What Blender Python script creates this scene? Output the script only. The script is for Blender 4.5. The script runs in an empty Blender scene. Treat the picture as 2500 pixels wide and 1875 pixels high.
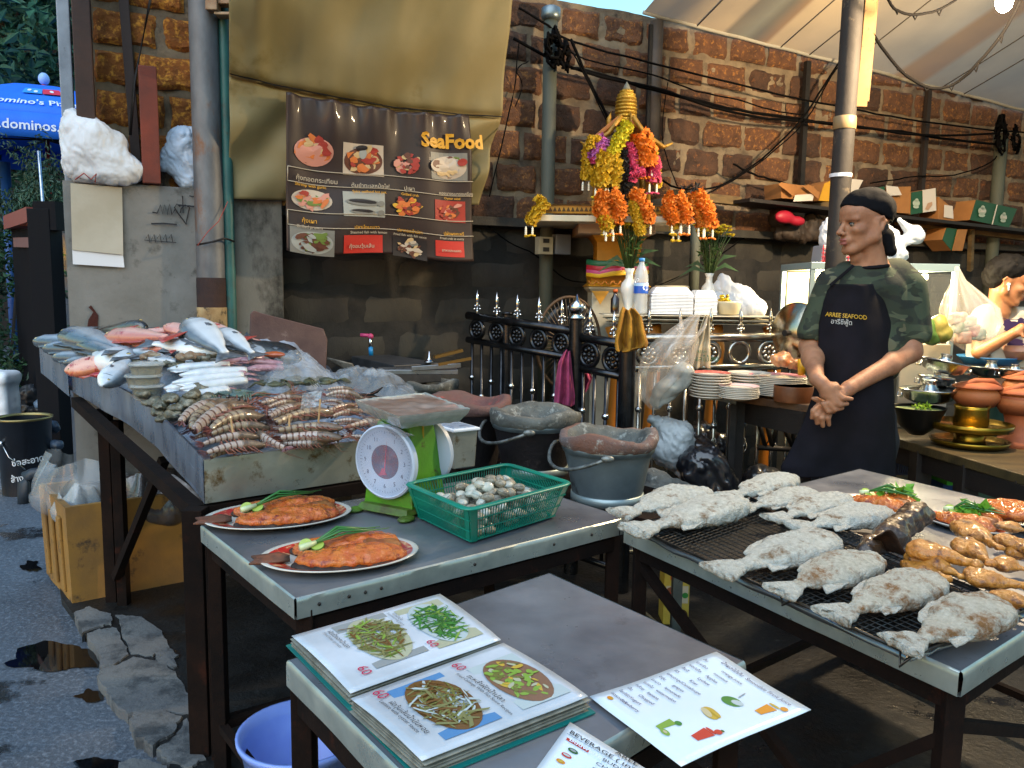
import bpy,bmesh,math,random
import numpy as np
from mathutils import Vector,Matrix,noise
R=math.radians
rnd=random.Random(7)
scn=bpy.context.scene
COL=scn.collection

# ------------------------------------------------------------------ camera
FPX,PITCH,ROLL,CAM_H=1950.0,R(6.8),0.0143,1.35
_f=np.array([0,math.cos(PITCH),-math.sin(PITCH)]);_r=np.array([1.,0,0]);_u=np.array([0,math.sin(PITCH),math.cos(PITCH)])
CR=_r*math.cos(ROLL)+_u*math.sin(ROLL);CU=_u*math.cos(ROLL)-_r*math.sin(ROLL);CF=_f
CAMP=np.array([0,0,CAM_H])
cd=bpy.data.cameras.new('camera');cam=bpy.data.objects.new('camera',cd);COL.objects.link(cam)
cam.matrix_world=Matrix([[CR[0],CU[0],-CF[0],0],[CR[1],CU[1],-CF[1],0],[CR[2],CU[2],-CF[2],CAM_H],[0,0,0,1]])
cd.sensor_width=36;cd.lens=36*FPX/2500;cd.clip_start=0.05;cd.clip_end=500
scn.camera=cam

# ------------------------------------------------------------------ dusk sky, one soft low sun, exposure
wd=bpy.data.worlds.new("World");scn.world=wd;wd.use_nodes=True
wn=wd.node_tree.nodes;wl=wd.node_tree.links
sky=wn.new('ShaderNodeTexSky');sky.sky_type='NISHITA';sky.sun_disc=False
SUN_EL,SUN_AZ=R(9),R(215)
sky.sun_elevation=SUN_EL;sky.sun_rotation=SUN_AZ;sky.altitude=0;sky.air_density=2.2;sky.dust_density=0.6;sky.ozone_density=6.0
wl.new(sky.outputs[0],wn['Background'].inputs[0]);wn['Background'].inputs[1].default_value=0.14
sd=bpy.data.lights.new('sun','SUN');sun=bpy.data.objects.new('sun',sd);COL.objects.link(sun)
sd.energy=0.6;sd.angle=R(70);sd.color=(0.88,0.94,1.0)
_sv=Vector((math.sin(R(200))*math.cos(R(48)),math.cos(R(200))*math.cos(R(48)),math.sin(R(48))))
sun.rotation_euler=(-_sv).to_track_quat('-Z','Y').to_euler()
vs=scn.view_settings;vs.view_transform='Standard';vs.look='None';vs.gamma=1;vs.use_curve_mapping=False
vs.exposure=2.18
scn.display_settings.display_device='sRGB'
scn.cycles.max_bounces=8;scn.cycles.transparent_max_bounces=16
scn.cycles.sample_clamp_indirect=4.0
scn.cycles.caustics_reflective=False;scn.cycles.caustics_refractive=False

# ------------------------------------------------------------------ pixel -> place (photo pixels, 2500 x 1875)
def ray(x,y):return CF+CR*(x-1250)/FPX+CU*(937.5-y)/FPX
def Z(x,y,z):
    d=ray(x,y);return CAMP+d*((z-CAM_H)/d[2])
def Y(x,y,yy):
    d=ray(x,y);return CAMP+d*(yy/d[1])
def PL(x,y,P0,n):
    d=ray(x,y);n=np.array(n,float);return CAMP+d*(((np.array(P0)-CAMP)@n)/(d@n))
WDIR=np.array([math.cos(R(24)),math.sin(R(24)),0]);WN=np.array([math.sin(R(24)),-math.cos(R(24)),0]);W0=np.array([.12,4.5,0])
def W(x,y,off=0.0):return PL(x,y,W0+WN*off,WN)          # on a plane parallel to the long wall
def pxm(D):return D/FPX                                          # metres per photo pixel at depth D

# ------------------------------------------------------------------ mesh builder
def basis(d,up=(0,0,1)):
    d=np.array(d,float);d=d/np.linalg.norm(d);up=np.array(up,float)
    if abs(d@up/np.linalg.norm(up))>.98:up=np.array([1.,0,0])
    s=np.cross(d,up);s /= np.linalg.norm(s);t=np.cross(s,d);return d,s,t
def rotz(a):
    c,s=math.cos(a),math.sin(a);return np.array([[c,-s,0],[s,c,0],[0,0,1.]])
class MB:
    def __init__(s):s.v=[];s.f=[];s.m=[];s.a=[]
    def add(s,vs_,fs,m=0,a=None):
        o=len(s.v);s.v+=[tuple(map(float,p)) for p in vs_];s.f+=[tuple(i+o for i in f) for f in fs];s.m+=[m]*len(fs)
        s.a+=(list(a) if a is not None else [0.0]*len(vs_));return s
    def xf(s,M3=None,t=(0,0,0),start=0):
        A=np.array(s.v[start:]);
        if len(A)==0:return s
        if M3 is not None:A=A@np.array(M3).T
        A=A+np.array(t);s.v[start:]=[tuple(p) for p in A];return s
    def join(s,o,M3=None,t=(0,0,0),mo=0):
        A=np.array(o.v)
        if M3 is not None:A=A@np.array(M3).T
        A=A+np.array(t);k=len(s.v);s.v+=[tuple(p) for p in A];s.f+=[tuple(i+k for i in f) for f in o.f];s.m+=[x+mo for x in o.m];s.a+=o.a;return s
    def box(s,c,sz,M3=None,m=0,taper=1.0):
        x,y,z=[q/2 for q in sz];t=taper
        P=np.array([[-x,-y,-z],[x,-y,-z],[x,y,-z],[-x,y,-z],[-x*t,-y*t,z],[x*t,-y*t,z],[x*t,y*t,z],[-x*t,y*t,z]])
        if M3 is not None:P=P@np.array(M3).T
        return s.add(P+np.array(c),[(0,3,2,1),(4,5,6,7),(0,1,5,4),(1,2,6,5),(2,3,7,6),(3,0,4,7)],m)
    def bar(s,a,b,w,h=None,up=(0,0,1),m=0):
        a=np.array(a,float);b=np.array(b,float);h=h or w;d,q,t=basis(b-a,up)
        P=[p+q*i*w/2+t*j*h/2 for p in (a,b) for i,j in ((-1,-1),(1,-1),(1,1),(-1,1))]
        return s.add(P,[(3,2,1,0),(4,5,6,7),(0,1,5,4),(1,2,6,5),(2,3,7,6),(3,0,4,7)],m)
    def tube(s,pts,r,n=8,caps=True,m=0,closed=False,sq=(1,1),up=(0,0,1),a=None):
        pts=[np.array(p,float) for p in pts];N=len(pts);rr=r if hasattr(r,'__len__') else [r]*N
        V=[];A=[]
        for i,p in enumerate(pts):
            if closed:d=pts[(i+1)%N]-pts[i-1]
            else:d=pts[min(i+1,N-1)]-pts[max(i-1,0)]
            if np.linalg.norm(d)<1e-9:d=np.array([0,0,1.])
            d,q,t=basis(d,up)
            for k in range(n):
                an=2*math.pi*k/n;V.append(p+(q*math.cos(an)*sq[0]+t*math.sin(an)*sq[1])*rr[i]);A.append(0 if a is None else a[i])
        F=[]
        for i in range(N if closed else N-1):
            j=(i+1)%N
            for k in range(n):F.append((i*n+k,j*n+k,j*n+(k+1)%n,i*n+(k+1)%n))
        if caps and not closed:F.append(tuple(range(n)));F.append(tuple((N-1)*n+k for k in reversed(range(n))))
        return s.add(V,F,m,A)
    def lathe(s,prof,c=(0,0,0),n=24,m=0,M3=None,sx=1,sy=1,cap0=True,cap1=True,jit=None):
        V=[]
        for i,(r,z) in enumerate(prof):
            for k in range(n):
                an=2*math.pi*k/n;j=jit(i,an) if jit else (0,0)
                V.append(((r+j[0])*math.cos(an)*sx,(r+j[0])*math.sin(an)*sy,z+j[1]))
        V=np.array(V)
        if M3 is not None:V=V@np.array(M3).T
        F=[(i*n+k,i*n+(k+1)%n,(i+1)*n+(k+1)%n,(i+1)*n+k) for i in range(len(prof)-1) for k in range(n)]
        if cap0 and prof[0][0]>1e-6:F.append(tuple(reversed(range(n))))
        if cap1 and prof[-1][0]>1e-6:F.append(tuple((len(prof)-1)*n+k for k in range(n)))
        return s.add(V+np.array(c),F,m)
    def ell(s,c,r,n=12,k=8,m=0,M3=None):
        r=r if hasattr(r,'__len__') else (r,r,r);V=[];F=[]
        for i in range(k+1):
            t=math.pi*i/k
            for j in range(n):p=2*math.pi*j/n;V.append((r[0]*math.sin(t)*math.cos(p),r[1]*math.sin(t)*math.sin(p),-r[2]*math.cos(t)))
        for i in range(k):
            for j in range(n):F.append((i*n+j,i*n+(j+1)%n,(i+1)*n+(j+1)%n,(i+1)*n+j))
        V=np.array(V)
        if M3 is not None:V=V@np.array(M3).T
        return s.add(V+np.array(c),F,m)
    def grid(s,fn,nu,nv,m=0,a=None,closeu=False):
        V=[fn(i/nu,j/nv) for j in range(nv+1) for i in range(nu+1)];w=nu+1
        A=[a(i/nu,j/nv) for j in range(nv+1) for i in range(nu+1)] if a else None
        return s.add(V,[(j*w+i,j*w+i+1,(j+1)*w+i+1,(j+1)*w+i) for j in range(nv) for i in range(nu)],m,A)
    def prism(s,poly,h0,h1,m=0,M3=None,t=(0,0,0)):
        n=len(poly);V=np.array([(x,y,h0) for x,y in poly]+[(x,y,h1) for x,y in poly],float)
        if M3 is not None:V=V@np.array(M3).T
        return s.add(V+np.array(t),[tuple(reversed(range(n))),tuple(range(n,2*n))]+[(i,(i+1)%n,n+(i+1)%n,n+i) for i in range(n)],m)
    def poly(s,pts,m=0):return s.add(pts,[tuple(range(len(pts)))],m)
    def slab(s,pts,th,m=0,n=None):
        P=[np.array(p,float) for p in pts]
        if n is None:n=np.cross(P[1]-P[0],P[2]-P[0])
        n=np.array(n,float);n=n/np.linalg.norm(n)*th;k=len(P)
        return s.add(P+[p-n for p in P],[tuple(range(k)),tuple(range(2*k-1,k-1,-1))]+[(i,k+i,k+(i+1)%k,(i+1)%k) for i in range(k)],m)
def build(name,mb,mats,parent=None,smooth=False,angle=None,bevel=0,solid=0,sub=0,recalc=True,local=False):
    me=bpy.data.meshes.new(name)
    V=np.array(mb.v,float)
    if parent is not None and not local:V=V-np.array(rootloc(parent))
    me.from_pydata([tuple(v) for v in V],[],mb.f)
    if not isinstance(mats,(list,tuple)):mats=[mats]
    for mt in mats:me.materials.append(mt)
    me.polygons.foreach_set('material_index',[min(k,len(mats)-1) for k in mb.m])
    if any(mb.a):
        at=me.attributes.new('t','FLOAT','POINT');at.data.foreach_set('value',mb.a)
    if recalc:
        bm=bmesh.new();bm.from_mesh(me);bmesh.ops.remove_doubles(bm,verts=bm.verts,dist=1e-6);bmesh.ops.recalc_face_normals(bm,faces=bm.faces);bm.to_mesh(me);bm.free()
    if smooth:
        me.polygons.foreach_set('use_smooth',[True]*len(me.polygons))
        if angle:me.set_sharp_from_angle(angle=R(angle))
    o=bpy.data.objects.new(name,me);COL.objects.link(o)
    if parent is not None:o.parent=parent
    elif not local:
        c=V.mean(0);c[2]=V[:,2].min();me.transform(Matrix.Translation(-Vector(c)));o.location=c
    if bevel:
        md=o.modifiers.new('b','BEVEL');md.width=bevel;md.segments=2;md.limit_method='ANGLE';md.harden_normals=False
    if sub:
        md=o.modifiers.new('s','SUBSURF');md.levels=sub;md.render_levels=sub
    if solid:
        md=o.modifiers.new('t','SOLIDIFY');md.thickness=solid;md.offset=0
    return o
def rootloc(o):
    l=Vector((0,0,0))
    while o is not None:l=l+o.location;o=o.parent
    return l
def tag(o,label=None,cat=None,group=None,kind=None):
    if label:o['label']=label
    if cat:o['category']=cat
    if group:o['group']=group
    if kind:o['kind']=kind
    return o
def thing(name,label,cat,loc=(0,0,0),group=None,rz=0):
    o=bpy.data.objects.new(name,None);o.empty_display_size=.05;COL.objects.link(o);o.location=tuple(map(float,loc));o.rotation_euler=(0,0,rz)
    return tag(o,label,cat,group)
def dup(root,M=None,label=None,group=None):
    def cp(o,par):
        c=o.copy();COL.objects.link(c)
        if par is not None:c.parent=par
        for ch in list(kids.get(o.name,[])):cp(ch,c)
        return c
    kids={}
    def walk(o):
        kids[o.name]=list(o.children)
        for ch in o.children:walk(ch)
    walk(root);c=cp(root,None)
    if M is not None:c.matrix_world=M
    if label:c['label']=label
    if group:c['group']=group
    return c
def MX(loc,X,Zv=(0,0,1),s=1.0):                               # local X along X, local Z near Zv
    X=Vector(X).normalized();Zv=Vector(Zv);Yv=Zv.cross(X).normalized();Zv=X.cross(Yv)
    M=Matrix((X,Yv,Zv)).transposed().to_4x4();M=Matrix.Translation(Vector(tuple(map(float,loc))))@M@Matrix.Scale(s,4);return M

# ------------------------------------------------------------------ implicit modelling: smooth unions meshed as one skin
import openvdb as vdb
def sdf(prims,vox=.006,k=.02):
    """prims: ('c',a,b,ra,rb[,k]) tapered capsule; ('e',c,r3[,R3][,k]) ellipsoid; ('b',c,half,round[,R3]) box; prefix '-' subtracts"""
    lo=np.array([1e9]*3);hi=-lo;pr=[]
    for p in prims:
        kd=p[0].strip('-')
        if kd=='c':a,b=np.array(p[1],float),np.array(p[2],float);r=max(p[3],p[4]);l,h=np.minimum(a,b)-r,np.maximum(a,b)+r
        else:c=np.array(p[1],float);r=max(p[2])*(1.75 if kd=='b' else 1);l,h=c-r,c+r
        kk=k
        if isinstance(p[-1],float) and ((kd=='c' and len(p)>5) or (kd=='e' and len(p)>3) or (kd=='b' and len(p)>4)):kk=p[-1]
        pr.append((p,kd,kk,l,h))
        if p[0][0]!='-':lo=np.minimum(lo,l);hi=np.maximum(hi,h)
    lo-=3*vox;hi+=3*vox;n=np.ceil((hi-lo)/vox).astype(int)+1
    G=np.full(n,1.0,np.float32)
    for p,kd,kk,l,h in pr:
        m=kk+3*vox;i0=np.clip(((l-m-lo)/vox).astype(int),0,n-1);i1=np.clip(np.ceil((h+m-lo)/vox).astype(int)+1,1,n)
        if (i1<=i0).any():continue
        ax=[lo[q]+vox*np.arange(i0[q],i1[q]) for q in range(3)]
        P=np.stack(np.meshgrid(*ax,indexing='ij'),-1)
        if kd=='c':
            a,b=np.array(p[1],float),np.array(p[2],float);ab=b-a;L2=max(ab@ab,1e-12);t=np.clip(((P-a)@ab)/L2,0,1)
            D=np.linalg.norm(P-(a+t[...,None]*ab),axis=-1)-(p[3]+(p[4]-p[3])*t)
        elif kd=='e':
            r=np.array(p[2],float);Q=P-np.array(p[1])
            if len(p)>3 and not isinstance(p[3],float) and p[3] is not None:Q=Q@np.array(p[3])
            k0=np.linalg.norm(Q/r,axis=-1);k1=np.linalg.norm(Q/(r*r),axis=-1);D=k0*(k0-1)/np.maximum(k1,1e-9)
        else:
            Q=P-np.array(p[1])
            if len(p)>4 and not isinstance(p[4],float) and p[4] is not None:Q=Q@np.array(p[4])
            q=np.abs(Q)-(np.array(p[2])-p[3]);D=np.linalg.norm(np.maximum(q,0),axis=-1)+np.minimum(q.max(-1),0)-p[3]
        s_=tuple(slice(a_,b_) for a_,b_ in zip(i0,i1));A=G[s_]
        if p[0][0]=='-':
            h_=np.clip(.5-.5*(A+D)/kk,0,1);G[s_]=A*(1-h_)+(-D)*h_+kk*h_*(1-h_)
        else:
            h_=np.clip(.5+.5*(A-D)/kk,0,1);G[s_]=A*(1-h_)+D*h_-kk*h_*(1-h_)
    g=vdb.FloatGrid(1.0);g.copyFromArray(G,tolerance=0.0)
    g.transform=vdb.createLinearTransform(vox)
    pts,quads=g.convertToQuads(isovalue=0.0) if hasattr(g,'convertToQuads') else g.convertToPolygons(isovalue=0.0)[:2]
    mb=MB();pts=np.array(pts,float)+lo
    mb.v=[tuple(q) for q in pts];mb.f=[tuple(int(i) for i in reversed(q)) for q in quads];mb.m=[0]*len(mb.f);mb.a=[0.]*len(mb.v);return mb
def warp(mb,fn):
    mb.v=[tuple(fn(np.array(v))) for v in mb.v];return mb
def nz(p,s=1.0,o=0.0):return noise.noise(Vector((p[0]*s+o,p[1]*s+o*1.7,p[2]*s-o)))
def roughen(mb,amp,s,o=0.0,oct_=2):
    me=bpy.data.meshes.new('x');me.from_pydata(mb.v,[],mb.f);me.update();N=np.zeros(len(mb.v)*3);me.vertices.foreach_get('normal',N);N=N.reshape(-1,3);bpy.data.meshes.remove(me)
    out=[]
    for v,n in zip(mb.v,N):
        d=0
        for q in range(oct_):d+=amp*.55**q*nz(v,s*2**q,o+q*3)
        out.append(tuple(np.array(v)+n*d))
    mb.v=out;return mb

# ------------------------------------------------------------------ text laid out as real lettering (mesh)
_tx={}
def text_mb(body,size=1.0,ext=0.0,bold=0.0,align='LEFT',shear=0.0,sp=1.0,m=0):
    key=(body,size,ext,bold,align,shear,sp)
    if key not in _tx:
        c=bpy.data.curves.new('t','FONT');c.body=body;c.size=size;c.extrude=ext;c.offset=bold;c.align_x=align;c.shear=shear;c.space_character=sp;c.resolution_u=2
        o=bpy.data.objects.new('t',c);COL.objects.link(o);bpy.context.view_layer.update()
        me=bpy.data.meshes.new_from_object(o.evaluated_get(bpy.context.evaluated_depsgraph_get()))
        _tx[key]=([tuple(v.co) for v in me.vertices],[tuple(p.vertices) for p in me.polygons])
        bpy.data.objects.remove(o);bpy.data.curves.remove(c);bpy.data.meshes.remove(me)
    mb=MB();v,f=_tx[key];mb.add(v,f,m);return mb
def put_text(mb,body,fn,x,y,size,m=0,bold=0.0,rot=0.0,align='LEFT',shear=0,lift=.0008,sp=1.0,sub=True):
    """lay text on a surface given by fn(u,v,h)->xyz; u,v in metres"""
    t=text_mb(body,size,0,bold,align,shear,sp);c,s=math.cos(rot),math.sin(rot)
    V=[fn(x+vx*c-vy*s,y+vx*s+vy*c,lift) for vx,vy,_ in t.v]
    return mb.add(V,t.f,m)

# ------------------------------------------------------------------ materials (all procedural)
def lin(h):
    h=h.lstrip('#');c=[int(h[i:i+2],16)/255 for i in (0,2,4)]
    return tuple((x/12.92 if x<=.04045 else ((x+.055)/1.055)**2.4) for x in c)+(1,)
_m={}
def mat(name,col,rough=.6,metal=0,c2=None,sc=8,amt=.5,det=6,bump=0,bsc=40,spec=.5,coat=0,trans=0,alpha=1,emit=None,es=0,c3=None,sc3=3,a3=.5,sss=0,rvar=0,stretch=None,coord='Object',rand=0,attr=None,ior=1.45,aniso=0):
    if name in _m:return _m[name]
    m=bpy.data.materials.new(name);_m[name]=m;m.use_nodes=True;N=m.node_tree.nodes;L=m.node_tree.links;B=N['Principled BSDF']
    cv=lambda c:lin(c) if isinstance(c,str) else (tuple(c)+(1,) if len(c)==3 else tuple(c))
    B.inputs['Base Color'].default_value=cv(col);B.inputs['Roughness'].default_value=rough;B.inputs['Metallic'].default_value=metal
    B.inputs['Specular IOR Level'].default_value=spec;B.inputs['IOR'].default_value=ior
    B.inputs['Coat Weight'].default_value=coat;B.inputs['Coat Roughness'].default_value=.08;B.inputs['Transmission Weight'].default_value=trans;B.inputs['Alpha'].default_value=alpha
    if sss:B.inputs['Subsurface Weight'].default_value=sss;B.inputs['Subsurface Radius'].default_value=(.02,.008,.004);B.inputs['Subsurface Scale'].default_value=.4
    if emit:B.inputs['Emission Color'].default_value=cv(emit);B.inputs['Emission Strength'].default_value=es
    tc=N.new('ShaderNodeTexCoord');src=tc.outputs[coord]
    if rand:
        oi=N.new('ShaderNodeObjectInfo');va=N.new('ShaderNodeVectorMath');va.operation='MULTIPLY_ADD';L.new(oi.outputs['Random'],va.inputs[0]);va.inputs[1].default_value=(rand,rand*.7,rand*.4);L.new(src,va.inputs[2]);src=va.outputs[0]
    if stretch:
        mp=N.new('ShaderNodeMapping');L.new(src,mp.inputs[0]);mp.inputs['Scale'].default_value=stretch;src=mp.outputs[0]
    def nzt(s,d=6,r=.6,off=0):
        t=N.new('ShaderNodeTexNoise');t.inputs['Scale'].default_value=s;t.inputs['Detail'].default_value=d;t.inputs['Roughness'].default_value=r
        if off:
            mp=N.new('ShaderNodeMapping');mp.inputs['Location'].default_value=(off,off*2,-off);L.new(src,mp.inputs[0]);L.new(mp.outputs[0],t.inputs[0])
        else:L.new(src,t.inputs[0])
        return t.outputs[0]
    def ramp(s,a,b):
        r=N.new('ShaderNodeMapRange');r.inputs['From Min'].default_value=a;r.inputs['From Max'].default_value=b;r.clamp=True;L.new(s,r.inputs['Value']);return r.outputs[0]
    cur=None
    def mixc(fac,a,b):
        x=N.new('ShaderNodeMix');x.data_type='RGBA';L.new(fac,x.inputs['Factor'])
        if isinstance(a,tuple):x.inputs['A'].default_value=a
        else:L.new(a,x.inputs['A'])
        if isinstance(b,tuple):x.inputs['B'].default_value=b
        else:L.new(b,x.inputs['B'])
        return x.outputs['Result']
    base=cv(col)
    if attr:                                                       # colours along the stored 0..1 coordinate
        an=N.new('ShaderNodeAttribute');an.attribute_name='t';f=an.outputs['Fac']
        nn=nzt(attr.get('ns',30));ad=N.new('ShaderNodeMath');ad.operation='MULTIPLY_ADD';L.new(nn,ad.inputs[0]);ad.inputs[1].default_value=attr.get('na',.1);L.new(f,ad.inputs[2])
        f=ad.outputs[0]
        if 'rep' in attr:
            mu=N.new('ShaderNodeMath');mu.operation='PINGPONG';L.new(f,mu.inputs[0]);mu.inputs[1].default_value=attr['rep'];dv=N.new('ShaderNodeMath');dv.operation='DIVIDE';L.new(mu.outputs[0],dv.inputs[0]);dv.inputs[1].default_value=attr['rep'];f=dv.outputs[0]
        cr=N.new('ShaderNodeValToRGB');L.new(f,cr.inputs[0]);st=attr['st'];e=cr.color_ramp.elements
        e[0].position=st[0][0];e[0].color=cv(st[0][1]);e[1].position=st[-1][0];e[1].color=cv(st[-1][1])
        for p_,c_ in st[1:-1]:q=e.new(p_);q.color=cv(c_)
        base=cr.outputs[0]
    if c2 is not None:base=mixc(ramp(nzt(sc,det),.5-.25*(1-amt)-.02,.5+.25*(1-amt)+.02),base,cv(c2))
    if c3 is not None:base=mixc(ramp(nzt(sc3,8,.7,3.3),.62-.25*a3,.72-.2*a3),base,cv(c3))
    if not isinstance(base,tuple):L.new(base,B.inputs['Base Color'])
    if rvar:
        o=ramp(nzt(sc*1.7,5,.6,9),.3,.7);r=N.new('ShaderNodeMapRange');r.inputs['To Min'].default_value=max(0.02,rough-rvar);r.inputs['To Max'].default_value=min(1,rough+rvar);L.new(o,r.inputs['Value']);L.new(r.outputs[0],B.inputs['Roughness'])
    if bump:
        b=N.new('ShaderNodeBump');b.inputs['Strength'].default_value=min(1,bump);b.inputs['Distance'].default_value=.004 if bump<=1 else .004*bump;L.new(nzt(bsc,6,.65,5),b.inputs['Height']);L.new(b.outputs[0],B.inputs['Normal'])
    return m
STEEL=mat('stainless steel sheet','#8e9296',.34,.85,c2='#6d7076',sc=5,amt=.3,rvar=.14,bump=.15,bsc=14,c3='#7b7064',sc3=6,a3=.1)
TOPST=mat('worn steel table top','#8b8e94',.36,.5,c2='#5c5f66',sc=3.6,amt=.3,rvar=.12,bump=.08,bsc=10,c3='#4b4d50',sc3=5,a3=.16)
EDGE=mat('folded steel edge','#b4bab2',.34,.6,c2='#969d97',sc=14,amt=.3,rvar=.1,bump=.08,bsc=14)
TRAYST=mat('tray steel with stains','#9aa3b2',.3,.7,c2='#6a7386',sc=7,amt=.3,rvar=.15,bump=.2,bsc=16,stretch=(1,1,.35))
TRAYRUST=mat('tray steel with rust spots','#8f9188',.4,.6,c2='#a5a69b',sc=6,amt=.3,rvar=.15,bump=.3,bsc=30,c3='#5f4a25',sc3=14,a3=.28)
RUST=mat('rusty angle iron','#1d120d',.9,0,spec=.15,c2='#0d0908',sc=9,amt=.4,bump=.5,bsc=60,c3='#2e170f',sc3=12,a3=.12)
DARKIRON=mat('black iron','#141314',.55,.4,c2='#25211f',sc=14,bump=.4,bsc=50)
GALV=mat('galvanised sheet','#7f8a8c',.38,.75,c2='#5d6a70',sc=9,amt=.4,rvar=.12,bump=.2,bsc=30,c3='#3c3a38',sc3=7,a3=.1)
WHITEPL=mat('white plastic','#dfe3e8',.45,c2='#c8ccd2',sc=12,amt=.4)
CHROME=mat('polished chrome','#c9ccd0',.12,1,c2='#8f9398',sc=30,amt=.3)

# ================================================================== SETTING
ASPH=mat('wet asphalt','#555b64',.5,c2='#3a4048',sc=2.2,amt=.3,bump=1.6,bsc=55,c3='#6a717b',sc3=60,a3=.5,rvar=.25)
CONC=mat('worn concrete','#686866',.8,c2='#4c4e52',sc=4,amt=.2,bump=1.6,bsc=30,c3='#34373a',sc3=6,a3=.4)
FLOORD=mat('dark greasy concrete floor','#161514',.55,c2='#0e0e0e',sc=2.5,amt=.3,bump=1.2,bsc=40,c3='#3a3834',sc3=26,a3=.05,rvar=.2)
PUD=mat('puddle water','#0a0b0d',.03,spec=.8)
g=MB();g.poly([(-60,-25,0),(60,-25,0),(60,90,0),(-60,90,0)]);tag(build('ground',g,ASPH),kind='structure')
def wet(m,th,sc):
    N=m.node_tree.nodes;L=m.node_tree.links;B=N['Principled BSDF'];tc=N.new('ShaderNodeTexCoord');t=N.new('ShaderNodeTexNoise');t.inputs['Scale'].default_value=sc;t.inputs['Detail'].default_value=9;t.inputs['Roughness'].default_value=.62;L.new(tc.outputs['Object'],t.inputs[0]);r=N.new('ShaderNodeMapRange');r.inputs['From Min'].default_value=th;r.inputs['From Max'].default_value=th+.05;L.new(t.outputs[0],r.inputs['Value'])
    for nm,b in (('Base Color',(.012,.013,.016,1)),('Roughness',(.04,)*3+(1,))):
        src=B.inputs[nm].links[0].from_socket;x=N.new('ShaderNodeMix');x.data_type='RGBA';L.new(r.outputs[0],x.inputs['Factor']);L.new(src,x.inputs['A']);x.inputs['B'].default_value=b;L.new(x.outputs['Result'],B.inputs[nm])
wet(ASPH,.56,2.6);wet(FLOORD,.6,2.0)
# raised dark stall floor, ragged left edge
ed=[(150,1460),(180,1500),(205,1545),(262,1600),(300,1650),(330,1700),(352,1760),(392,1820),(430,1900),(500,1990)]
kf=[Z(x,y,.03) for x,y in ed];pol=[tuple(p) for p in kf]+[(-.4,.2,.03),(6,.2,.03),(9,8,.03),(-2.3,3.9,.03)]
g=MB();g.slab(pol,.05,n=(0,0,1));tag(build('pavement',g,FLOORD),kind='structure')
# broken kerb: separate cracked concrete plates lying along the edge of the floor
kerb=MB();rr=random.Random(3)
plates_px=[[(178,1497),(215,1480),(272,1498),(276,1522),(236,1530),(205,1545)],
             [(208,1548),(240,1534),(282,1532),(300,1568),(318,1596),(282,1622),(246,1625),(240,1590)],
             [(285,1500),(345,1505),(395,1540),(415,1580),(372,1600),(322,1592),(296,1545)],
             [(248,1632),(290,1620),(322,1602),(380,1612),(430,1640),(468,1700),(466,1740),(380,1735),(312,1740),(262,1700),(238,1655)],
             [(318,1752),(345,1734),(405,1732),(440,1750),(425,1790),(372,1822),(336,1802)],
             [(378,1828),(430,1795),(455,1752),(478,1790),(500,1850),(470,1870),(410,1860)],
             [(290,1862),(330,1848),(400,1866),(440,1890),(430,1960),(330,1990),(300,1910)],
             [(375,1590),(410,1578),(432,1600),(428,1632),(390,1618)]]
for k,pl in enumerate(plates_px):
    P=[Z(x,y,.036) for x,y in pl];c=sum(P)/len(P);out=[]
    n=len(P)
    for i in range(n):
        a,b=P[i],P[(i+1)%n]
        for q in range(5):
            t=q/5;p=a*(1-t)+b*t;p=p+np.array([rr.gauss(0,.004),rr.gauss(0,.004),0]);out.append(p)
    m=len(out);h=.002*rr.random();V=[p-np.array([0,0,.05]) for p in out]+[p+np.array([0,0,h-.008]) for p in out]+[c+(p-c)*.985+np.array([0,0,h]) for p in out]+[c+np.array([0,0,h+.003])]
    F=[(i,(i+1)%m,m+(i+1)%m,m+i) for i in range(m)]+[(m+i,m+(i+1)%m,2*m+(i+1)%m,2*m+i) for i in range(m)]+[(2*m+i,2*m+(i+1)%m,3*m) for i in range(m)]
    kerb.add(V,F)
tag(build('kerb',kerb,CONC),kind='structure')
def puddle(cx,cy,rx,ry,seed):
    r_=random.Random(seed);b=[r_.uniform(.6,1.2) for _ in range(14)];P=[]
    for i in range(56):
        a=2*math.pi*i/56;f=i/4;k=int(f)%14;t=f-int(f);t=t*t*(3-2*t);rad=b[k]*(1-t)+b[(k+1)%14]*t+.03*math.sin(5*a+seed)+.16*nz((math.cos(a)*4,math.sin(a)*4,seed))
        P.append(Z(cx+rx*math.cos(a)*rad,cy+ry*math.sin(a)*rad,.004))
    return P
for k,(cx,cy,rx,ry) in enumerate([(140,1605,130,38),(75,1382,26,14),(245,1872,75,26),(222,1700,40,16)]):
    g=MB();g.poly(puddle(cx,cy,rx,ry,k));tag(build('water',g,PUD),kind='structure')

# ---------------------------------------------------------------- long wall: laterite blocks above, dark cement blocks below
LAT=mat('laterite block','#65432c',.95,c2='#402a1d',sc=14,amt=.1,bump=4,bsc=45,c3='#8c5f30',sc3=40,a3=.35)
LATO=mat('orange laterite block','#8f5420',.95,c2='#5c3616',sc=14,amt=.2,bump=4,bsc=45,c3='#c08430',sc3=36,a3=.5)
LATD=mat('sooty laterite block','#4c3425',.95,c2='#2e2019',sc=12,amt=.3,bump=4,bsc=38,c3='#6e4526',sc3=22,a3=.2)
MORT=mat('pale mortar','#80705a',.95,c2='#4c4135',sc=7,amt=.35,bump=1.8,bsc=30,c3='#37302a',sc3=5,a3=.25)
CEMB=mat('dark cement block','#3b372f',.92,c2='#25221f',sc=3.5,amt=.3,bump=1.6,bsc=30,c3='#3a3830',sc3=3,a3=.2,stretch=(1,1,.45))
CEMM=mat('dark cement joint','#191816',.95,c2='#2b2824',sc=6,bump=1.5,bsc=30)
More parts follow.
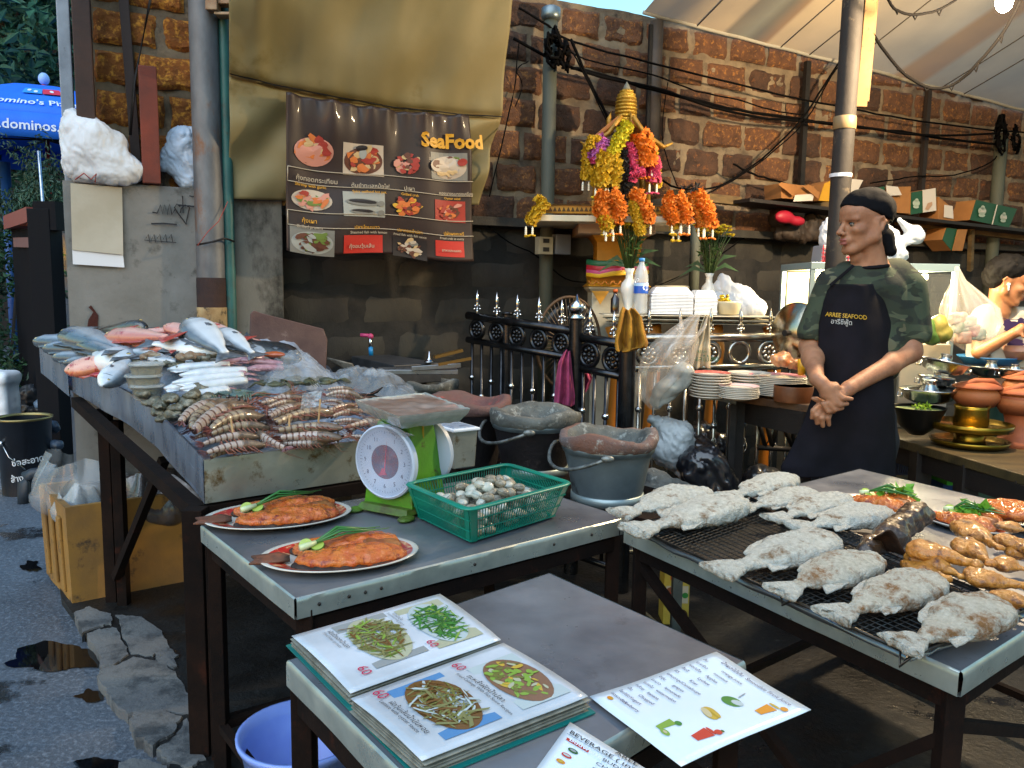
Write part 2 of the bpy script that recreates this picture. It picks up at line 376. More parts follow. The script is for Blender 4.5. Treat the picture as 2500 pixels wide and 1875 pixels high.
def wpt(s,z,off=0.0):return W0+WDIR*s+WN*off+np.array([0,0,z])
S0=float((W(226,300)-W0)@WDIR);S1=9.5
wall=MB();rw=random.Random(11)
def block(s0,s1,z0,z1,off,m,amp,nu=12,nv=8,dep=.06):
    o=rw.uniform(0,50);tl=rw.uniform(-.006,.006);cr=.012
    def fn(u,v):
        s=s0+(s1-s0)*u;z=z0+(z1-z0)*v;e=min(u,1-u)*(s1-s0);f=min(v,1-v)*(z1-z0);rd=min(e,f)
        h=off+amp*nz((s*9,z*9,o))+amp*.8*nz((s*34,z*34,o))+amp*.5*nz((s*80,z*80,o))+tl*(u-.5)-(.018 if rd<1e-6 else 0)
        js=.010*nz((s*13,z*13,o+9));jz=.010*nz((s*13,z*13,o+19))
        return wpt(s+js,z+jz,h)
    wall.grid(fn,nu,nv,m)
    # sides back into the mortar
z=1.70;row=0
ZT=2.90
while z<ZT-.02:
    h=min(.172,ZT-z);s=S0-(.13 if row%2 else 0)+rw.uniform(-.04,.04)
    while s<S1:
        w_=rw.uniform(.25,.33)
        if s+w_>S0+.05:block(max(s,S0+.02),s+w_-.028,z+.006,z+h-.022,rw.uniform(.0,.018),5 if s<-1.45 else 0 if (rw.random()<(.75 if s<-.6 or s>1.0 else .5)) else 1,.010)
        s+=w_
    z+=h;row+=1
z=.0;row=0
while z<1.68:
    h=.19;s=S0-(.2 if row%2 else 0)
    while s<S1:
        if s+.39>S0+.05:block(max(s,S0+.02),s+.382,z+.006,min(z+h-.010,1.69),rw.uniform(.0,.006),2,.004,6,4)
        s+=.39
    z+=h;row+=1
def mort(u,v):
    s=S0+(S1-S0)*u;z=1.69+(2.91-1.69)*v
    return wpt(s,z,-.010+.018*nz((s*5,z*7,3))+.012*nz((s*16,z*18,8)))
wall.grid(mort,420,56,3)
wall.grid(lambda u,v:wpt(S0+(S1-S0)*u,1.72*v,-.003+.008*nz(((S0+(S1-S0)*u)*9,v*14,30))),220,30,4)
wall.box(wpt((S0+S1)/2,1.705,-.0),(S1-S0,.16,.045),rotz(R(24)),2)                 # ledge between the two
core=wpt((S0+S1)/2,1.45,-.13);wall.box(core,(S1-S0,.2,2.90),rotz(R(24)),4)
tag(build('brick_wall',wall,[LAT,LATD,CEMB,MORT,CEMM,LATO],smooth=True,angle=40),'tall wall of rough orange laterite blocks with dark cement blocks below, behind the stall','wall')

# low rendered wall at the left with paper, scribbles
REND=mat('dirty cement render','#77716450',.85,c2='#565145',sc=3,amt=.3,bump=.9,bsc=22,c3='#37352f',sc3=6,a3=.28)
REND=mat('dirty cement render2','#7f7e7b',.85,c2='#62615c',sc=3,amt=.25,bump=.9,bsc=22,c3='#3c3a35',sc3=4,a3=.25)
def lw_pt(x,y,off):return W(x,y,off)
sa=float((W(152,440,.12)-W0)@WDIR);sb=float((W(600,480,.12)-W0)@WDIR)
g=MB();g.grid(lambda u,v:wpt(sa+(sb-sa)*u,1.78*v-.0,.12+.004*nz((u*7,v*7,2))),40,40)
g.box(wpt((sa+sb)/2,.89,.05),(sb-sa,.13,1.775),rotz(R(24)))
lowwall=build('low_wall',g,REND,smooth=True,angle=40);tag(lowwall,'low grey rendered wall with a blank paper and black scribbles, left of the steel post','wall')
INK=mat('black marker','#1c1a1c',.6)
ink=MB()
def wstroke(pts,w=.006,off=.129):
    ink.tube([W(x,y,off) for x,y in pts],w/2,5)
wstroke([(372,518),(384,520),(392,500),(396,522),(402,500),(408,524),(414,498),(420,524),(428,510)])
wstroke([(369,546),(398,545),(432,548)])
hp=[(440,505),(432,498),(426,506),(434,520),(455,548),(457,530),(462,506),(452,500),(442,510),(440,520)]
wstroke(hp);wstroke([(434,500),(474,504)]);wstroke([(446,478),(447,520)],.005);wstroke([(462,478),(474,480)],.005)
for k in range(5):wstroke([(356+k*14,582+(k%2)*3),(362+k*14,572),(366+k*14,592)],.0035)
wstroke([(352,586),(430,592)],.003)
build('graffiti',ink,INK,lowwall)
PAP=mat('aged paper','#a8a294',.8,c2='#97917f',sc=3)
PAPW=mat('white paper','#c9ccd2',.7)
g=MB();P=[W(172,447,.137),W(298,458,.137),W(301,622,.139),W(176,610,.145)]
g.grid(lambda u,v:(P[0]*(1-u)+P[1]*u)*(1-v)+(P[3]*(1-u)+P[2]*u)*v+WN*.004*math.sin(v*5+u*3),10,14)
pp=build('paper_sheet',g,PAP,solid=.0012);tag(pp,'large blank beige paper taped to the low grey wall','paper')
g=MB();P2=[W(176,606,.137),W(300,618,.137),W(304,653,.137),W(178,645,.137)];g.slab(P2,.0015,n=WN)
build('paper_strip',g,PAPW,pp)['label']='whiter strip of paper under the big sheet'
HOLE=mat('bare red brick','#3a1811',.95,bump=1.5,bsc=40)
g=MB();g.slab([W(x,y,.1265) for x,y in [(212,806),(216,780),(228,762),(216,750),(222,745),(240,770),(238,805)]],.004,n=WN);build('bare_patch',g,HOLE,lowwall)
# dark slabs right of the post, behind the fish
BOARD=mat('grimy board','#77736a',.8,c2='#4a473f',sc=2.5,amt=.2,bump=.6,bsc=22,c3='#26241e',sc3=3,a3=.4,stretch=(1,1,.6))
g=MB();s0_=float((W(566,480,.14)-W0)@WDIR);s1_=float((W(688,480,.14)-W0)@WDIR)
g.box(wpt((s0_+s1_)/2,1.36,.125),(s1_-s0_,.03,.82),rotz(R(24)+.01));o=build('cement_panel',g,BOARD,bevel=.004);tag(o,'grimy upright cement panel between the teal pipe and the menu banner','panel')
g=MB();g.box(wpt((s0_+s1_)/2,.48,.125),(s1_-s0_,.04,.92),rotz(R(24)));
build('panel_base',g,CEMB,o)

# ---------------------------------------------------------------- posts
def vpost(mb,x,yref,D,w,z0,z1,d=None,lean=(0,0),round_=False,n=16):
    p=Y(x,yref,D);a=np.array([p[0],p[1],z0]);b=np.array([p[0]+lean[0],p[1]+lean[1],z1])
    if round_:mb.tube([a,(a+b)/2,b],w/2,n)
    else:mb.bar(a,b,w,d or w,up=WN)
    return p
BLUEP=mat('pale blue grey paint','#8b96a3',.55,c2='#6d7681',sc=7,bump=.3,c3='#3c3a38',sc3=12,a3=.15)
BROWNP=mat('brown painted steel','#3b261e',.6,.2,c2='#2a1b17',sc=6,bump=.3)
REDP=mat('red oxide steel','#6e2c1a',.7,c2='#4d2218',sc=6,amt=.4,bump=.4)
TEAL=mat('teal pipe','#2e6660',.5,c2='#1d3f3f',sc=4,amt=.3,bump=.3,c3='#3b3128',sc3=6,a3=.2)
SPOST=mat('mottled steel post','#6f7174',.55,.3,c2='#4a4b4e',sc=9,amt=.25,bump=.5,bsc=30,c3='#6b4a33',sc3=5,a3=.22,stretch=(1,1,.5))
g=MB();vpost(g,163,200,3.5,.048,0,3.6);tag(build('steel_post',g,BLUEP,bevel=.004),'pale blue square post at the outer end of the low wall','post')
g=MB();vpost(g,207,200,3.5,.07,1.785,3.6);tag(build('steel_post',g,BROWNP,bevel=.004),'dark brown square post standing on the low wall in front of the white bag','post')
g=MB();p=Y(325,330,3.66);g.bar((p[0]+.02,p[1],1.6),(p[0]-.055,p[1],3.6),.04,.04,up=WN);tag(build('steel_post',g,mat('dark brown steel','#2c1e1a',.7,bump=.4),bevel=.003),'thin leaning dark brown post against the orange blocks','post')
g=MB();p=Y(335,200,3.6);g.tube([Y(318,330,3.6),Y(328,200,3.6),Y(367,0,3.6),Y(390,-120,3.6)],.006,6);tag(build('iron_rod',g,DARKIRON,smooth=True),'thin bent iron rod beside the leaning brown post','rod')
g=MB();vpost(g,366,330,3.6,.073,1.785,2.28);tag(build('steel_post',g,REDP,bevel=.004),'short red oxide post stub standing on the low wall','post')
g=MB();p=Y(508,400,3.66);vpost(g,508,400,3.66,.126,0,3.7,round_=True,n=20);sp_=build('steel_post',g,SPOST,smooth=True,angle=50);tag(sp_,'thick mottled round steel post between the low wall and the yellow tarp','post')
g=MB();g.lathe([(.0645,.9),(.0660,.92),(.0660,1.36),(.0645,1.38)],(p[0],p[1],0),20,cap0=False,cap1=False);build('rust_sleeve',g,mat('deep rust','#38231a',.85,c2='#20161a',sc=6,bump=1,bsc=30),sp_,smooth=True)
g=MB();g.lathe([(.0662,1.12),(.0675,1.122),(.0675,1.245),(.0662,1.247)],(p[0],p[1],0),20,cap0=False,cap1=False);build('torn_sticker',g,mat('torn sticker','#a08a63',.8,c2='#7b5f3a',sc=10,c3='#2a2119',sc3=22,a3=.35),sp_,smooth=True)
g=MB();vpost(g,555,400,3.68,.047,.6,3.7,round_=True);tag(build('teal_pipe',g,TEAL,smooth=True,angle=50),'teal downpipe running beside the thick steel post','pipe')
g=MB();a_=Y(520,10,3.6);g.box((a_[0],a_[1],a_[2]+.08),(.05,.05,.22));g.box((Y(552,10,3.62)[0],3.62,a_[2]+.10),(.075,.06,.2));g.box((Y(552,38,3.62)[0],3.62,Y(552,38,3.62)[2]),(.082,.066,.012))
tag(build('bracket',g,mat('rust and cream bracket','#7b5534',.6,c2='#a08a6c',sc=12,amt=.3,bump=.6,c3='#2a1d16',sc3=8,a3=.3),bevel=.003),'rusty cream bracket box at the top of the teal pipe','bracket')
g=MB();g.tube([Y(480,598,3.57),Y(520,590,3.58),Y(548,582,3.6),Y(560,585,3.64),Y(572,590,3.66)],.005,6);g.tube([Y(482,600,3.56),Y(508,565,3.58),Y(534,540,3.6),Y(556,492,3.64)],.002,5,m=1)
tag(build('tie_wire',g,[DARKIRON,mat('red string','#8a3b35',.7)],smooth=True),'bent iron tie with red string round the thick post','wire')

# ---------------------------------------------------------------- grey pipes and irons on the wall
PVC=mat('grey green pole','#4c4f43',.7,c2='#33362e',sc=5,amt=.3,bump=.3,c3='#2b2d29',sc3=9,a3=.2,stretch=(1,1,.3))
def wpost(name,x,yt,yb,off,w,mt,label,sq=False,xb=None,cat='post'):
    a=W(x,yt,off);b=W(xb if xb is not None else x,yb,off);b=np.array([a[0],a[1],b[2]]);g=MB()
    if sq:g.bar(b,a,w,w*.8,up=WN)
    else:g.tube([b,(a+b)/2,a],w/2,14)
    return tag(build(name,g,mt,smooth=not sq),label,cat)
po=wpost('concrete_pole',1345,40,1000,.12,.075,PVC,'grey green pole with a wire bundle and a cap left of the shrine')
g=MB();g.lathe([(.046,-.0),(.052,.02),(.05,.06),(.035,.068)],po.location+Vector((0,0,0)),14);
zt=W(1345,40,.12)[2];g.xf(t=(0,0,zt-.02-po.location[2]));build('pole_cap',g,GALV,po,smooth=True)
wpost('steel_pipe',1604,52,420,.06,.075,mat('brown grey pipe','#4b3f33',.7,c2='#332c26',sc=5,bump=.4),'brown grey conduit running up the wall right of the golden spire',cat='pipe')
wpost('angle_iron',1589,60,420,.07,.02,DARKIRON,'thin black iron beside the brown grey conduit',True)
wpost('angle_iron',1972,150,470,.07,.035,DARKIRON,'black flat iron on the orange wall left of the front pole',True)
wpost('angle_iron',2268,212,500,.07,.035,mat('dark iron brown','#1f1713',.7),'dark flat iron on the wall below the sagging cable',True)
wpost('concrete_pole',2446,330,760,.10,.085,PVC,'grey green pole near the right edge with a black tangle on top')
g=MB();rr=random.Random(5)
def tangle(mb,x,y,rx,ry,n,off,r=.006):
    for k in range(n):
        pts=[];a=rr.uniform(0,6)
        for i in range(9):
            a+=rr.uniform(-.9,1.3);pts.append(W(x+rx*math.cos(a)*rr.uniform(.2,1),y+ry*math.sin(a)*rr.uniform(.2,1),off+rr.uniform(-.03,.05)))
        mb.tube(pts,r,5)
CABLE=mat('black cable','#050404',.9,spec=.1)
tangle(g,2446,330,18,55,9,.16,.008);tangle(g,2480,340,14,42,6,.14,.008);tag(build('cable_tangle',g,CABLE,smooth=True),'black cable tangle on the pole at the right edge','cable')
g=MB();tangle(g,1352,115,24,55,10,.2,.008);tangle(g,1380,140,16,48,8,.19,.008);tag(build('cable_tangle',g,CABLE,smooth=True),'black cable bundle wound round the top of the pole left of the shrine','cable')
# cables
def cable(pts,r,off,label,mt=CABLE,name='cable',grp=None,sag=2):
    P=[W(x,y,off) for x,y in pts];Q=[]
    for i in range(len(P)-1):
        for k in range(4):
            t=k/4;p0=P[max(i-1,0)];p1=P[i];p2=P[i+1];p3=P[min(i+2,len(P)-1)]
            Q.append(.5*((2*p1)+(-p0+p2)*t+(2*p0-5*p1+4*p2-p3)*t*t+(-p0+3*p1-3*p2+p3)*t**3)+WN*.006*nz(p1*9+t*5,3)+np.array([0,0,.006*nz(p1*14+t*7,2)]))
    Q.append(P[-1]);g=MB();g.tube(Q,r,6)
    return tag(build(name,g,mt,smooth=True),label,'cable',grp)
cable([(1267,19),(1340,63),(1394,101),(1593,155),(1850,218),(1965,244),(2047,260),(2110,272),(2250,297),(2430,318),(2520,325)],.006,.15,'uppermost long black cable sagging across the laterite wall')
cable([(1254,92),(1368,155),(1500,196),(1600,215),(1740,262),(1850,285),(1960,296),(2050,303),(2250,330),(2440,325)],.008,.17,'second long black cable crossing below the uppermost one')
cable([(1394,128),(1450,150),(1590,182),(1700,222),(1800,243),(1880,268),(1960,280)],.0045,.14,'thin black cable between the two long ones, above the golden spire')
cable([(1394,165),(1490,188),(1590,218),(1720,250),(1800,268),(1960,292),(2060,308),(2200,322),(2330,342),(2440,352)],.009,.13,'thick lowest long cable bundle passing behind the front pole')
cable([(1394,95),(1425,170),(1460,240),(1488,294)],.008,.2,'thick diagonal cable dropping to the golden spire')
cable([(1400,130),(1440,210),(1482,296)],.004,.22,'thin diagonal wire dropping beside the thick one to the golden spire')
cable([(2056,140),(2010,210),(1958,290),(1880,370),(1800,430),(1735,460),(1656,459),(1600,428)],.006,.19,'black cable dropping diagonally from the front pole to the shrine garlands')
cable([(2060,150),(2030,185),(1965,295),(1870,385),(1790,440),(1730,470)],.004,.2,'thin twin wire running beside the diagonal cable')
cable([(1630,200),(1616,330),(1640,420),(1655,455)],.003,.1,'thin wire hanging down beside the brown grey conduit')
cable([(1790,400),(1840,425),(1890,440),(1945,455),(2010,460)],.006,.16,'frayed cable on the wall above the open cardboard box')
cable([(2125,448),(2180,440),(2240,430),(2330,428),(2420,395),(2435,370)],.005,.1,'thin cable above the green and white cartons')
cable([(1268,100),(1262,150),(1256,215),(1230,330),(1195,480)],.0035,.3,'thin cord hanging at the right edge of the yellow tarp')
cable([(1290,150),(1262,170),(1275,210),(1258,260)],.003,.06,'short dark cord on the blocks right of the yellow tarp')
cable([(1180,540),(1240,590),(1310,625),(1380,680),(1440,690)],.004,.05,'dark wire crossing the black cement blocks left of the shrine')
cable([(1845,560),(1760,620),(1690,660),(1600,700)],.003,.05,'dark wire crossing the cement blocks right of the shrine column')
def cat3(pts,D,r,label):
    P=[Y(x,y,d_) for (x,y),d_ in zip(pts,D)];Q=[]
    for i in range(len(P)-1):
        for k in range(5):
            t=k/5;p0=P[max(i-1,0)];p1=P[i];p2=P[i+1];p3=P[min(i+2,len(P)-1)]
            Q.append(.5*((2*p1)+(-p0+p2)*t+(2*p0-5*p1+4*p2-p3)*t*t+(-p0+3*p1-3*p2+p3)*t**3)+np.array([0,0,.005*nz(p1*20+t*7,2)]))
    Q.append(P[-1]);g=MB();g.tube(Q,r,6)
    for k in range(4,len(Q)-2,5):g.tube([Q[k],Q[k]+np.array([.01,0,-.02]),Q[k+1]],.004,5)
    return tag(build('cable',g,CABLE,smooth=True),label,'cable')
cat3([(2123,58),(2142,100),(2200,172),(2270,214),(2330,205),(2390,152),(2450,78),(2492,0)],[3.8,3.8,3.8,3.8,3.8,3.7,3.6,3.5],.007,'black cable sagging in a deep loop under the white canopy')
cat3([(2150,-40),(2172,5),(2192,26),(2240,36),(2300,20),(2360,-20)],[3.6]*6,.006,'short sagging black cable at the top of the picture')

# front pole with bright batten
g=MB();FP=Y(2062,200,3.75);a=np.array([FP[0]-.0,FP[1],0]);b=np.array([FP[0]+.02,FP[1],3.4]);g.tube([a,(a+b)/2,b],.046,18);fpo=build('steel_pole',g,mat('dark weathered pole','#2b2622',.75,0,c2='#1d1916',sc=6,amt=.3,bump=.5,c3='#5d5140',sc3=9,a3=.12),smooth=True,angle=50)
tag(fpo,'front steel pole carrying the canopy behind the man in the cap','pole')
g=MB();q0=Y(2100,262,3.78);q1=Y(2100,-60,3.78);g.bar((q0[0]+.0,q0[1],q0[2]),(q0[0]+.015,q1[1],q1[2]),.05,.03,up=(0,1,0));g.bar((q0[0]+.04,q0[1]+.02,q0[2]+.03),(q0[0]+.055,q1[1]+.02,q1[2]),.012,.012,up=(0,1,0))
build('batten',g,mat('cream batten','#6e5431',.8,c2='#584224',sc=5,c3='#35291b',sc3=30,a3=.12),fpo,bevel=.002)
g=MB();pz=Y(2052,425,3.7)[2];g.lathe([(.049,pz-.008),(.0495,pz+.008)],(FP[0]+.008,FP[1],0),18,cap0=False,cap1=False);build('tape',g,PAPW,fpo,smooth=True)
g=MB();pz=Y(2052,300,3.7)[2];g.lathe([(.0485,pz-.02),(.050,pz-.018),(.050,pz+.035),(.0485,pz+.037)],(FP[0]+.012,FP[1],0),18,cap0=False,cap1=False);build('tape',g,mat('brown tape','#7d6a4a',.5),fpo,smooth=True)

# ---------------------------------------------------------------- canopies
CANV=mat('white canopy cloth','#a5a39b',.85,c2='#8e8b80',sc=1.6,amt=.3,c3='#74684e',sc3=2.3,a3=.25,bump=.3,bsc=12)
def canopy_mat():
    m=mat('white canopy cloth with yellow bands','#b3b1aa',.85,bump=.25,bsc=12);N=m.node_tree.nodes;L=m.node_tree.links;B=N['Principled BSDF']
    at=N.new('ShaderNodeAttribute');at.attribute_name='t';cr=N.new('ShaderNodeValToRGB');L.new(at.outputs['Fac'],cr.inputs[0]);e=cr.color_ramp.elements
    st=[(0,'#c2ab7e'),(.165,'#c2ab7e'),(.175,'#7d6a35'),(.215,'#8b8565'),(.235,'#6d5f30'),(.262,'#94702a'),(.27,'#c2ab7e'),(.585,'#a9a69c'),(.60,'#a2813f'),(.665,'#a07c38'),(.68,'#a9a69c'),(1,'#a5a196')]
    e[0].position=0;e[0].color=lin(st[0][1]);e[1].position=1;e[1].color=lin(st[-1][1])
    for p,c in st[1:-1]:q=e.new(p);q.color=lin(c)
    t=N.new('ShaderNodeTexNoise');t.inputs['Scale'].default_value=2.5;t.inputs['Detail'].default_value=7;tc=N.new('ShaderNodeTexCoord');L.new(tc.outputs['Object'],t.inputs[0])
    r=N.new('ShaderNodeMapRange');L.new(t.outputs[0],r.inputs['Value']);r.inputs['From Min'].default_value=.35;r.inputs['From Max'].default_value=.7;r.inputs['To Min'].default_value=1;r.inputs['To Max'].default_value=.72
    mx=N.new('ShaderNodeMix');mx.data_type='RGBA';mx.blend_type='MULTIPLY';mx.inputs['Factor'].default_value=1;L.new(cr.outputs[0],mx.inputs['A']);L.new(r.outputs[0],mx.inputs['B']);L.new(mx.outputs['Result'],B.inputs['Base Color'])
    tr=N.new('ShaderNodeBsdfTranslucent');tr.inputs[0].default_value=lin('#b8b4a8');ms=N.new('ShaderNodeMixShader');ms.inputs[0].default_value=.18;L.new(B.outputs[0],ms.inputs[1]);L.new(tr.outputs[0],ms.inputs[2]);L.new(ms.outputs[0],N['Material Output'].inputs[0]);return m
E0=W(1571,30,.05);E1=W(2500,268,.05);ED=E1-E0
RISE=np.array([.407,-.914,.44]);RISE=RISE/np.linalg.norm(RISE)
g=MB()
def can(u,v):
    p=E0+ED*(u*2.0-.0)+RISE*(v*3.6);s=u*2.0*np.linalg.norm(ED)
    return p+np.array([0,0,1])*(.025*math.sin(s*9)*math.sin(v*3.1)+.012*nz((s*3,v*4,1))-.10*math.sin(v*math.pi))
g.grid(can,90,24,a=lambda u,v:min(1,u*2.0))
cn=build('canopy',g,canopy_mat(),smooth=True);tag(cn,'white canopy cloth with mustard bands stretched over the stall at upper right','canopy')
g=MB();
for t in (.11,.3,.37,.47,.73,.80):g.tube([can(t/2,v)-np.array([0,0,.006]) for v in np.linspace(0,1,14)],.0035,5)
build('seam',g,mat('dark seam cord','#4a443a',.8),cn,smooth=True)
g=MB();g.tube([can(u,0) for u in np.linspace(0,1,60)],.012,8);build('hem',g,CANV,cn,smooth=True)

TARP=mat('mustard tarp','#9a8d66',.6,c2='#857a52',sc=2.2,amt=.3,bump=.35,bsc=14,c3='#6a5c30',sc3=2.6,a3=.12)
N_=TARP.node_tree.nodes;L0=TARP.node_tree.links;_t=N_.new('ShaderNodeBsdfTranslucent');_t.inputs[0].default_value=lin('#b8a050');_s=N_.new('ShaderNodeMixShader');_s.inputs[0].default_value=.35;L0.new(N_['Principled BSDF'].outputs[0],_s.inputs[1]);L0.new(_t.outputs[0],_s.inputs[2]);L0.new(_s.outputs[0],N_['Material Output'].inputs[0])
def tarp_fn(u,v):                                                  # v: 0 top .. 1 bottom (crease ~.4)
    xt=560+(1265-560)*u;xb=562+(1172-562)*u
    yc=182+(288-182)*u-28*math.sin(u*math.pi)*-1.0*.6
    if v<.5:t=v/.5;x=xt+(1224-1265)*u*t;y=-160+(yc+160)*t;off=.62-.29*t+.02*math.sin(t*3.1)
    else:t=(v-.5)/.5;x=(xt+(1224-1265)*u)+(1168-1224)*u*t;y=yc+((486+14*u)-yc)*t;off=.30-.14*t
    p=W(x,y,off);w=0
    w+=.03*math.exp(-((u-.10)/.035)**2)*math.exp(-((v-.28)/.2)**2)   # pleat at left
    w+=.040*nz((u*3.2,v*5,4))+.030*nz((u*8+v*3,v*4,9))-.03*abs(nz((u*5+v*2,v*3,14)))
    if v>=.5:w+=.035*math.sin(u*17+t*5)*math.sin(t*3.1)
    else:w+=.004*math.sin(u*70)*math.exp(-(1-t)*9)
    w-=.015*math.exp(-((v-.5)/.015)**2)
    return p+WN*w
g=MB();g.grid(tarp_fn,110,80);tp=build('tarp',g,TARP,smooth=True,solid=.004);tag(tp,'big mustard yellow tarp hanging over the wall behind the menu banner','tarp')
g=MB();g.tube([tarp_fn(u,.5)+WN*.035 for u in np.linspace(0,1,60)],.003,6);build('edge_rope',g,DARKIRON,tp,smooth=True)

# ---------------------------------------------------------------- far left: gate, hedge, umbrella, trees, dark house
LEAFA=mat('dark feathery leaf','#3f7358',.6,c2='#244c38',sc=3,amt=.5)
LEAFB=mat('hedge leaf','#28502c',.55,c2='#14301f',sc=4,amt=.5)
LEAFC=mat('hanging plant leaf','#3c5c48',.6,c2='#22382c',sc=4,amt=.5)
def foliage(mb,c,r,n,size,rr,droop=0.0,asp=2.4,m=0,shell=.35):
    for k in range(n):
        d=np.array([rr.gauss(0,1) for _ in range(3)]);d /= np.linalg.norm(d);rad=(shell+(1-shell)*rr.random())**.6
        p=np.array(c)+d*np.array(r)*rad;
        if max(r)>.3 and nz(p*2.3,1,5)<-.12:continue
        X=np.array([rr.gauss(0,1),rr.gauss(0,1),rr.gauss(-droop,.7)]);X /= np.linalg.norm(X);N_=np.array([rr.gauss(0,1),rr.gauss(0,1),rr.gauss(.6,1)]);Yv=np.cross(N_,X);Yv /= np.linalg.norm(Yv);s=size*rr.uniform(.6,1.4)
        q=np.cross(X,Yv)*s*.15
        mb.add([p,p+X*s*.5+Yv*s/asp*.5+q,p+X*s,p+X*s*.5-Yv*s/asp*.5+q],[(0,1,2,3)],m)
def tree(base,H,blobs,leafm,label,size,n,droop=.3,tr=.12,seed=1):
    rr=random.Random(seed);t=thing('tree',label,'tree',base);g=MB();b=np.array(base,float)
    top=b+np.array([.15,0,H*.6]);g.tube([b,b+np.array([.05,0,H*.3]),top],[tr,tr*.8,tr*.5],9)
    for c,r in blobs:g.tube([b+np.array([.05,0,H*.35]),(top+np.array(c))/2+np.array([0,0,-.1]),np.array(c)],[tr*.5,tr*.3,.015],6)
    build('trunk',g,mat('bark','#2a221c',.9,bump=1.2),t,smooth=True)
    g=MB()
    for c,r in blobs:foliage(g,c,r,n,size,rr,droop)
    build('crown',g,leafm,t,recalc=False);return t
tree((-6.6,9.6,0),5,[((-5.8,8.6,4.1),(1.1,.9,.8)),((-6.5,9.3,3.2),(1.4,1,.9)),((-5.2,9.2,4.9),(1.2,.9,.7)),((-7.2,9,4.9),(1.3,1,.9)),((-4.9,9.8,3.6),(.8,.8,.8)),((-5.9,9.8,5.9),(1.6,1,.8))],LEAFA,'dark feathery tree above the blue umbrella',.16,2600,seed=2)
tree((-8.5,13,0),6,[((-7.2,12,3.4),(1.5,1,1.2)),((-8.2,12.5,5.2),(1.8,1.2,1.2)),((-6.0,12.5,5.6),(1.6,1,1.2))],LEAFA,'second darker tree further back behind the umbrella',.18,2000,seed=3)
DARKH=mat('dark weatherboard','#15100f',.9,c2='#0c0a0a',sc=2,bump=.6)
hs=thing('house','dark house front far behind the umbrella and hedge','house',(-9,17,0));g=MB();g.box((-12,17.5,3.5),(15,1,7));build('wall',g,DARKH,hs);g=MB();g.box((-12,16.9,6.9),(16,1.6,.25));build('roof',g,DARKH,hs)
g=MB();
for k in range(5):g.box((-8.3+k*1.0,16.97,2.0),(.7,.06,1.3))
build('shutter',g,mat('dark red shutter','#3a1512',.8,bump=.5),hs)
# hedge, near left
rr=random.Random(9)
hd=thing('hedge','leafy green hedge left of the dark gate','hedge',(-4.1,6.0,0));g=MB()
for c,r in [((-3.3,4.75,.75),(.42,.5,.55)),((-3.5,4.8,1.25),(.45,.5,.35)),((-3.05,4.9,.45),(.35,.4,.45)),((-3.8,5.2,1.5),(.5,.4,.4)),((-3.6,5.3,.8),(.5,.5,.8)),((-3.2,5.4,1.5),(.5,.4,.3))]:foliage(g,(c[0]*1.26,c[1]*1.26,1.35+(c[2]-1.35)*1.26),tuple(q*1.26 for q in r),2600,.055,rr,.1,2.0)
build('leaves',g,LEAFB,hd,recalc=False);g=MB()
for k in range(9):x=-4.6+.12*k;g.tube([(x,6.2,0),(x+rr.uniform(-.1,.1),6.2,.6),(x+rr.uniform(-.2,.2),6.3,1.3)],.012,5)
build('stems',g,mat('bark','#2a221c'),hd,smooth=True)
hp_=MB()
for k in range(14):
    x=10+k*11;
    foliage(hp_,Y(x,440+rr.uniform(-25,35),6.8),(.14,.12,.30+.1*rr.random()),240,.05,rr,1.2,3.0)
hpo=build('hanging_plant',hp_,LEAFC,recalc=False);tag(hpo,'row of trailing pale plants hanging under the blue umbrella','plant',kind='stuff')
# dark gate
GATE=mat('charcoal timber','#0b0c12',.8,spec=.2,c2='#0d0e12',sc=5,bump=.3)
gt=thing('gate','charcoal gate with red capping rail left of the low wall','gate',Y(110,800,5.5));g=MB()
pz_=Y(112,512,5.5);g.box((Y(112,600,5.5)[0],5.5,pz_[2]/2),(.15,.15,pz_[2]));build('gate_post',g,GATE,gt,bevel=.004)
g=MB();g.bar(Y(146,528,5.48),Y(92,528,5.48),.10,.19);build('rail',g,GATE,gt)
g=MB();g.bar(Y(92,525,5.47),Y(33,545,6.2),.13,.10);build('capping',g,mat('faded red rail','#7a3f38',.6),gt)
for k,x in enumerate((40,50,62,74,86)):
    D=6.15-.12*k;g=MB();t_=Y(x,560,D);g.bar((t_[0],t_[1],.1),t_,.048);build('bar',g,GATE,gt)
g=MB();g.bar(Y(94,592,5.52),Y(40,592,6.1),.04,.07);build('cross_rail',g,mat('faded pink timber','#6a4a47',.7),gt)
WHT=mat('white site wall','#7f8794',.8)
g=MB();a_=Y(128,560,5.8);g.box((a_[0]+.22,5.85,.85),(.6,.04,1.7));wp=build('wall_panel',g,WHT);tag(wp,'white panel glimpsed between the dark gate and the pale blue post','panel')
g=MB();rr=random.Random(4)
for k in range(7):
    p=Y(134+rr.uniform(-4,10),560+k*42,5.75);g.tube([p,p+np.array([.06,0,.05])],.006,5);foliage(g,p,(.06,.03,.09),16,.07,rr,.2,3.5)
tag(build('climbing_plant',g,LEAFA,recalc=False),'thin dark climber on the white panel','plant')
lamp=thing('garden_lamp','small lit yellow lamp behind the dark gate post','lamp',Y(131,625,5.7));g=MB();p=Y(131,615,5.7);g.lathe([(.045,-.04),(.005,.045)],p,8);build('shade',g,mat('lit amber shade','#ffb030',emit='#ffb22e',es=5),lamp,smooth=True)
g=MB();g.tube([p-np.array([0,0,.03]),(p[0],p[1],.5)],.008,5);build('stem',g,DARKIRON,lamp)

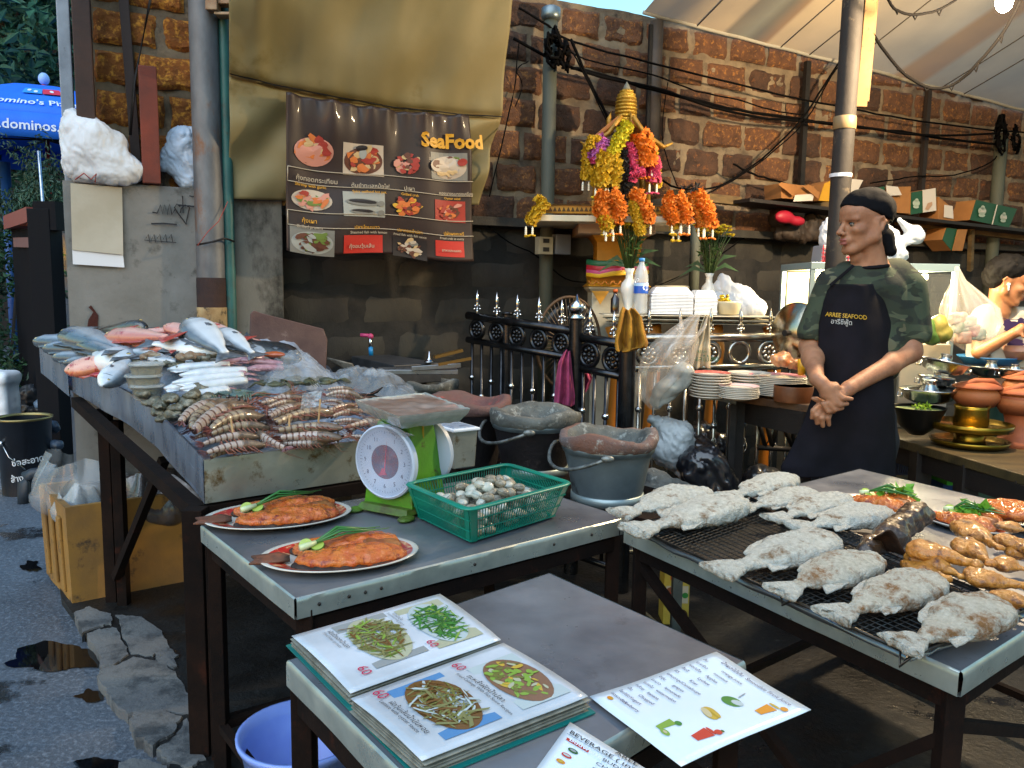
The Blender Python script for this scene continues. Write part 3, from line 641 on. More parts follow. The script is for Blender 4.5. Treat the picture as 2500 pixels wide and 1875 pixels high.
# umbrella with writing
UBL=mat('blue umbrella cloth','#1463d8',.65,c2='#1d70e6',sc=3,bump=.2);UDK=mat('umbrella cloth inside','#0c2c86',.8)
um=thing('patio_umbrella','blue patio umbrella with white lettering behind the low wall','umbrella',(Y(110,250,8)[0],8,0));UC=np.array([Y(110,250,8)[0],8.0])
RU,ZE,ZA=1.25,float(Y(110,268,6.85)[2]),float(Y(110,214,8)[2])
def uc(k,r,z):a=2*math.pi*(k+.5)/8+R(22);return np.array([UC[0]+r*math.cos(a),UC[1]+r*math.sin(a),z])
g=MB()
def canp(k,u,v):                                                  # u across panel, v apex->edge
    a=uc(k,RU,ZE)*(1-u)+uc(k+1,RU,ZE)*u;ap=np.array([UC[0],UC[1],ZA]);p=ap*(1-v)+a*v;return p+np.array([0,0,.10*math.sin(v*math.pi)-.0*v])
for k in range(8):g.grid(lambda u,v:canp(k,u,v),6,8)
build('canopy',g,UBL,um,smooth=True,solid=.006)
g=MB()
def valp(k,u,v):a=canp(k,u,1);return a+np.array([0,0,-.21*v])+(a-np.array([UC[0],UC[1],a[2]]))*.015*v
for k in range(8):g.grid(lambda u,v:valp(k,u,v),6,2)
build('valance',g,UBL,um,smooth=True,solid=.005)
g=MB();g.tube([(UC[0],UC[1],0),(UC[0],UC[1],ZA+.04)],.022,8);build('pole',g,mat('red pole','#a02a30',.5),um,smooth=True)
g=MB();g.ell((UC[0],UC[1],ZA+.08),(.05,.05,.06));build('finial',g,mat('pale blue plastic','#8fb4e8',.5),um,smooth=True)
for k in range(8):g=MB();g.bar(canp(k,0,.98)-np.array([0,0,.03]),np.array([UC[0],UC[1],ZE-.05]),.014);build('rib',g,DARKIRON,um)
# front panel = the one whose middle faces the camera
fk=min(range(8),key=lambda k:canp(k,.5,1)[1]);
if canp(fk,0,1)[0]<canp(fk,1,1)[0]:UF=lambda k,u,v:(canp if v<=1 else valp)(k,u,v)
g=MB();PW=float(np.linalg.norm(canp(fk,0,1)-canp(fk,1,1)));flip=canp(fk,0,1)[0]>canp(fk,1,1)[0]
def ufn(x,y,h):                                                   # x from left, y down the valance in metres (negative=up on canopy)
    u=x/PW;u=1-u if flip else u;nrm=np.array([0,-1,.4])/1.077
    if y>=0:return valp(fk,u,y/.21)+nrm*(h+.008)
    return canp(fk,u,1+y/1.2)+nrm*(h+.02)
put_text(g,"www.dominos.co.th",lambda x,y,h:ufn(x,.15-y,h),.04,0,.115,bold=.002);build('lettering',g,mat('white print','#d4def0',.6),um);g=MB();put_text(g,"Domino's Pizza",lambda x,y,h:ufn(x,-.13-y,h),.13,0,.13,bold=.002)
build('lettering',g,mat('white print','#d4def0',.6),um)
g=MB()
def rect(x0,y0,x1,y1,m,sk=0):g.poly([ufn(x0+sk,y0,.001+.001*m),ufn(x1+sk,y0,.001+.001*m),ufn(x1,y1,.001+.001*m),ufn(x0,y1,.001+.001*m)],m)
rect(.40,-.50,.62,-.36,0);rect(.63,-.50,.85,-.36,1)
for cx,cy in ((.47,-.44),(.55,-.41),(.74,-.43)):g.poly([ufn(cx+.025*math.cos(a),cy+.03*math.sin(a),.004) for a in np.linspace(0,6.28,12)[:-1]],2)
build('emblem',g,[mat('emblem blue','#2f8fd8',.6),mat('emblem red','#c8304a',.6),mat('white print','#d4def0')],um)
g=MB();
b2=Y(15,450,7.6);g.tube([(b2[0],b2[1],0),(b2[0],b2[1],2.45)],.045,8);tag(build('blue_pole',g,mat('blue pole','#1b4a8c',.5),smooth=True),'blue pole at the left edge below the umbrella','pole')
g=MB();b2=Y(108,450,6.3);g.tube([(b2[0]+.02,b2[1],.5),(b2[0]-.03,b2[1],2.35)],.013,6);tag(build('steel_rod',g,CHROME,smooth=True),'shiny thin rod left of the red umbrella pole','rod')
g=MB();b2=Y(140,460,6.0);g.box((b2[0],b2[1],.95),(.10,.08,1.9));tag(build('grey_pillar',g,mat('grey brown pillar','#5b5a5a',.8,bump=.4)),'short grey pillar beside the pale blue post','pillar')

# ================================================================== LAMPS SEEN IN THE PHOTO
def point(loc,W_,col,r=.04,name='bulb_light',parent=None):
    l=bpy.data.lights.new(name,'POINT');l.energy=W_;l.color=col;l.shadow_soft_size=r;o=bpy.data.objects.new(name,l);COL.objects.link(o);o.location=tuple(loc)
    return o
BP=Y(2452,4,3.35)
bl=thing('hanging_bulb','lit warm bulb hanging under the canopy at the top right','lamp',BP);g=MB();g.ell(BP-np.array([0,0,.0]),(.032,.032,.042),14,10);build('bulb',g,mat('lit bulb glass','#fff1c8',emit='#ffe2a0',es=45),bl,smooth=True)
g=MB();g.tube([BP+np.array([0,0,.035]),BP+np.array([0,0,.10])],.018,10);build('socket',g,DARKIRON,bl,smooth=True);g=MB();g.tube([BP+np.array([0,0,.09]),BP+np.array([0,.0,.28])],.004,5);build('cord',g,DARKIRON,bl)
point(BP-np.array([.0,.03,.09]),62,(1.0,.75,.46),.05)

# ================================================================== TABLES
ZT1=.72
def U2(a):return np.array([math.cos(R(a)),math.sin(R(a)),0])
def steel_table(name,label,C,z,legs_px,dz=.045,legw=.035,legz=0,mt=TOPST,braces=True,rivets=()):
    """C: four corners (near, left, far, right) on z"""
    c=sum(C)/4;t=thing(name,label,'table',(c[0],c[1],0));g=MB()
    def tf(u,v):
        p=(C[0]*(1-u)+C[3]*u)*(1-v)+(C[1]*(1-u)+C[2]*u)*v;return p+np.array([0,0,.0012*nz(p*5,1,3)])
    g.grid(tf,30,30);build('table_top',g,mt,t,smooth=True)
    g=MB()
    for i in range(4):
        a,b=C[i],C[(i+1)%4];o=np.cross(b-a,(0,0,1));o=o/np.linalg.norm(o)
        if (o@(a-c))<0:o=-o
        def ff(u,v,a=a,b=b,o=o):
            p=a*(1-u)+b*u;w=.0025*nz(p*6+np.array([0,0,v*3]),1,i);pr=[(0,.0),(.004,-.003),(.005,-.012),(.004,-dz),(-.006,-dz-.001)][int(round(v*4))]
            return p+o*(pr[0]+w*(v>.3))+np.array([0,0,pr[1]+.0012])
        g.grid(ff,40,4)
    sk=build('folded_edge',g,EDGE,t,smooth=True,angle=50)
    for (x,y) in rivets:
        pass
    legs=[]
    for (dx,dy) in ((0,0),(0,1),(1,1),(1,0)):
        q=(C[0]*(1-dx)+C[3]*dx)*(1-dy)+(C[1]*(1-dx)+C[2]*dx)*dy;q=q+(c-q)*.06;legs.append(q)
        g=MB();g.bar((q[0],q[1],legz),(q[0],q[1],z-.03),legw);build('leg',g,RUST,t,bevel=.002)
    if braces:
        for i in range(4):
            a,b=legs[i],legs[(i+1)%4];g=MB();g.bar((a[0],a[1],z-.07),(b[0],b[1],z-.07),.03,.035);build('apron_bar',g,RUST,t)
            g=MB();zz=legz+.16;g.bar((a[0],a[1],zz),(b[0],b[1],zz),.022,.022);build('brace',g,RUST,t)
    return t,legs
T1C=[Z(722,1461,ZT1),Z(493,1283,ZT1),None,Z(1527,1264,ZT1)];T1C[2]=T1C[1]+(T1C[3]-T1C[0])*1.0
t1,l1=steel_table('steel_table','steel topped table with the two fish plates, the green scale and the basket',T1C,ZT1,None)
g=MB()
for t in (.05,.12,.16,.2,.46,.72,.86):p=T1C[0]*(1-t)+T1C[3]*t+np.array([0,0,-.022]);o=np.array([.63,-.777,0]);g.ell(p+o*.005,(.004,.004,.004),8,6)
build('rivets',g,DARKIRON,t1,smooth=True)
ZF=.72
TFC=[Z(966,1875,ZF)+np.array([.09,-.115,0]),Z(705,1612,ZF),Z(1341,1399,ZF),None];TFC[3]=TFC[0]+(TFC[2]-TFC[1])
steel_table('steel_table','bare grey steel table nearest the camera carrying the open menu',TFC,ZF,None,legz=0)
ZG=.72
L_,Rr,Ap=Z(1527,1285,ZG),Z(2345,1640,ZG),Z(2099,1145,ZG);TGC=[Rr,L_,Ap,Rr+(Ap-L_)]
tg,lg=steel_table('steel_table','steel table at right carrying the grilled fish and chicken',TGC,ZG,None)
g=MB();
def xb(a,b):g.bar(a,b,.022,.022)
mid=(lg[0]+lg[1])/2;a,b=lg[0],lg[1];xb((a[0],a[1],.58),(a[0]*.5+b[0]*.5,a[1]*.5+b[1]*.5,.16));xb((a[0],a[1],.16),(b[0],b[1],.62));a,b=lg[0],lg[3];xb((a[0],a[1],.6),(b[0],b[1],.16));xb((a[0],a[1],.14),(b[0],b[1],.6))
build('cross_brace',g,RUST,tg)

# ================================================================== FISH STALL
n2=np.array([-.629,.777]);KT=.092;A0=Z(497,1122,.87);SN=np.array([-KT*n2[0],-KT*n2[1],1.0]);SNn=SN/np.linalg.norm(SN)
def SR(x,y,h=0.0):return PL(x,y,A0+np.array([0,0,h]),SN)
def heap(p):
    t=(p[:2]-A0[:2])@n2;q=(p[:2]-A0[:2])@np.array([.777,.629]);q=q-.0*t
    e=min(1,max(0,(t-.3)/.85));e=e*e*(3-2*e);f=min(1,max(0,(q+.02)/.22));return A0[2]+KT*t+.135*e*f
def S(x,y,h=0.0):
    d=ray(x,y);a=1.2;b=1.2
    while b<6:
        p=CAMP+d*b
        if p[2]<heap(p)+h:break
        a=b;b+=.03
    for _ in range(12):
        m=(a+b)/2;p=CAMP+d*m
        if p[2]<heap(p)+h:b=m
        else:a=m
    return CAMP+d*b
DN=np.array([0,0,1.])
st=thing('fish_stall','sloping steel display tray on a rusty stand, heaped with raw seafood','display stall',(A0[0],A0[1],0))
left=[SR(x,y) for x,y in [(497,1122),(460,1083),(424,1047),(380,1003),(345,978),(316,959),(285,942),(253,927),(215,906),(174,886)]]
FRc=SR(955,1066);BRc=SR(800,892)
def wallstrip(mb,P,hgt,out,m=0,n2_=24):
    P=[np.array(p) for p in P];L=[0]
    for i in range(1,len(P)):L.append(L[-1]+np.linalg.norm(P[i]-P[i-1]))
    def at(t):
        d=t*L[-1];i=max(j for j in range(len(L)) if L[j]<=d+1e-9);i=min(i,len(P)-2);f=(d-L[i])/(L[i+1]-L[i]);return P[i]*(1-f)+P[i+1]*f
    pr=[(-.012,-.006),(-.006,.0),(0,-.001),(.002,-.012),(0,-hgt),(-.012,-hgt-.001)]
    def fn(u,v):
        p=at(u);a,b=at(max(0,u-.02)),at(min(1,u+.02));o=np.cross(b-a,(0,0,1));o=o/np.linalg.norm(o)*out;q=pr[int(round(v*5))]
        return p+o*(q[0]+.004*nz(p*5+np.array([0,0,v*2]),1,7)*(v>.3))+np.array([0,0,q[1]])
    mb.grid(fn,48,5,m)
g=MB();wallstrip(g,left[::-1],.125,1);build('side_panel',g,TRAYST,st,smooth=True,angle=60)
g=MB();wallstrip(g,[left[0],FRc],.125,1);build('front_panel',g,TRAYRUST,st,smooth=True,angle=60)
g=MB();wallstrip(g,[FRc,BRc],.125,1);build('side_panel',g,TRAYST,st,smooth=True,angle=60)
C2=SR(96,842);g=MB();wallstrip(g,[C2,left[-1]+np.array([-.01,-.01,-.012])],.13,1);build('side_panel',g,TRAYST,st,smooth=True,angle=60)
BL=C2+(BRc-left[-1])*.75;
g=MB()
outl=left+[C2,BL,BRc,FRc];cen=sum(outl)/len(outl)
g.add([p+np.array([0,0,-.115]) for p in outl]+[p+np.array([0,0,-.121]) for p in outl],[tuple(range(len(outl))),tuple(range(2*len(outl)-1,len(outl)-1,-1))]);build('tray_bottom',g,TRAYST,st)
ICE=mat('crushed ice','#a9b6c6',.25,c2='#7d8ba0',sc=40,amt=.4,bump=1.5,bsc=130,spec=.6,coat=.3)
def bedp(u,v):
    a=left[0]*(1-u)+FRc*u;i=v*(len(left)-1);k=min(int(i),len(left)-2);Lp=left[k]*(1-(i-k))+left[k+1]*(i-k);Rp=FRc*(1-v)+BRc*v;p=Lp*(1-u)+Rp*u;p=Lp+(p-Lp)*1.0
    e=min(u,1-u,v*1.5,1);h=-.055+.05*min(1,v*1.4)*min(1,e*5);h+=max(0,heap(p)-(A0[2]+KT*((p[:2]-A0[:2])@n2)))*min(1,(1-u)*4+.3)
    return p+DN*(h+.012*nz(p*22,1,2)+.006*nz(p*60,1,5))
g=MB();g.grid(bedp,70,90);
g.grid(lambda u,v:(left[-1]*(1-u)+BRc*u)*(1-v)+(C2*(1-u)+(BRc+np.array([-.12,.12,0]))*u)*v+DN*(-.01+.02*nz((u*30,v*12,1))+.10*min(1,u*4)*(1-v*.6)*min(1,(1-u)*3)),40,14);build('ice_bed',g,ICE,st,smooth=True)
g=MB()
g.bar(left[0]+np.array([-.02,0,-.15]),left[-1]+np.array([.03,-.03,-.16]),.04,.04);build('side_rail',g,RUST,st)
g=MB();g.bar(left[0]+np.array([-.02,0,-.15]),FRc+np.array([0,0,-.15]),.035,.035);build('front_rail',g,RUST,st)
pl=Z(497,1858,.0)
def leg(P,z0,z1,w=.05,n='leg',par=st,m_=RUST):
    g=MB();g.bar((P[0],P[1],z0),(P[0],P[1],z1),w);return build(n,g,m_,par,bevel=.002)
leg(pl,0,.74,.055);p=Z(538,1872,0);leg(p,0,.72,.035)
q=V0=left[-2]+np.array([.06,.0,0]);leg(q,0,q[2]-.15,.045);q=SR(235,925);leg((q[0]+.02,q[1]+.1),0,.80,.04);q=FRc+np.array([-.04,.04,0]);leg(q,0,.72,.04)
g=MB();q=left[4];g.bar((q[0]+.05,q[1]+.05,.72),(left[-2][0]+.1,left[-2][1]-.05,.15),.03,.03);build('brace',g,RUST,st);g=MB();g.bar((pl[0],pl[1],.10),(p[0]+.5,p[1]+.4,.10),.03,.03);build('brace',g,RUST,st)
# burlap/bark wrapped rail end
g=MB();a=Z(412,1178,.70);a=PL(412,1178,A0,(.777,.629,0));P_=[S(x,y,-.17) for x,y in [(418,1178),(448,1205),(472,1228),(488,1242)]];g.tube(P_,[.026,.03,.028,.02],14);roughen(g,.006,40)
P_=[S(x,y,-.16) for x,y in [(482,1243),(510,1238),(548,1228)]];g.tube(P_,[.016,.018,.010],10);o=build('wrapped_rail_end',g,mat('flaking bark wrap','#7d6a5c',.9,c2='#b9b0a8',sc=18,amt=.35,bump=1.4,bsc=60,c3='#463224',sc3=16,a3=.3),st,smooth=True)

# ------------------------------------------------------------------ fish maker (tail x=0, head x=1, lying on its side, Z up)
PROF=dict(
 tilapia=[(0,.05,.05,.018),(.10,.058,.055,.03),(.28,.13,.115,.055),(.48,.195,.16,.085),(.66,.21,.175,.10),(.8,.185,.155,.09),(.9,.135,.11,.068),(.97,.07,.06,.04),(1,.02,.02,.012)],
 slim=[(0,.035,.035,.015),(.12,.05,.045,.03),(.35,.095,.09,.055),(.6,.12,.115,.075),(.8,.11,.10,.07),(.92,.075,.065,.05),(.98,.04,.035,.03),(1,.012,.012,.01)],
 catfish=[(0,.02,.02,.012),(.2,.05,.045,.03),(.5,.075,.07,.06),(.75,.085,.08,.08),(.9,.07,.06,.08),(.98,.04,.035,.055),(1,.015,.015,.02)])
def prof(kind,x):
    P=PROF[kind];i=max(k for k in range(len(P)) if P[k][0]<=x+1e-9);i=min(i,len(P)-2);f=(x-P[i][0])/(P[i+1][0]-P[i][0]);f=f*f*(3-2*f)*.5+f*.5;return [P[i][q]*(1-f)+P[i+1][q]*f for q in (1,2,3)]
def fish_body(kind,nx=34,nr=22,bend=0,amp=0,seed=0,thick=1.0):
    g=MB();V=[];A=[]
    for i in range(nx+1):
        x=i/nx;x=1-(1-x)**1.25;ht,hb,th=prof(kind,x)
        for k in range(nr):
            a=2*math.pi*k/nr;y=math.sin(a);z=math.cos(a);h=ht if y>0 else hb
            V.append((x,math.copysign(abs(y)**.9,y)*h+bend*math.sin(x*math.pi),math.copysign(abs(z)**.8,z)*th*thick));A.append(.02+.96*(y*.5+.5))
    F=[(i*nr+k,i*nr+(k+1)%nr,(i+1)*nr+(k+1)%nr,(i+1)*nr+k) for i in range(nx) for k in range(nr)]+[tuple(range(nr)),tuple(nx*nr+k for k in reversed(range(nr)))]
    g.add(V,F,0,A)
    if amp:roughen(g,amp,6,seed*3.1,2);roughen(g,amp*.42,26,seed*2.1,3)
    return g
def fin(pts,th=.006,wave=.0,amp=0,seed=0):
    """closed outline in x,y turned into a thin wavy fin"""
    g=MB();P=np.array(pts,float);n=len(P);c=P.mean(0)
    V=[];RG=(1.0,.85,.6,.3) if amp else (1.0,.55)
    if amp:P=np.array([P[i]*(1-f)+P[(i+1)%n]*f for i in range(n) for f in (0,.25,.5,.75)]);n=len(P)
    for s_ in (1,-1):
        for ring in RG:
            for q in P:r=c+(q-c)*ring;V.append((r[0],r[1],s_*th*(.35 if ring==1 else 1)+wave*math.sin(r[1]*22+r[0]*9)))
        V.append((c[0],c[1],s_*th*1.1))
    K=len(RG);o=K*n+1;F=[]
    for s_ in (0,1):
        b=s_*o
        for i in range(n):
            j=(i+1)%n
            for q in range(K-1):F.append((b+q*n+i,b+q*n+j,b+(q+1)*n+j,b+(q+1)*n+i))
            F.append((b+(K-1)*n+i,b+(K-1)*n+j,b+K*n))
    for i in range(n):j=(i+1)%n;F.append((i,j,o+j,o+i))
    g.add(V,F)
    if amp:roughen(g,amp,14,seed)
    return g
def tailfin(w=.19,l=.20,fork=.35,seed=0,ragged=0.0):
    r_=random.Random(seed);P=[(.05,.05)]
    for i in range(9):t=i/8;y=w*(1-2*t);P.append((-l*(1-fork*(1-abs(1-2*t)))+r_.uniform(-ragged,ragged),y+r_.uniform(-ragged,ragged)*.6))
    P.append((.05,-.05));return P
def make_fish(name,label,cat,kind,mb_,mf,loc,X,N=DN,s=.2,bend=0,amp=0,seed=0,group=None,eye=True,fins=True,thick=1.0,fork=.35,ragged=0,mf2=None,flip=False):
    t=thing(name,label,cat,(0,0,0),group)
    b=build('body',fish_body(kind,64 if amp else 34,44 if amp else 22,bend=bend,amp=amp,seed=seed,thick=thick),mb_,t,smooth=True,local=True)
    f_=fin(tailfin(seed=seed,fork=fork,ragged=ragged,w=(.14 if amp else .17) if kind!='catfish' else .07,l=.17 if amp else .20),.024 if amp else .005,.008,amp*.6,seed);build('tail_fin',f_,mf,t,smooth=True,local=True)
    if fins:
        k=prof(kind,.5)[0];
        P=[(.22,prof(kind,.22)[0]*.8)]+[(.25+.09*i,prof(kind,.25+.09*i)[0]+(.055 if i%2 else .04)+bend*.6) for i in range(6)]+[(.84,prof(kind,.84)[0]*.85)]
        build('dorsal_fin',fin(P,.008 if amp else .004,.004,amp*.4,seed+1),mf,t,smooth=True,local=True)
        P=[(.2,-prof(kind,.2)[1]*.7),(.14,-prof(kind,.2)[1]-.07),(.26,-prof(kind,.26)[1]-.05),(.42,-prof(kind,.42)[1]*.9)];build('anal_fin',fin(P,.008 if amp else .004,.004,amp*.4,seed+2),mf,t,smooth=True,local=True)
        P=[(.72,-.02),(.62,-.075),(.53,-.09),(.55,-.03),(.62,.0)];q=fin(P,.006,.004,0,seed);q.xf(t=(0,0,prof(kind,.62)[2]*thick*.93));amp or build('side_fin',q,mf2 or mf,t,smooth=True,local=True)
    if eye:
        h=prof(kind,.9);g=MB();g.ell((.895,h[0]*.30,h[2]*.86*thick),(.026,.026,.012),12,8);e=build('eye',g,EYEW,t,smooth=True,local=True)
        g=MB();g.ell((.897,h[0]*.30,h[2]*.86*thick+.0065),(.014,.014,.009),10,6);build('pupil',g,EYEB,e,smooth=True,local=True)
        g=MB();pts=[(.80+.015*math.sin(v*3.14),h[0]*(.9-1.7*v),prof(kind,.8)[2]*thick*(.98*math.sqrt(max(0,1-(.9-1.7*v)**2*.7)))) for v in np.linspace(.05,1,9)];g.tube(pts,.004,5);build('gill_edge',g,mf,t,smooth=True,local=True)
    M=MX(loc,X,N,s)
    if flip:M=M@Matrix.Rotation(math.pi,4,'X')
    t.matrix_world=M;return t
EYEW=mat('fish eye ring','#b9a36a',.2,coat=.5);EYEB=mat('fish pupil','#08080a',.08,coat=1)
def scaly(name,back,side,belly,rough=.22,ex=None):
    return mat(name,side,rough,attr=dict(st=[(.12,belly),(.45,side),(.72,side),(.93,back)],ns=6,na=.16),rand=9,bump=.35,bsc=95,spec=.7,coat=.55,**(ex or {}))
SILV=scaly('silver fish skin','#566068','#bcc5cd','#e4e8ea');GREYF=scaly('grey fish skin','#454d56','#96a0aa','#c6ccd4');PINKF=scaly('pink snapper skin','#b8705e','#cfa096','#d9c2bd',ex=dict(c3='#97242a',sc3=9,a3=.2));REDF=scaly('red snapper skin','#c0704a','#cf9a84','#d4b6ae',ex=dict(c3='#9e2028',sc3=8,a3=.36));DARKF=scaly('dark catfish skin','#0e1014','#1f242a','#4a4638',.15);BLUEF=scaly('blue grey fish skin','#3c4248','#86909a','#bcc2ca')
FINM=mat('fish fin','#5a616a',.35,c2='#3c4249',sc=20,coat=.4);FINR=mat('red fin','#a8483e',.35,c2='#8a3432',sc=20,coat=.4)
def onS(name,label,kind,m,mf,tail,head,h=0.02,group='raw fish heaped on the ice',sc=1,roll=0,seed=0,**kw):
    a=S(tail[0],tail[1],h);b=S(head[0],head[1],h);d=b-a;L=np.linalg.norm(d);N=SNn+np.array([.35,-.8,0])*(roll+.35)
    return make_fish(name,label,'fish',kind,m,mf,a,d,N,L*sc,seed=seed,group=group,**kw)
FISH=[
 ('catfish','black catfish at the back of the heap against the low grey wall','catfish',DARKF,FINM,(205,818),(350,806),.05,.0,1),
 ('catfish','second black catfish lying behind the first, partly hidden','catfish',DARKF,FINM,(280,818),(392,822),.03,.0,2),
 ('grey_fish','grey fish with its head furthest over the left rim','slim',GREYF,FINM,(225,838),(90,833),.055,.15,3),
 ('grey_fish','second grey fish at the left rim, just in front of the outermost','slim',GREYF,FINM,(245,852),(113,850),.045,.15,4),
 ('grey_fish','third grey fish at the left rim, mouth open','slim',GREYF,FINM,(262,872),(136,872),.035,.15,5),
 ('grey_fish','grey fish at the left rim beside the big red snapper','slim',BLUEF,FINM,(280,868),(160,886),.03,.15,6),
 ('grey_fish','grey fish behind the row of heads, below the black catfish','slim',GREYF,FINM,(290,850),(165,822),.075,.1,7),
 ('grey_fish','small grey fish between the grey heads and the pink fish','slim',BLUEF,FINM,(300,868),(205,842),.07,.1,8),
 ('pink_fish','long pink fish with a dark red belly behind the silver ones','slim',PINKF,FINR,(405,822),(268,822),.085,.35,9),
 ('pink_fish','pink fish behind the long pink one, against the low wall','slim',PINKF,FINR,(440,805),(350,812),.07,.3,10),
 ('pink_fish','pink fish head with a red spot left of the upright silver fish','tilapia',PINKF,FINR,(500,818),(416,800),.075,.35,11),
 ('pink_fish','pink fish back showing behind the upright silver fish','tilapia',PINKF,FINR,(590,825),(500,800),.07,.35,12),
 ('pink_fish','pink fish low down behind the small silver fish','slim',PINKF,FINR,(560,822),(645,842),.05,.3,13),
 ('silver_fish','large silver fish lying across the middle of the heap','tilapia',SILV,FINM,(375,838),(512,852),.07,.45,14),
 ('silver_fish','large silver fish lying upright at the highest point of the heap','tilapia',SILV,FINM,(548,862),(476,796),.10,.4,15),
 ('silver_fish','silver fish right of the upright one','tilapia',SILV,FINM,(615,862),(545,815),.08,.4,16),
 ('grey_fish','small blotched grey fish beside the brown board','tilapia',GREYF,FINM,(585,838),(640,862),.05,.3,17),
 ('dark_fish','dark fish with upright black tail against the brown board','tilapia',DARKF,FINM,(608,832),(712,872),.06,.4,18),
 ('blue_fish','blue grey fish in front of the large silver one','slim',BLUEF,FINM,(345,872),(425,882),.055,.3,19),
 ('blue_fish','second blue grey fish behind the plastic tubs','slim',BLUEF,FINM,(310,895),(400,878),.04,.2,20),
 ('red_snapper','big red snapper hanging over the left rim, head outward','tilapia',REDF,FINR,(305,872),(182,900),.045,.75,21),
 ('silver_fish','silver white fish lying beside the big red snapper','tilapia',SILV,FINM,(322,872),(262,930),.055,.55,22),
]
for k,(ta,he,m_,kd) in enumerate([((335,850),(250,858),0,'tilapia'),((420,852),(330,848),1,'slim'),((470,868),(545,872),0,'slim'),((395,868),(300,862),0,'slim'),((630,855),(560,838),0,'tilapia'),((340,835),(420,838),2,'slim'),((220,862),(300,884),0,'tilapia')]):
    FISH.append((('silver_fish','pink_fish','grey_fish')[m_],('small silver fish under the long pink one','pale pink fish in the middle of the heap','slim silver fish in front of the upright silver ones','slim silver fish behind the plastic tubs','small silver fish between the two upright silver ones','grey fish wedged beneath the large silver one','silver fish between the grey heads and the red snapper')[k],kd,(SILV,PINKF,GREYF)[m_],FINR if m_==1 else FINM,ta,he,.045,.4,40+k))
for nm,lb,kd,m,mf,ta,he,h,ro,sd in FISH:onS(nm,lb,kd,m,mf,ta,he,h,roll=ro,seed=sd,sc=1.2 if kd=='tilapia' else 1.05,fins=(kd!='catfish'),thick=1.15)
def blob(name,label,cat,prims,m,vox=.004,k=.012,amp=0,s=20,group=None,oct_=2):
    g=sdf(prims,vox,k)
    if amp:roughen(g,amp,s,1.3,oct_)
    return tag(build(name,g,m,smooth=True),label,cat,group)
ORG=mat('orange flesh slab','#b55a2c',.25,c2='#93431f',sc=12,coat=.4)
p=S(677,866,.06);blob('salmon_slice','orange flesh slice in front of the dark fish','fish slice',[('e',p,(.055,.03,.014))],ORG,amp=.003)
GUTR=mat('red gill flesh','#7a1416',.25,c2='#b33a3c',sc=40,coat=.5)
for k,(x,y) in enumerate([(258,921),(283,925),(236,915)]):
    p=S(x,y,.035);blob('gill_piece',['dark red gill scrap below the silver white fish','red gill scrap on the ice behind the tray rim','red gill scrap at the snapper’s mouth'.replace('’',"'")][k],'gill',[('e',p+np.array([rnd.uniform(-.012,.012),rnd.uniform(-.01,.01),0]),(.014,.01,.007)) for _ in range(5)],GUTR,.003,.006,.003,60,'red gill scraps')
# squid
SQW=mat('white squid','#c9cfd4',.18,c2='#b5bfc8',sc=8,coat=.7,spec=.6,sss=.15);SQP=mat('pink squid','#a98791',.2,c2='#8c6670',sc=10,amt=.4,coat=.6,c3='#4a2f40',sc3=14,a3=.2)
def squid(label,a,b,m,h=.03,w=.026,tent=True,group='white squid in a row'):
    A,B=S(*a,h),S(*b,h);d=B-A;L=np.linalg.norm(d);t=thing('squid',label,'squid',(0,0,0),group);g=MB();n=16
    pts=[(x,.012*math.sin(x*5),.006*math.sin(x*3.1)) for x in np.linspace(0,1,n)];rr_=[max(.004,(w/L)*min(1,(.22+x*3.2) if x<.25 else 1.0)*(1-.25*max(0,x-.7)/.3)) for x in np.linspace(0,1,n)]
    g.tube(pts,rr_,14,sq=(1,.72));build('mantle',g,m,t,smooth=True,local=True)
    g=fin([(.02,0),(.12,1.9*w/L),(.36,1.2*w/L),(.38,0),(.36,-1.2*w/L),(.12,-1.9*w/L)],.008,.01);g.xf(t=(0,0,-.25*w/L));build('fin',g,m,t,smooth=True,local=True)
    if tent:
        g=MB()
        for k in range(6):an=k-2.5;g.tube([(1,an*.01,0),(1.08,an*.022,.01),(1.18+.02*(k%3),an*.035,-.02)],[.012,.008,.003],6)
        build('tentacles',g,SQP,t,smooth=True,local=True)
    t.matrix_world=MX(A,d,SNn,L)
for k,(a,b) in enumerate([((560,890),(408,902)),((600,903),(438,916)),((592,915),(420,935)),((600,928),(440,950)),((555,950),(452,972)),((505,938),(400,948)),((545,893),(415,890))]):
    squid(['white squid at the back of the squid row','white squid second from the back, the longest','white squid in the middle of the row','white squid fourth in the row, tip to the oysters','white squid nearest the oysters','short white squid against the plastic tubs','white squid half under the back of the row'][k],b,a,SQW,[.045,.055,.05,.05,.035,.03,.03][k],.024)
for k,(a,b) in enumerate([((522,888),(640,872)),((560,878),(690,888)),((600,900),(690,898)),((540,900),(600,912))]):
    squid(['pink squid left of the orange slice','long pink squid below the orange slice','pink squid partly under the clear bag','pale pink squid with dark arms touching the white ones'][k],a,b,SQP,.05,.019,k==3,'pink squid behind the white squid')
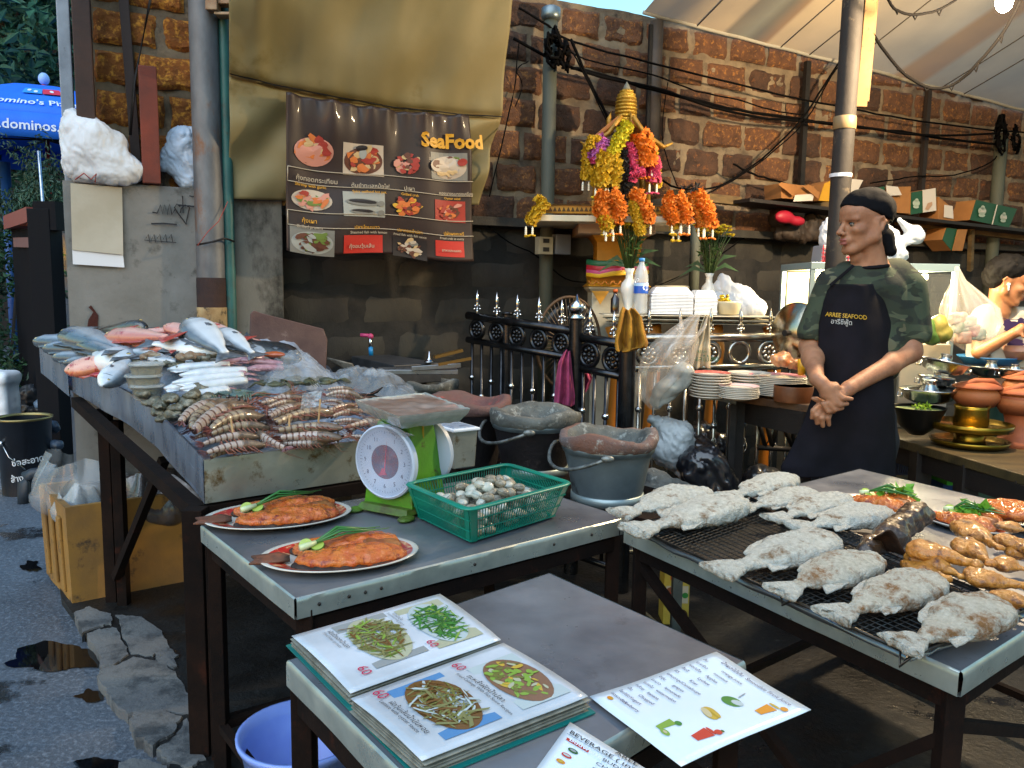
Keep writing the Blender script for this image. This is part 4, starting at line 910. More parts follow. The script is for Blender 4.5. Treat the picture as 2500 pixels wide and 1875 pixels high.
# round tubs with shellfish
TUBM=mat('cloudy tub plastic','#b9bfbe',.25,alpha=.42,spec=.6);TUBC=mat('shellfish meat in tub','#5c5234',.5,c2='#8a7d55',sc=34,amt=.5,bump=1.5,bsc=60,c3='#221d14',sc3=40,a3=.4)
def tub(x,y,h,r,label,hh=.045):
    p=S(x,y,h);t=thing('food_tub',label,'tub',p,'plastic tubs of shellfish meat');g=MB();g.lathe([(r*.78,0),(r*.82,.004),(r*.98,hh),(r*1.06,hh),(r*1.07,hh+.004),(r*1.0,hh+.005)],p,28,cap1=False);build('bowl',g,TUBM,t,smooth=True)
    g=MB();g.lathe([(r*.74,.003),(r*.90,hh*.8),(r*.6,hh*.86),(.0001,hh*.9)],p,20);roughen(g,.003,90,2);build('contents',g,TUBC,t,smooth=True)
    g=MB();g.lathe([(r*1.03,hh+.004),(r*1.0,hh+.009),(r*.9,hh+.008),(.001,hh+.0085)],p,28);build('lid',g,TUBM,t,smooth=True)
tub(362,975,-.015,.055,'lowest clear tub of shellfish meat, nearly buried');tub(352,950,.012,.06,'middle clear tub of shellfish meat in the stack');tub(358,922,.045,.058,'top clear tub of shellfish meat with its lid on')
# oysters and crabs
OYS=mat('oyster shell','#5e5a48',.55,c2='#3c3c30',sc=14,amt=.4,bump=2,bsc=45,c3='#8d8a7a',sc3=18,a3=.3,coat=.25);OYB=mat('brown shell','#6b4426',.5,c2='#8d8672',sc=12,amt=.4,bump=1.6,bsc=50,coat=.2)
oy=[(352,962,.02),(392,990,.03),(372,985,.0),(416,975,.045),(440,995,.02),(470,965,.05),(455,985,.03),(500,975,.03),(425,1012,.0),(392,1008,.0),(488,950,.04),(410,1020,-.01)]
for k,(x,y,h) in enumerate(oy):
    p=S(x,y,h);a=rnd.uniform(0,3.1);r_=rnd.uniform(.026,.038);blob('oyster','rough oyster shell '+['beside the lowest tub','at the left of the oyster heap','low against the tub','under the squid tips','in the middle of the oyster heap','tall in the heap, dark and mossy','between the mossy one and the prawns','right of the heap by the blue crab','in front, touching the prawn tails','at the tray side rim','at the top touching the squid','lowest, at the rim by the prawn tails'][k],'oyster',[('e',p,(r_*1.35,r_*.85,r_*.45),rotz(a)),('e',p+np.array([.01*math.cos(a),.01*math.sin(a),.006]),(r_*.9,r_*.6,r_*.5),rotz(a+.5))],OYS,.004,.008,.007,38,'oysters heaped beside the tubs',3)
mid_=[(330,885,.05),(352,872,.07),(366,866,.075),(385,890,.055),(410,885,.06),(440,872,.075),(462,868,.075),(480,874,.065),(505,868,.06),(525,862,.06),(425,893,.05),(315,900,.04)]
for k,(x,y,h) in enumerate(mid_):
    p=S(x,y,h-.01);a=rnd.uniform(-.6,.6);blob('mantis_shrimp','brown shellfish '+['at the left end of the brown row','beside the orange crab claw','orange and lumpy, left of the row','behind the top tub','grey and long behind the white squid','orange brown below the large silver fish','reddish and knobbly in the middle of the row','under the upright silver fish','brown behind the pink squid','greyish under the small silver fish','half under the white squid','at the foot of the silver white fish'][k],'shellfish',[('c',p,p+np.array([.05*math.cos(a),.05*math.sin(a),0]),.014,.008),('e',p,(.02,.015,.012)),('c',p,p+np.array([.02,-.025,.0]),.006,.004)],OYB if k in (1,2,5,6) else OYS,.0035,.006,.004,50,'brown shellfish behind the squid')
CRB=mat('blue green crab shell','#2f4a52',.4,c2='#5a6a58',sc=22,amt=.4,bump=1,bsc=60,coat=.3,c3='#8a7a50',sc3=20,a3=.2)
def crab(x,y,h,a,label,s=1.0,m=CRB,N=SNn):
    p=S(x,y,h);t=thing('crab',label,'crab',p,'blue crabs on the tray');c,s_=math.cos(a),math.sin(a);T=lambda u,v,w:p+np.array([c*u-s_*v,s_*u+c*v,w])*s
    g=sdf([('e',T(0,0,.012),(.05*s,.03*s,.014*s),rotz(a)),('e',T(0,.008,.016),(.03*s,.02*s,.014*s),rotz(a))],.0035*s,.008*s);roughen(g,.002,60);build('shell',g,m,t,smooth=True)
    for sd in (-1,1):
        g=MB();g.tube([T(sd*.04,.02,.01),T(sd*.075,.035,.02),T(sd*.07,.07,.015)],[.008*s,.009*s,.012*s],8);g.tube([T(sd*.07,.07,.015),T(sd*.05,.10,.012),T(sd*.035,.115,.01)],[.012*s,.009*s,.002],8);g.tube([T(sd*.07,.07,.015),T(sd*.075,.10,.012),T(sd*.05,.12,.01)],[.008*s,.006*s,.002],8);build('claw',g,m,t,smooth=True)
        for k in range(4):g=MB();b=-.01-.012*k;g.tube([T(sd*.04,b+.02,.01),T(sd*(.075),b,.025),T(sd*(.10),b-.02,.002)],[.005*s,.004*s,.0015*s],6);build('leg',g,m,t,smooth=True)
crab(545,985,.02,.4,'blue green crab left of the clear bag, above the prawn heads',.8);crab(585,972,.04,-.5,'second blue green crab against the clear bag',.8);crab(522,972,.02,1.5,'small blue crab beside the mossy oyster',.6)
# ------------------------------------------------------------------ prawns
def prawn_mat(nm,a,b,c):return mat(nm,a,.25,attr=dict(st=[(0,b),(.14,b),(.38,a),(.78,a),(1,c)],ns=14,na=.12,rep=.5),rand=7,coat=.6,spec=.6,bump=.3,bsc=90,c3='#6b3a26',sc3=16,a3=.12)
PR1=prawn_mat('striped tiger prawn shell','#a3958c','#5e4236','#a09082');PR2=prawn_mat('brown striped prawn shell','#8c7c66','#5a4436','#9a8a70');PR3=prawn_mat('pale striped prawn shell','#a8978a','#84644e','#b4a690')
PRH=mat('prawn head shell','#776552',.3,c2='#4e4238',sc=12,amt=.4,coat=.5,c3='#9a6a44',sc3=14,a3=.3,bump=.5);PRL=mat('prawn legs','#6e3a2c',.5,c2='#8c5a46',sc=20);PRT=mat('prawn tail fan','#4f3a44',.35,c2='#7a4338',sc=16,coat=.4)
def prawn_proto(m,curl,seed):
    r_=random.Random(seed);t=thing('prawn','x','prawn');NS=6
    def sp(x):                                                      # spine, x 0 tail .. 1 head tip
        a=curl*(x-.55);return np.array([x-.5*curl*curl*.08*(x-.5)**3,-.9*curl*(x-.5)**2*.9+.1*curl,.02*math.sin(x*3)])
    xs=np.linspace(.10,.66,37);rad=[.86*(.032+.05*((x-.10)/.56)**.8)*(1+.07*abs(math.sin((x-.10)/.56*NS*math.pi))) for x in xs]
    g=MB();g.tube([sp(x) for x in xs],rad,14,sq=(.85,1.05),a=[.001+(x-.10)/.56*NS for x in xs]);build('abdomen',g,m,t,smooth=True,local=True)
    xs=np.linspace(.64,1.0,16);rad=[.076*math.sin(min(1,(1.03-x)/.30)*math.pi/2)**.8*(1 if x>.66 else .95)+.003 for x in xs];g=MB();g.tube([sp(x) for x in xs],rad,14,sq=(.85,1.0));g.tube([sp(.86)+np.array([0,.05,0]),sp(1.0)+np.array([.02,.05,.0]),sp(1.0)+np.array([.09,.07,0])],[.018,.010,.002],6);h=build('head',g,PRH,t,smooth=True,local=True)
    g=MB();g.ell(sp(.95)+np.array([0,.03,.06]),.016,8,6);build('eye',g,EYEB,h,smooth=True,local=True);g=MB();g.ell(sp(.95)+np.array([0,.03,-.06]),.016,8,6);build('eye',g,EYEB,h,smooth=True,local=True)
    g=MB()
    for k in range(5):an=(k-2)*.32;b=sp(.10);g.add([b+np.array([.03,.0,.012]),b+np.array([-.06*math.cos(an)-.02,-.09*math.sin(an)-.02,.015]),b+np.array([-.13*math.cos(an),-.13*math.sin(an),0]),b+np.array([-.06*math.cos(an)+.02,-.09*math.sin(an)+.03,-.012])],[(0,1,2,3)])
    build('tail_fan',g,PRT,t,local=True)
    g=MB()
    for k in range(7):x=.36+.07*k;b=sp(x);L=.10+.03*(k>4);g.tube([b+np.array([0,-.06,.02]),b+np.array([.03,-.06-L*.6,.03*r_.uniform(-1,1)]),b+np.array([.07+.03*(k>4),-.07-L,.03*r_.uniform(-1,1)])],[.011,.008,.003],5)
    build('legs',g,PRL,t,smooth=True,local=True)
    g=MB()
    for k in range(4):b=sp(1.0);g.tube([b,b+np.array([.12,.08*(k-1.5),.04]),b+np.array([.26,.16*(k-1.5)*r_.uniform(.5,1.4),-.03]),b+np.array([.42,.22*(k-1.5)*r_.uniform(.5,1.3),-.05])],[.007,.005,.004,.002],4)
    build('antennae',g,PRL,t,smooth=True,local=True);return t
PP=[prawn_proto(PR1,.35,1),prawn_proto(PR2,.55,2),prawn_proto(PR1,-.3,3),prawn_proto(PR3,.8,4),prawn_proto(PR3,.35,5)]
def P4(x,y):return (400+x*.27125,750+y*.27125)
G1,G2,G3='tiger prawns in the left pile','tiger prawns in the middle pile','pale prawns in the right pile'
prs=[ # tail, head, proto, h, group
 ((90,1060),(520,870),0,.05,0),((110,975),(380,960),1,.03,0),((205,1150),(720,890),0,.06,0),((300,1000),(800,900),1,.065,0),((350,1110),(890,970),1,.055,0),((360,1150),(940,1075),1,.045,0),((270,1175),(640,1120),0,.03,0),((290,1240),(850,1160),0,.035,0),((320,1320),(900,1230),0,.03,0),((240,1080),(660,930),0,.05,0),((330,930),(760,840),1,.05,0),((180,1010),(560,900),2,.045,0),
 ((900,1000),(1290,880),0,.065,1),((915,905),(1180,850),4,.06,1),((945,1060),(1500,945),1,.06,1),((1000,1030),(1300,950),0,.065,1),((960,1115),(1600,1090),1,.05,1),((985,1175),(1600,1180),0,.04,1),((1120,1290),(830,1140),0,.025,1),((870,840),(1270,815),0,.06,1),((840,880),(1160,780),2,.055,1),((900,960),(1220,900),2,.05,1),((1030,1230),(1480,1230),2,.02,1),
 ((1420,790),(1790,800),3,.065,2),((1400,850),(1640,870),3,.06,2),((1440,950),(1720,880),4,.055,2),((1490,990),(1760,940),4,.055,2),((1500,1030),(1790,1030),4,.045,2),((1600,1090),(2010,1030),4,.04,2),((1590,1160),(1930,1190),4,.03,2),((1450,740),(1700,740),4,.055,2),((1700,960),(1990,930),4,.045,2),((1680,880),(1960,860),4,.045,2)]
for q in list(prs):
    j=lambda p:(p[0]+rnd.uniform(-60,60),p[1]+rnd.uniform(-25,45));k_=rnd.uniform(.85,1);ta,he=j(q[0]),j(q[1]);prs.append((ta,(ta[0]+(he[0]-ta[0])*k_,he[1]),(q[2]+rnd.choice((0,1)))%3 if q[4]<2 else rnd.choice((3,4)),q[3]-.018,q[4]))
ordn=['front','second','third','fourth','fifth','sixth','seventh','eighth','ninth','tenth','eleventh','twelfth','thirteenth','fourteenth','fifteenth','sixteenth','seventeenth','eighteenth','nineteenth','twentieth','twenty-first','twenty-second','twenty-third','twenty-fourth']
for gi,(gn,pn) in enumerate(((G1,'left pile of prawns beside the oysters'),(G2,'middle pile between the wooden sticks'),(G3,'paler right pile behind the scale'))):
    L=sorted([q for q in prs if q[4]==gi],key=lambda q:-(q[0][1]+q[1][1]))
    for k,(ta,he,pi_,h,_) in enumerate(L):
        a,b=S(*P4(*ta),h),S(*P4(*he),h);d=b-a;
        lab=('frontmost prawn' if k==0 else 'rearmost prawn' if k==len(L)-1 else '%s prawn from the front'%ordn[k])+' of the '+pn
        M_=MX(a,d,SNn+np.array([.15,-.25,0]),np.linalg.norm(d))
        o=dup(PP[pi_],M_@Matrix.Rotation(rnd.uniform(-.5,.5),4,'X')@Matrix.Diagonal((1,rnd.uniform(.9,1.3),rnd.uniform(.9,1.25),1)),lab,gn)
for t in PP:
    for c in list(t.children_recursive):bpy.data.objects.remove(c)
    bpy.data.objects.remove(t)
# sticks and label bag
WOODS=mat('pale wooden skewer','#b08f62',.7,c2='#8a6a42',sc=20)
def stick(a,b,h0,h1,label):
    g=MB();p,q=S(*a,h0),S(*b,h1);p=PL(a[0],a[1],q,(0,1,0));g.tube([p,q],.0028,6);return tag(build('wooden_stick',g,WOODS,smooth=True),label,'stick','wooden sticks upright in the prawns')
stick((563,1020),(576,1108),.1,-.01,'upright wooden stick in the left prawn pile');stick((706,1012),(707,1098),.1,-.01,'upright wooden stick in the middle prawn pile');stick((782,975),(772,1092),.12,-.01,'tallest wooden stick, carrying a small clear plastic tag')
FILM=mat('clear plastic film','#b4bcc4',.2,alpha=.28,spec=.8,coat=.5,c2='#aab4bd',sc=20);FILM2=mat('milky plastic film','#a8b0b6',.25,alpha=.45,spec=.8,coat=.5)
def crumple(p00,p10,p11,p01,amp,s,N,nu=22,nv=18,seed=0,bulge=0):
    g=MB()
    def fn(u,v):
        p=(p00*(1-u)+p10*u)*(1-v)+(p01*(1-u)+p11*u)*v;r_=abs(nz(p*s,1,seed))*2+abs(nz(p*s*2.3,1,seed+4));return p+np.array(N)*(amp*(r_-.8)+bulge*math.sin(u*3.14)*math.sin(v*3.14))
    g.grid(fn,nu,nv);return g
q=S(772,1092,-.01);c=[PL(x,y,q,(0,1,0)) for x,y in [(734,998),(786,992),(784,954),(738,960)]]
tag(build('plastic_tag',crumple(c[0],c[1],c[2],c[3],.008,40,(0,-1,0)),FILM2,smooth=True),'small crumpled clear plastic tag on the tallest stick','tag')
# clear bags over green crabs
def bagmesh(base,r,h,seed,n=36,folds=9,amp=.18):
    """soft plastic bag: base ellipse centre, radii, height"""
    g=MB();b=np.array(base);K=14
    def fn(u,v):
        a=u*2*math.pi;w=1+amp*abs(math.sin(a*folds/2+seed+2*nz((math.cos(a),math.sin(a),v*2),1.5,seed)))*(v+.2)+.25*nz((math.cos(a)*1.5,math.sin(a)*1.5,v*2+seed),1,seed)
        rr_=math.sin(min(1,v*2.2+.12)*math.pi/2)*(1-.35*max(0,v-.5)*2)
        return b+np.array([r[0]*rr_*w*math.cos(a),r[1]*rr_*w*math.sin(a),h*v*(1+.25*nz((math.cos(a),math.sin(a),seed),1.2,seed))])
    g.grid(fn,n*2,K);return g
def film_over(name,label,outline,h,hh,m,seed,amp=.02,group=None,s=14,cat='plastic bag'):
    P=[S(x,y,h) for x,y in outline];c=sum(P)/len(P);n=len(P);g=MB()
    def fn(u,v):
        i=u*n;k=int(i)%n;f=i-int(i);e=P[k]*(1-f)+P[(k+1)%n]*f;p=e*(1-v)+c*v;r_=abs(nz(p*s,1,seed))*2+abs(nz(p*s*2.1,1,seed+3))
        return p+DN*(hh*math.sin(min(1,v*1.3+.03)*math.pi/2)**1.0+amp*(r_-.6)*(.3+v))
    g.grid(fn,n*10,16);return tag(build(name,g,m,smooth=True),label,cat,group)
film_over('plastic_bag','clear plastic bag over green crabs behind the middle prawns',[(632,962),(700,968),(770,950),(805,925),(770,880),(700,872),(655,888)],.02,.055,FILM,3,.03)
film_over('plastic_bag','clear plastic sheet spread from the prawns to behind the scale',[(800,950),(860,960),(960,975),(1040,985),(1000,940),(930,905),(860,895),(800,915)],.02,.035,FILM,8,.035)
for k,(x,y) in enumerate([(668,945),(712,935),(752,940),(800,935)]):crab(x,y,.03,k*.9,['green crab at the left end inside the clear bag','green crab in the middle of the clear bag','green crab right of the middle in the clear bag','green crab under the join of the two plastic sheets'][k],.75,mat('green mossy crab','#2d3326',.5,c2='#4f5238',sc=30,amt=.4,bump=1,coat=.2))
g=MB();p0,p1=S(905,962,.05),S(935,945,.08);g.tube([p0,(p0+p1)/2+np.array([0,0,-.004]),p1],[.006,.006,.002],8);tag(build('knife_tip',g,DARKIRON,smooth=True),'dark claw tip poking out beside the plastic sheet','claw')
# brown cutting board standing at the back right
BRD=mat('brown cutting board','#5b443d',.75,c2='#463230',sc=7,amt=.4,bump=.6,bsc=50,c3='#7a675e',sc3=10,a3=.2)
bd=[PL(x,y,SR(770,905),(.407,-.914,0)) for x,y in [(608,880),(794,935),(800,812),(612,758)]];bd[2]=PL(800,806,SR(770,905),(.407,-.914,0))
g=MB();P=[bd[0],bd[1],PL(800,830,SR(770,905),(.407,-.914,0)),PL(790,803,SR(770,905),(.407,-.914,0)),PL(640,765,SR(770,905),(.407,-.914,0)),PL(620,758,SR(770,905),(.407,-.914,0)),PL(612,766,SR(770,905),(.407,-.914,0))];g.slab(P,.025,n=(.407,-.914,0));tag(build('cutting_board',g,BRD,bevel=.004),'brown board standing upright behind the prawns','board')
# white tub right of the scale
g=MB();c=Z(1108,1132,.74);c=Y(1112,1135,2.72);tz=Y(1112,1045,2.72)[2];M3=rotz(R(35));t=thing('ice_tub','stained metal tub with white lining right of the scale','tub',c)
g.box((c[0],c[1],(c[2]+tz)/2),(.085,.12,tz-c[2]),M3,taper=1.12);build('body',g,TRAYRUST,t,bevel=.004);g=MB();g.box((c[0],c[1],tz+.004),(.108,.148,.010),M3);g.box((c[0],c[1],tz+.008),(.085,.12,.008),M3,m=1);build('rim',g,[WHITEPL,ICE],t,bevel=.003)
# styrofoam box with bag, bucket etc at left ground
STY=mat('dirty yellow foam box','#946c2c',.75,c2='#745630',sc=4,amt=.4,bump=.5,bsc=30,c3='#3b2f24',sc3=9,a3=.22)
b0,b1,b2=Z(178,1490,.0),Z(103,1398,.0),Z(468,1432,.0);b1=b0+(b1-b0)*.85;b3=b1+(b2-b0);ZB=.42
t=thing('foam_box','dirty yellow foam box on the ground under the stall, full of bags','box',(b0+b3)/2);g=MB();cc=(b0+b3)/2
for a,b in ((b0,b1),(b1,b3),(b3,b2),(b2,b0)):
    i_=[a,b];mid=(a+b)/2;nn=(cc-mid)/np.linalg.norm(cc-mid)*.03
    def ff(u,v,a=a,b=b):p=a*(1-u)+b*u;return p+np.array([0,0,.02+ZB*v])+(cc-p)*(-.04*v)+np.array([.003,.003,0])*nz(p*8+np.array([0,0,v]),1,2)
    g.grid(ff,14,8);
    g.grid(lambda u,v,a=a,b=b:(lambda p:p+np.array([0,0,.02+ZB*1.0])+(cc-p)*(-.04+.10*v))(a*(1-u)+b*u),14,1)
    g.grid(lambda u,v,a=a,b=b:(lambda p:p+np.array([0,0,.02+ZB*(1-v*.6)])+(cc-p)*(.06))(a*(1-u)+b*u),14,1)
build('box_walls',g,STY,t,smooth=True,angle=40);g=MB();g.poly([p+np.array([0,0,.03]) for p in (b0,b1,b3,b2)]);build('box_floor',g,STY,t)
for k in range(3):
    g=MB();p=b0*(1-.2-.28*k)+b1*(.2+.28*k);d_=(b1-b0)/np.linalg.norm(b1-b0);nn=np.cross(d_,(0,0,1));nn=nn if nn@(p-cc)>0 else-nn;g.bar(p+nn*.006+np.array([0,0,.06]),p+nn*.016+np.array([0,0,.38]),.05,.012,up=nn);build('box_rib',g,STY,t,bevel=.004)
def plasticbag(name,label,c,r,h,m,seed,folds=9,amp=.18,group=None):
    return tag(build(name,bagmesh(c,r,h,seed,folds=folds,amp=amp),m,smooth=True),label,'plastic bag',group)
cb=cc+np.array([-.10,0,.2]);plasticbag('plastic_bag','big crumpled clear bag standing in the foam box',cc+np.array([-.13,.0,.25]),(.19,.14),.33,FILM,3,11,.2)
plasticbag('plastic_bag','knotted clear bag of ice at the front of the foam box',cc+np.array([-.08,-.16,.28]),(.09,.07),.20,FILM2,5,7,.2)
plasticbag('plastic_bag','dark clear bag of scraps at the right of the foam box',cc+np.array([.16,.02,.22]),(.19,.16),.30,mat('smoky plastic film','#5b5a60',.22,alpha=.7,spec=.8,coat=.5,c2='#33302f',sc=12),8,9,.25)
blob('scrap_heap','brown scraps inside the foam box behind the bags','scraps',[('e',cc+np.array([rnd.uniform(-.1,.3),rnd.uniform(-.02,.15),.40+rnd.uniform(0,.08)]),(.07,.05,.05)) for _ in range(9)],mat('wet brown scraps','#2b211b',.4,c2='#4a3a30',sc=20,bump=1.5),.01,.03,.02,14)
# black bucket
BK=mat('black paint bucket','#0d1016',.35,c2='#161a22',sc=8,coat=.2);p=Y(66,1180,5.05);p[2]=.0;pt=Y(66,1022,5.05)[2];rb=62*pxm(5.05)
t=thing('bucket','black paint bucket with brass rim at the left edge','bucket',p);g=MB();g.lathe([(rb*.86,.0),(rb*.86,.01),(rb,pt),(rb*1.04,pt+.005),(rb*1.04,pt+.014),(rb*.97,pt+.012),(rb*.85,.05)],p,32,cap1=True);build('bucket_body',g,BK,t,smooth=True,angle=50)
g=MB();g.lathe([(rb*.99,pt-.002),(rb*1.05,pt+.004),(rb*1.05,pt+.014),(rb*.97,pt+.015),(rb*.96,pt)],p,32,cap0=False,cap1=False);build('rim',g,mat('brass rim','#8a7a4e',.35,.7),t,smooth=True)
g=MB();g.lathe([(.001,pt-.06),(rb*.94,pt-.06)],p,24);build('liquid',g,mat('murky water','#4a4630',.06,spec=.8),t)
g=MB();g.tube([p+np.array([-rb*.3,-rb*.95,pt*.72]),p+np.array([.0,-rb*1.05,pt*.55]),p+np.array([rb*.55,-rb*.95,pt*.38])],.004,6);g.ell(p+np.array([-rb*.33,-rb*.93,pt*.72]),.018,8,6);build('handle',g,CHROME,t,smooth=True)
g=MB()
def cyl(x,y,h,p=p,rb=rb,pt=pt):a=-math.pi/2+x/rb;r_=rb*(.86+.14*(y/pt))+h+.002;return np.array([p[0]+r_*math.cos(a),p[1]+r_*math.sin(a),p[2]+y])
put_text(g,'ช่อสะอาด',cyl,.005,pt*.42,.055,rot=.1,bold=.001);build('lettering',g,WHITEPL,t);g=MB();put_text(g,'ส้างทอง',cyl,-.01,pt*.20,.055,rot=.12,bold=.001);build('lettering',g,WHITEPL,t)
# white sack behind bucket
p=Y(12,1010,5.5);p[2]=.0;t=thing('white_sack','white plastic sack with blue writing at the left edge','sack',p);zt_=Y(12,905,5.5)[2];g=sdf([('b',(p[0]-.02,p[1],zt_*.5),(.09,.09,zt_*.5),.03),('b',(p[0]-.02,p[1],zt_*.93),(.10,.10,.03),.02)],.012,.03);roughen(g,.008,9);build('sack_body',g,WHITEPL,t,smooth=True)
g=MB();put_text(g,'สบู่',lambda x,y,h:np.array([p[0]-.06+x,p[1]-.105-h,zt_*.45+y]),0,0,.09,bold=.002);build('lettering',g,mat('blue print','#2a3c8c',.6),t);g=MB();put_text(g,'น้ำ',lambda x,y,h:np.array([p[0]-.06+x,p[1]-.105-h,zt_*.22+y]),0,0,.07,bold=.002);build('lettering',g,mat('blue print','#2a3c8c',.6),t)
# pipe elbow and rubbish
PIPED=mat('grimy pvc pipe','#2e3640',.5,c2='#1b2026',sc=8)
g=MB();D=4.0;g.tube([Y(58,1232,4.78),Y(58,1178,4.8),Y(64,1162,4.8),Y(80,1156,4.8),Y(118,1152,4.82)],.034,12);g.tube([Y(116,1152,4.82),Y(140,1146,4.84)],.04,12);tag(build('drain_pipe',g,PIPED,smooth=True),'grimy elbow drain pipe in front of the black bucket','pipe')
for k,(x,y,D,s_,c_) in enumerate([(70,960,4.9,.09,'#23262c'),(60,1000,4.9,.08,'#1b1c20'),(112,985,4.6,.05,'#5f7a96'),(100,945,5.0,.05,'#788898'),(120,1040,4.4,.045,'#3a4d63'),(95,930,5.1,.05,'#2b2e33'),(130,1085,4.2,.04,'#45586e'),(90,1010,4.7,.06,'#141519')]):
    D+=.9;s_ *= 1.2;p=Y(x,y,D);blob('rubbish_piece',['dark rubbish bag near the hedge foot','low dark rubbish behind the bucket','pale blue crumpled bottle','pale cup on the rubbish','blue crumpled wrapper beside the stall leg','dark lump at the hedge foot','lowest blue wrapper by the stall leg','black bag right behind the bucket'][k],'rubbish',[('e',p+np.array([rnd.uniform(-.5,.5)*s_,0,rnd.uniform(-.4,.4)*s_]),(s_*rnd.uniform(.5,.9),s_*.5,s_*rnd.uniform(.4,.8))) for _ in range(4)],mat('rubbish '+c_,c_,.45,c2='#0f1013',sc=14),.009,.02,.012,22,'rubbish behind the bucket')
# white bags on the low wall
WB=mat('white woven bag','#c6cad0',.5,c2='#b4b6b8',sc=5,bump=.3,c3='#6b6252',sc3=7,a3=.1)
def crumpled(name,label,prims,m,vox,k,amp,s,seed=0):
    g=sdf(prims,vox,k);me_v=g.v
    def f(v):
        w_=v+.03*np.array([nz(v*9,1,seed+2),nz(v*9,1,seed+7),nz(v*9,1,seed+11)]);w_=np.array([w_[0]+.6*w_[2],w_[1],w_[2]*.45-.3*w_[0]])
        return .95-1.3*abs(nz(w_*s*.75,1,seed))-.8*abs(nz(w_*s*1.9,1,seed+5))-.45*abs(nz(w_*s*4.2,1,seed+8))
    tmp=MB();tmp.v=g.v;tmp.f=g.f
    me=bpy.data.meshes.new('x');me.from_pydata(g.v,[],g.f);me.update();N=np.zeros(len(g.v)*3);me.vertices.foreach_get('normal',N);N=N.reshape(-1,3);bpy.data.meshes.remove(me)
    g.v=[tuple(np.array(v)+n*amp*.75*(f(np.array(v))-.45)) for v,n in zip(g.v,N)]
    return tag(build(name,g,m,smooth=True,angle=38),label,'plastic bag')
w=lambda x,y,o=.12:W(x,y,o)
crumpled('white_bag','crumpled white bag on the low wall behind the brown square post',[('e',w(205,345),(.10,.07,.09)),('e',w(180,300),(.045,.04,.06)),('e',w(190,395),(.06,.06,.07)),('e',w(255,390),(.10,.07,.08)),('e',w(310,415),(.075,.06,.06)),('e',w(240,430),(.12,.06,.035)),('e',w(285,345),(.04,.04,.04)),('e',w(230,320),(.06,.05,.05))],WB,.006,.045,.016,15,1)
crumpled('white_bag','white bag hanging down beside the thick steel post',[('c',w(402,400,.05),w(450,345,.05),.03,.07),('c',w(402,398,.05),w(462,440,.05),.02,.05),('e',w(450,385,.05),(.08,.05,.08))],mat('bluish white bag','#9fb2c8',.6,c2='#c4ccd6',sc=5,bump=.3),.006,.025,.018,19,4)
g=MB();g.tube([w(184,438,.19),w(205,423,.22),w(222,438,.22),w(235,425,.2),w(232,445,.2)],.003,5);tag(build('red_string',g,mat('red string','#8a3b35',.7),smooth=True),'red string tied round the brown post on the low wall','string')

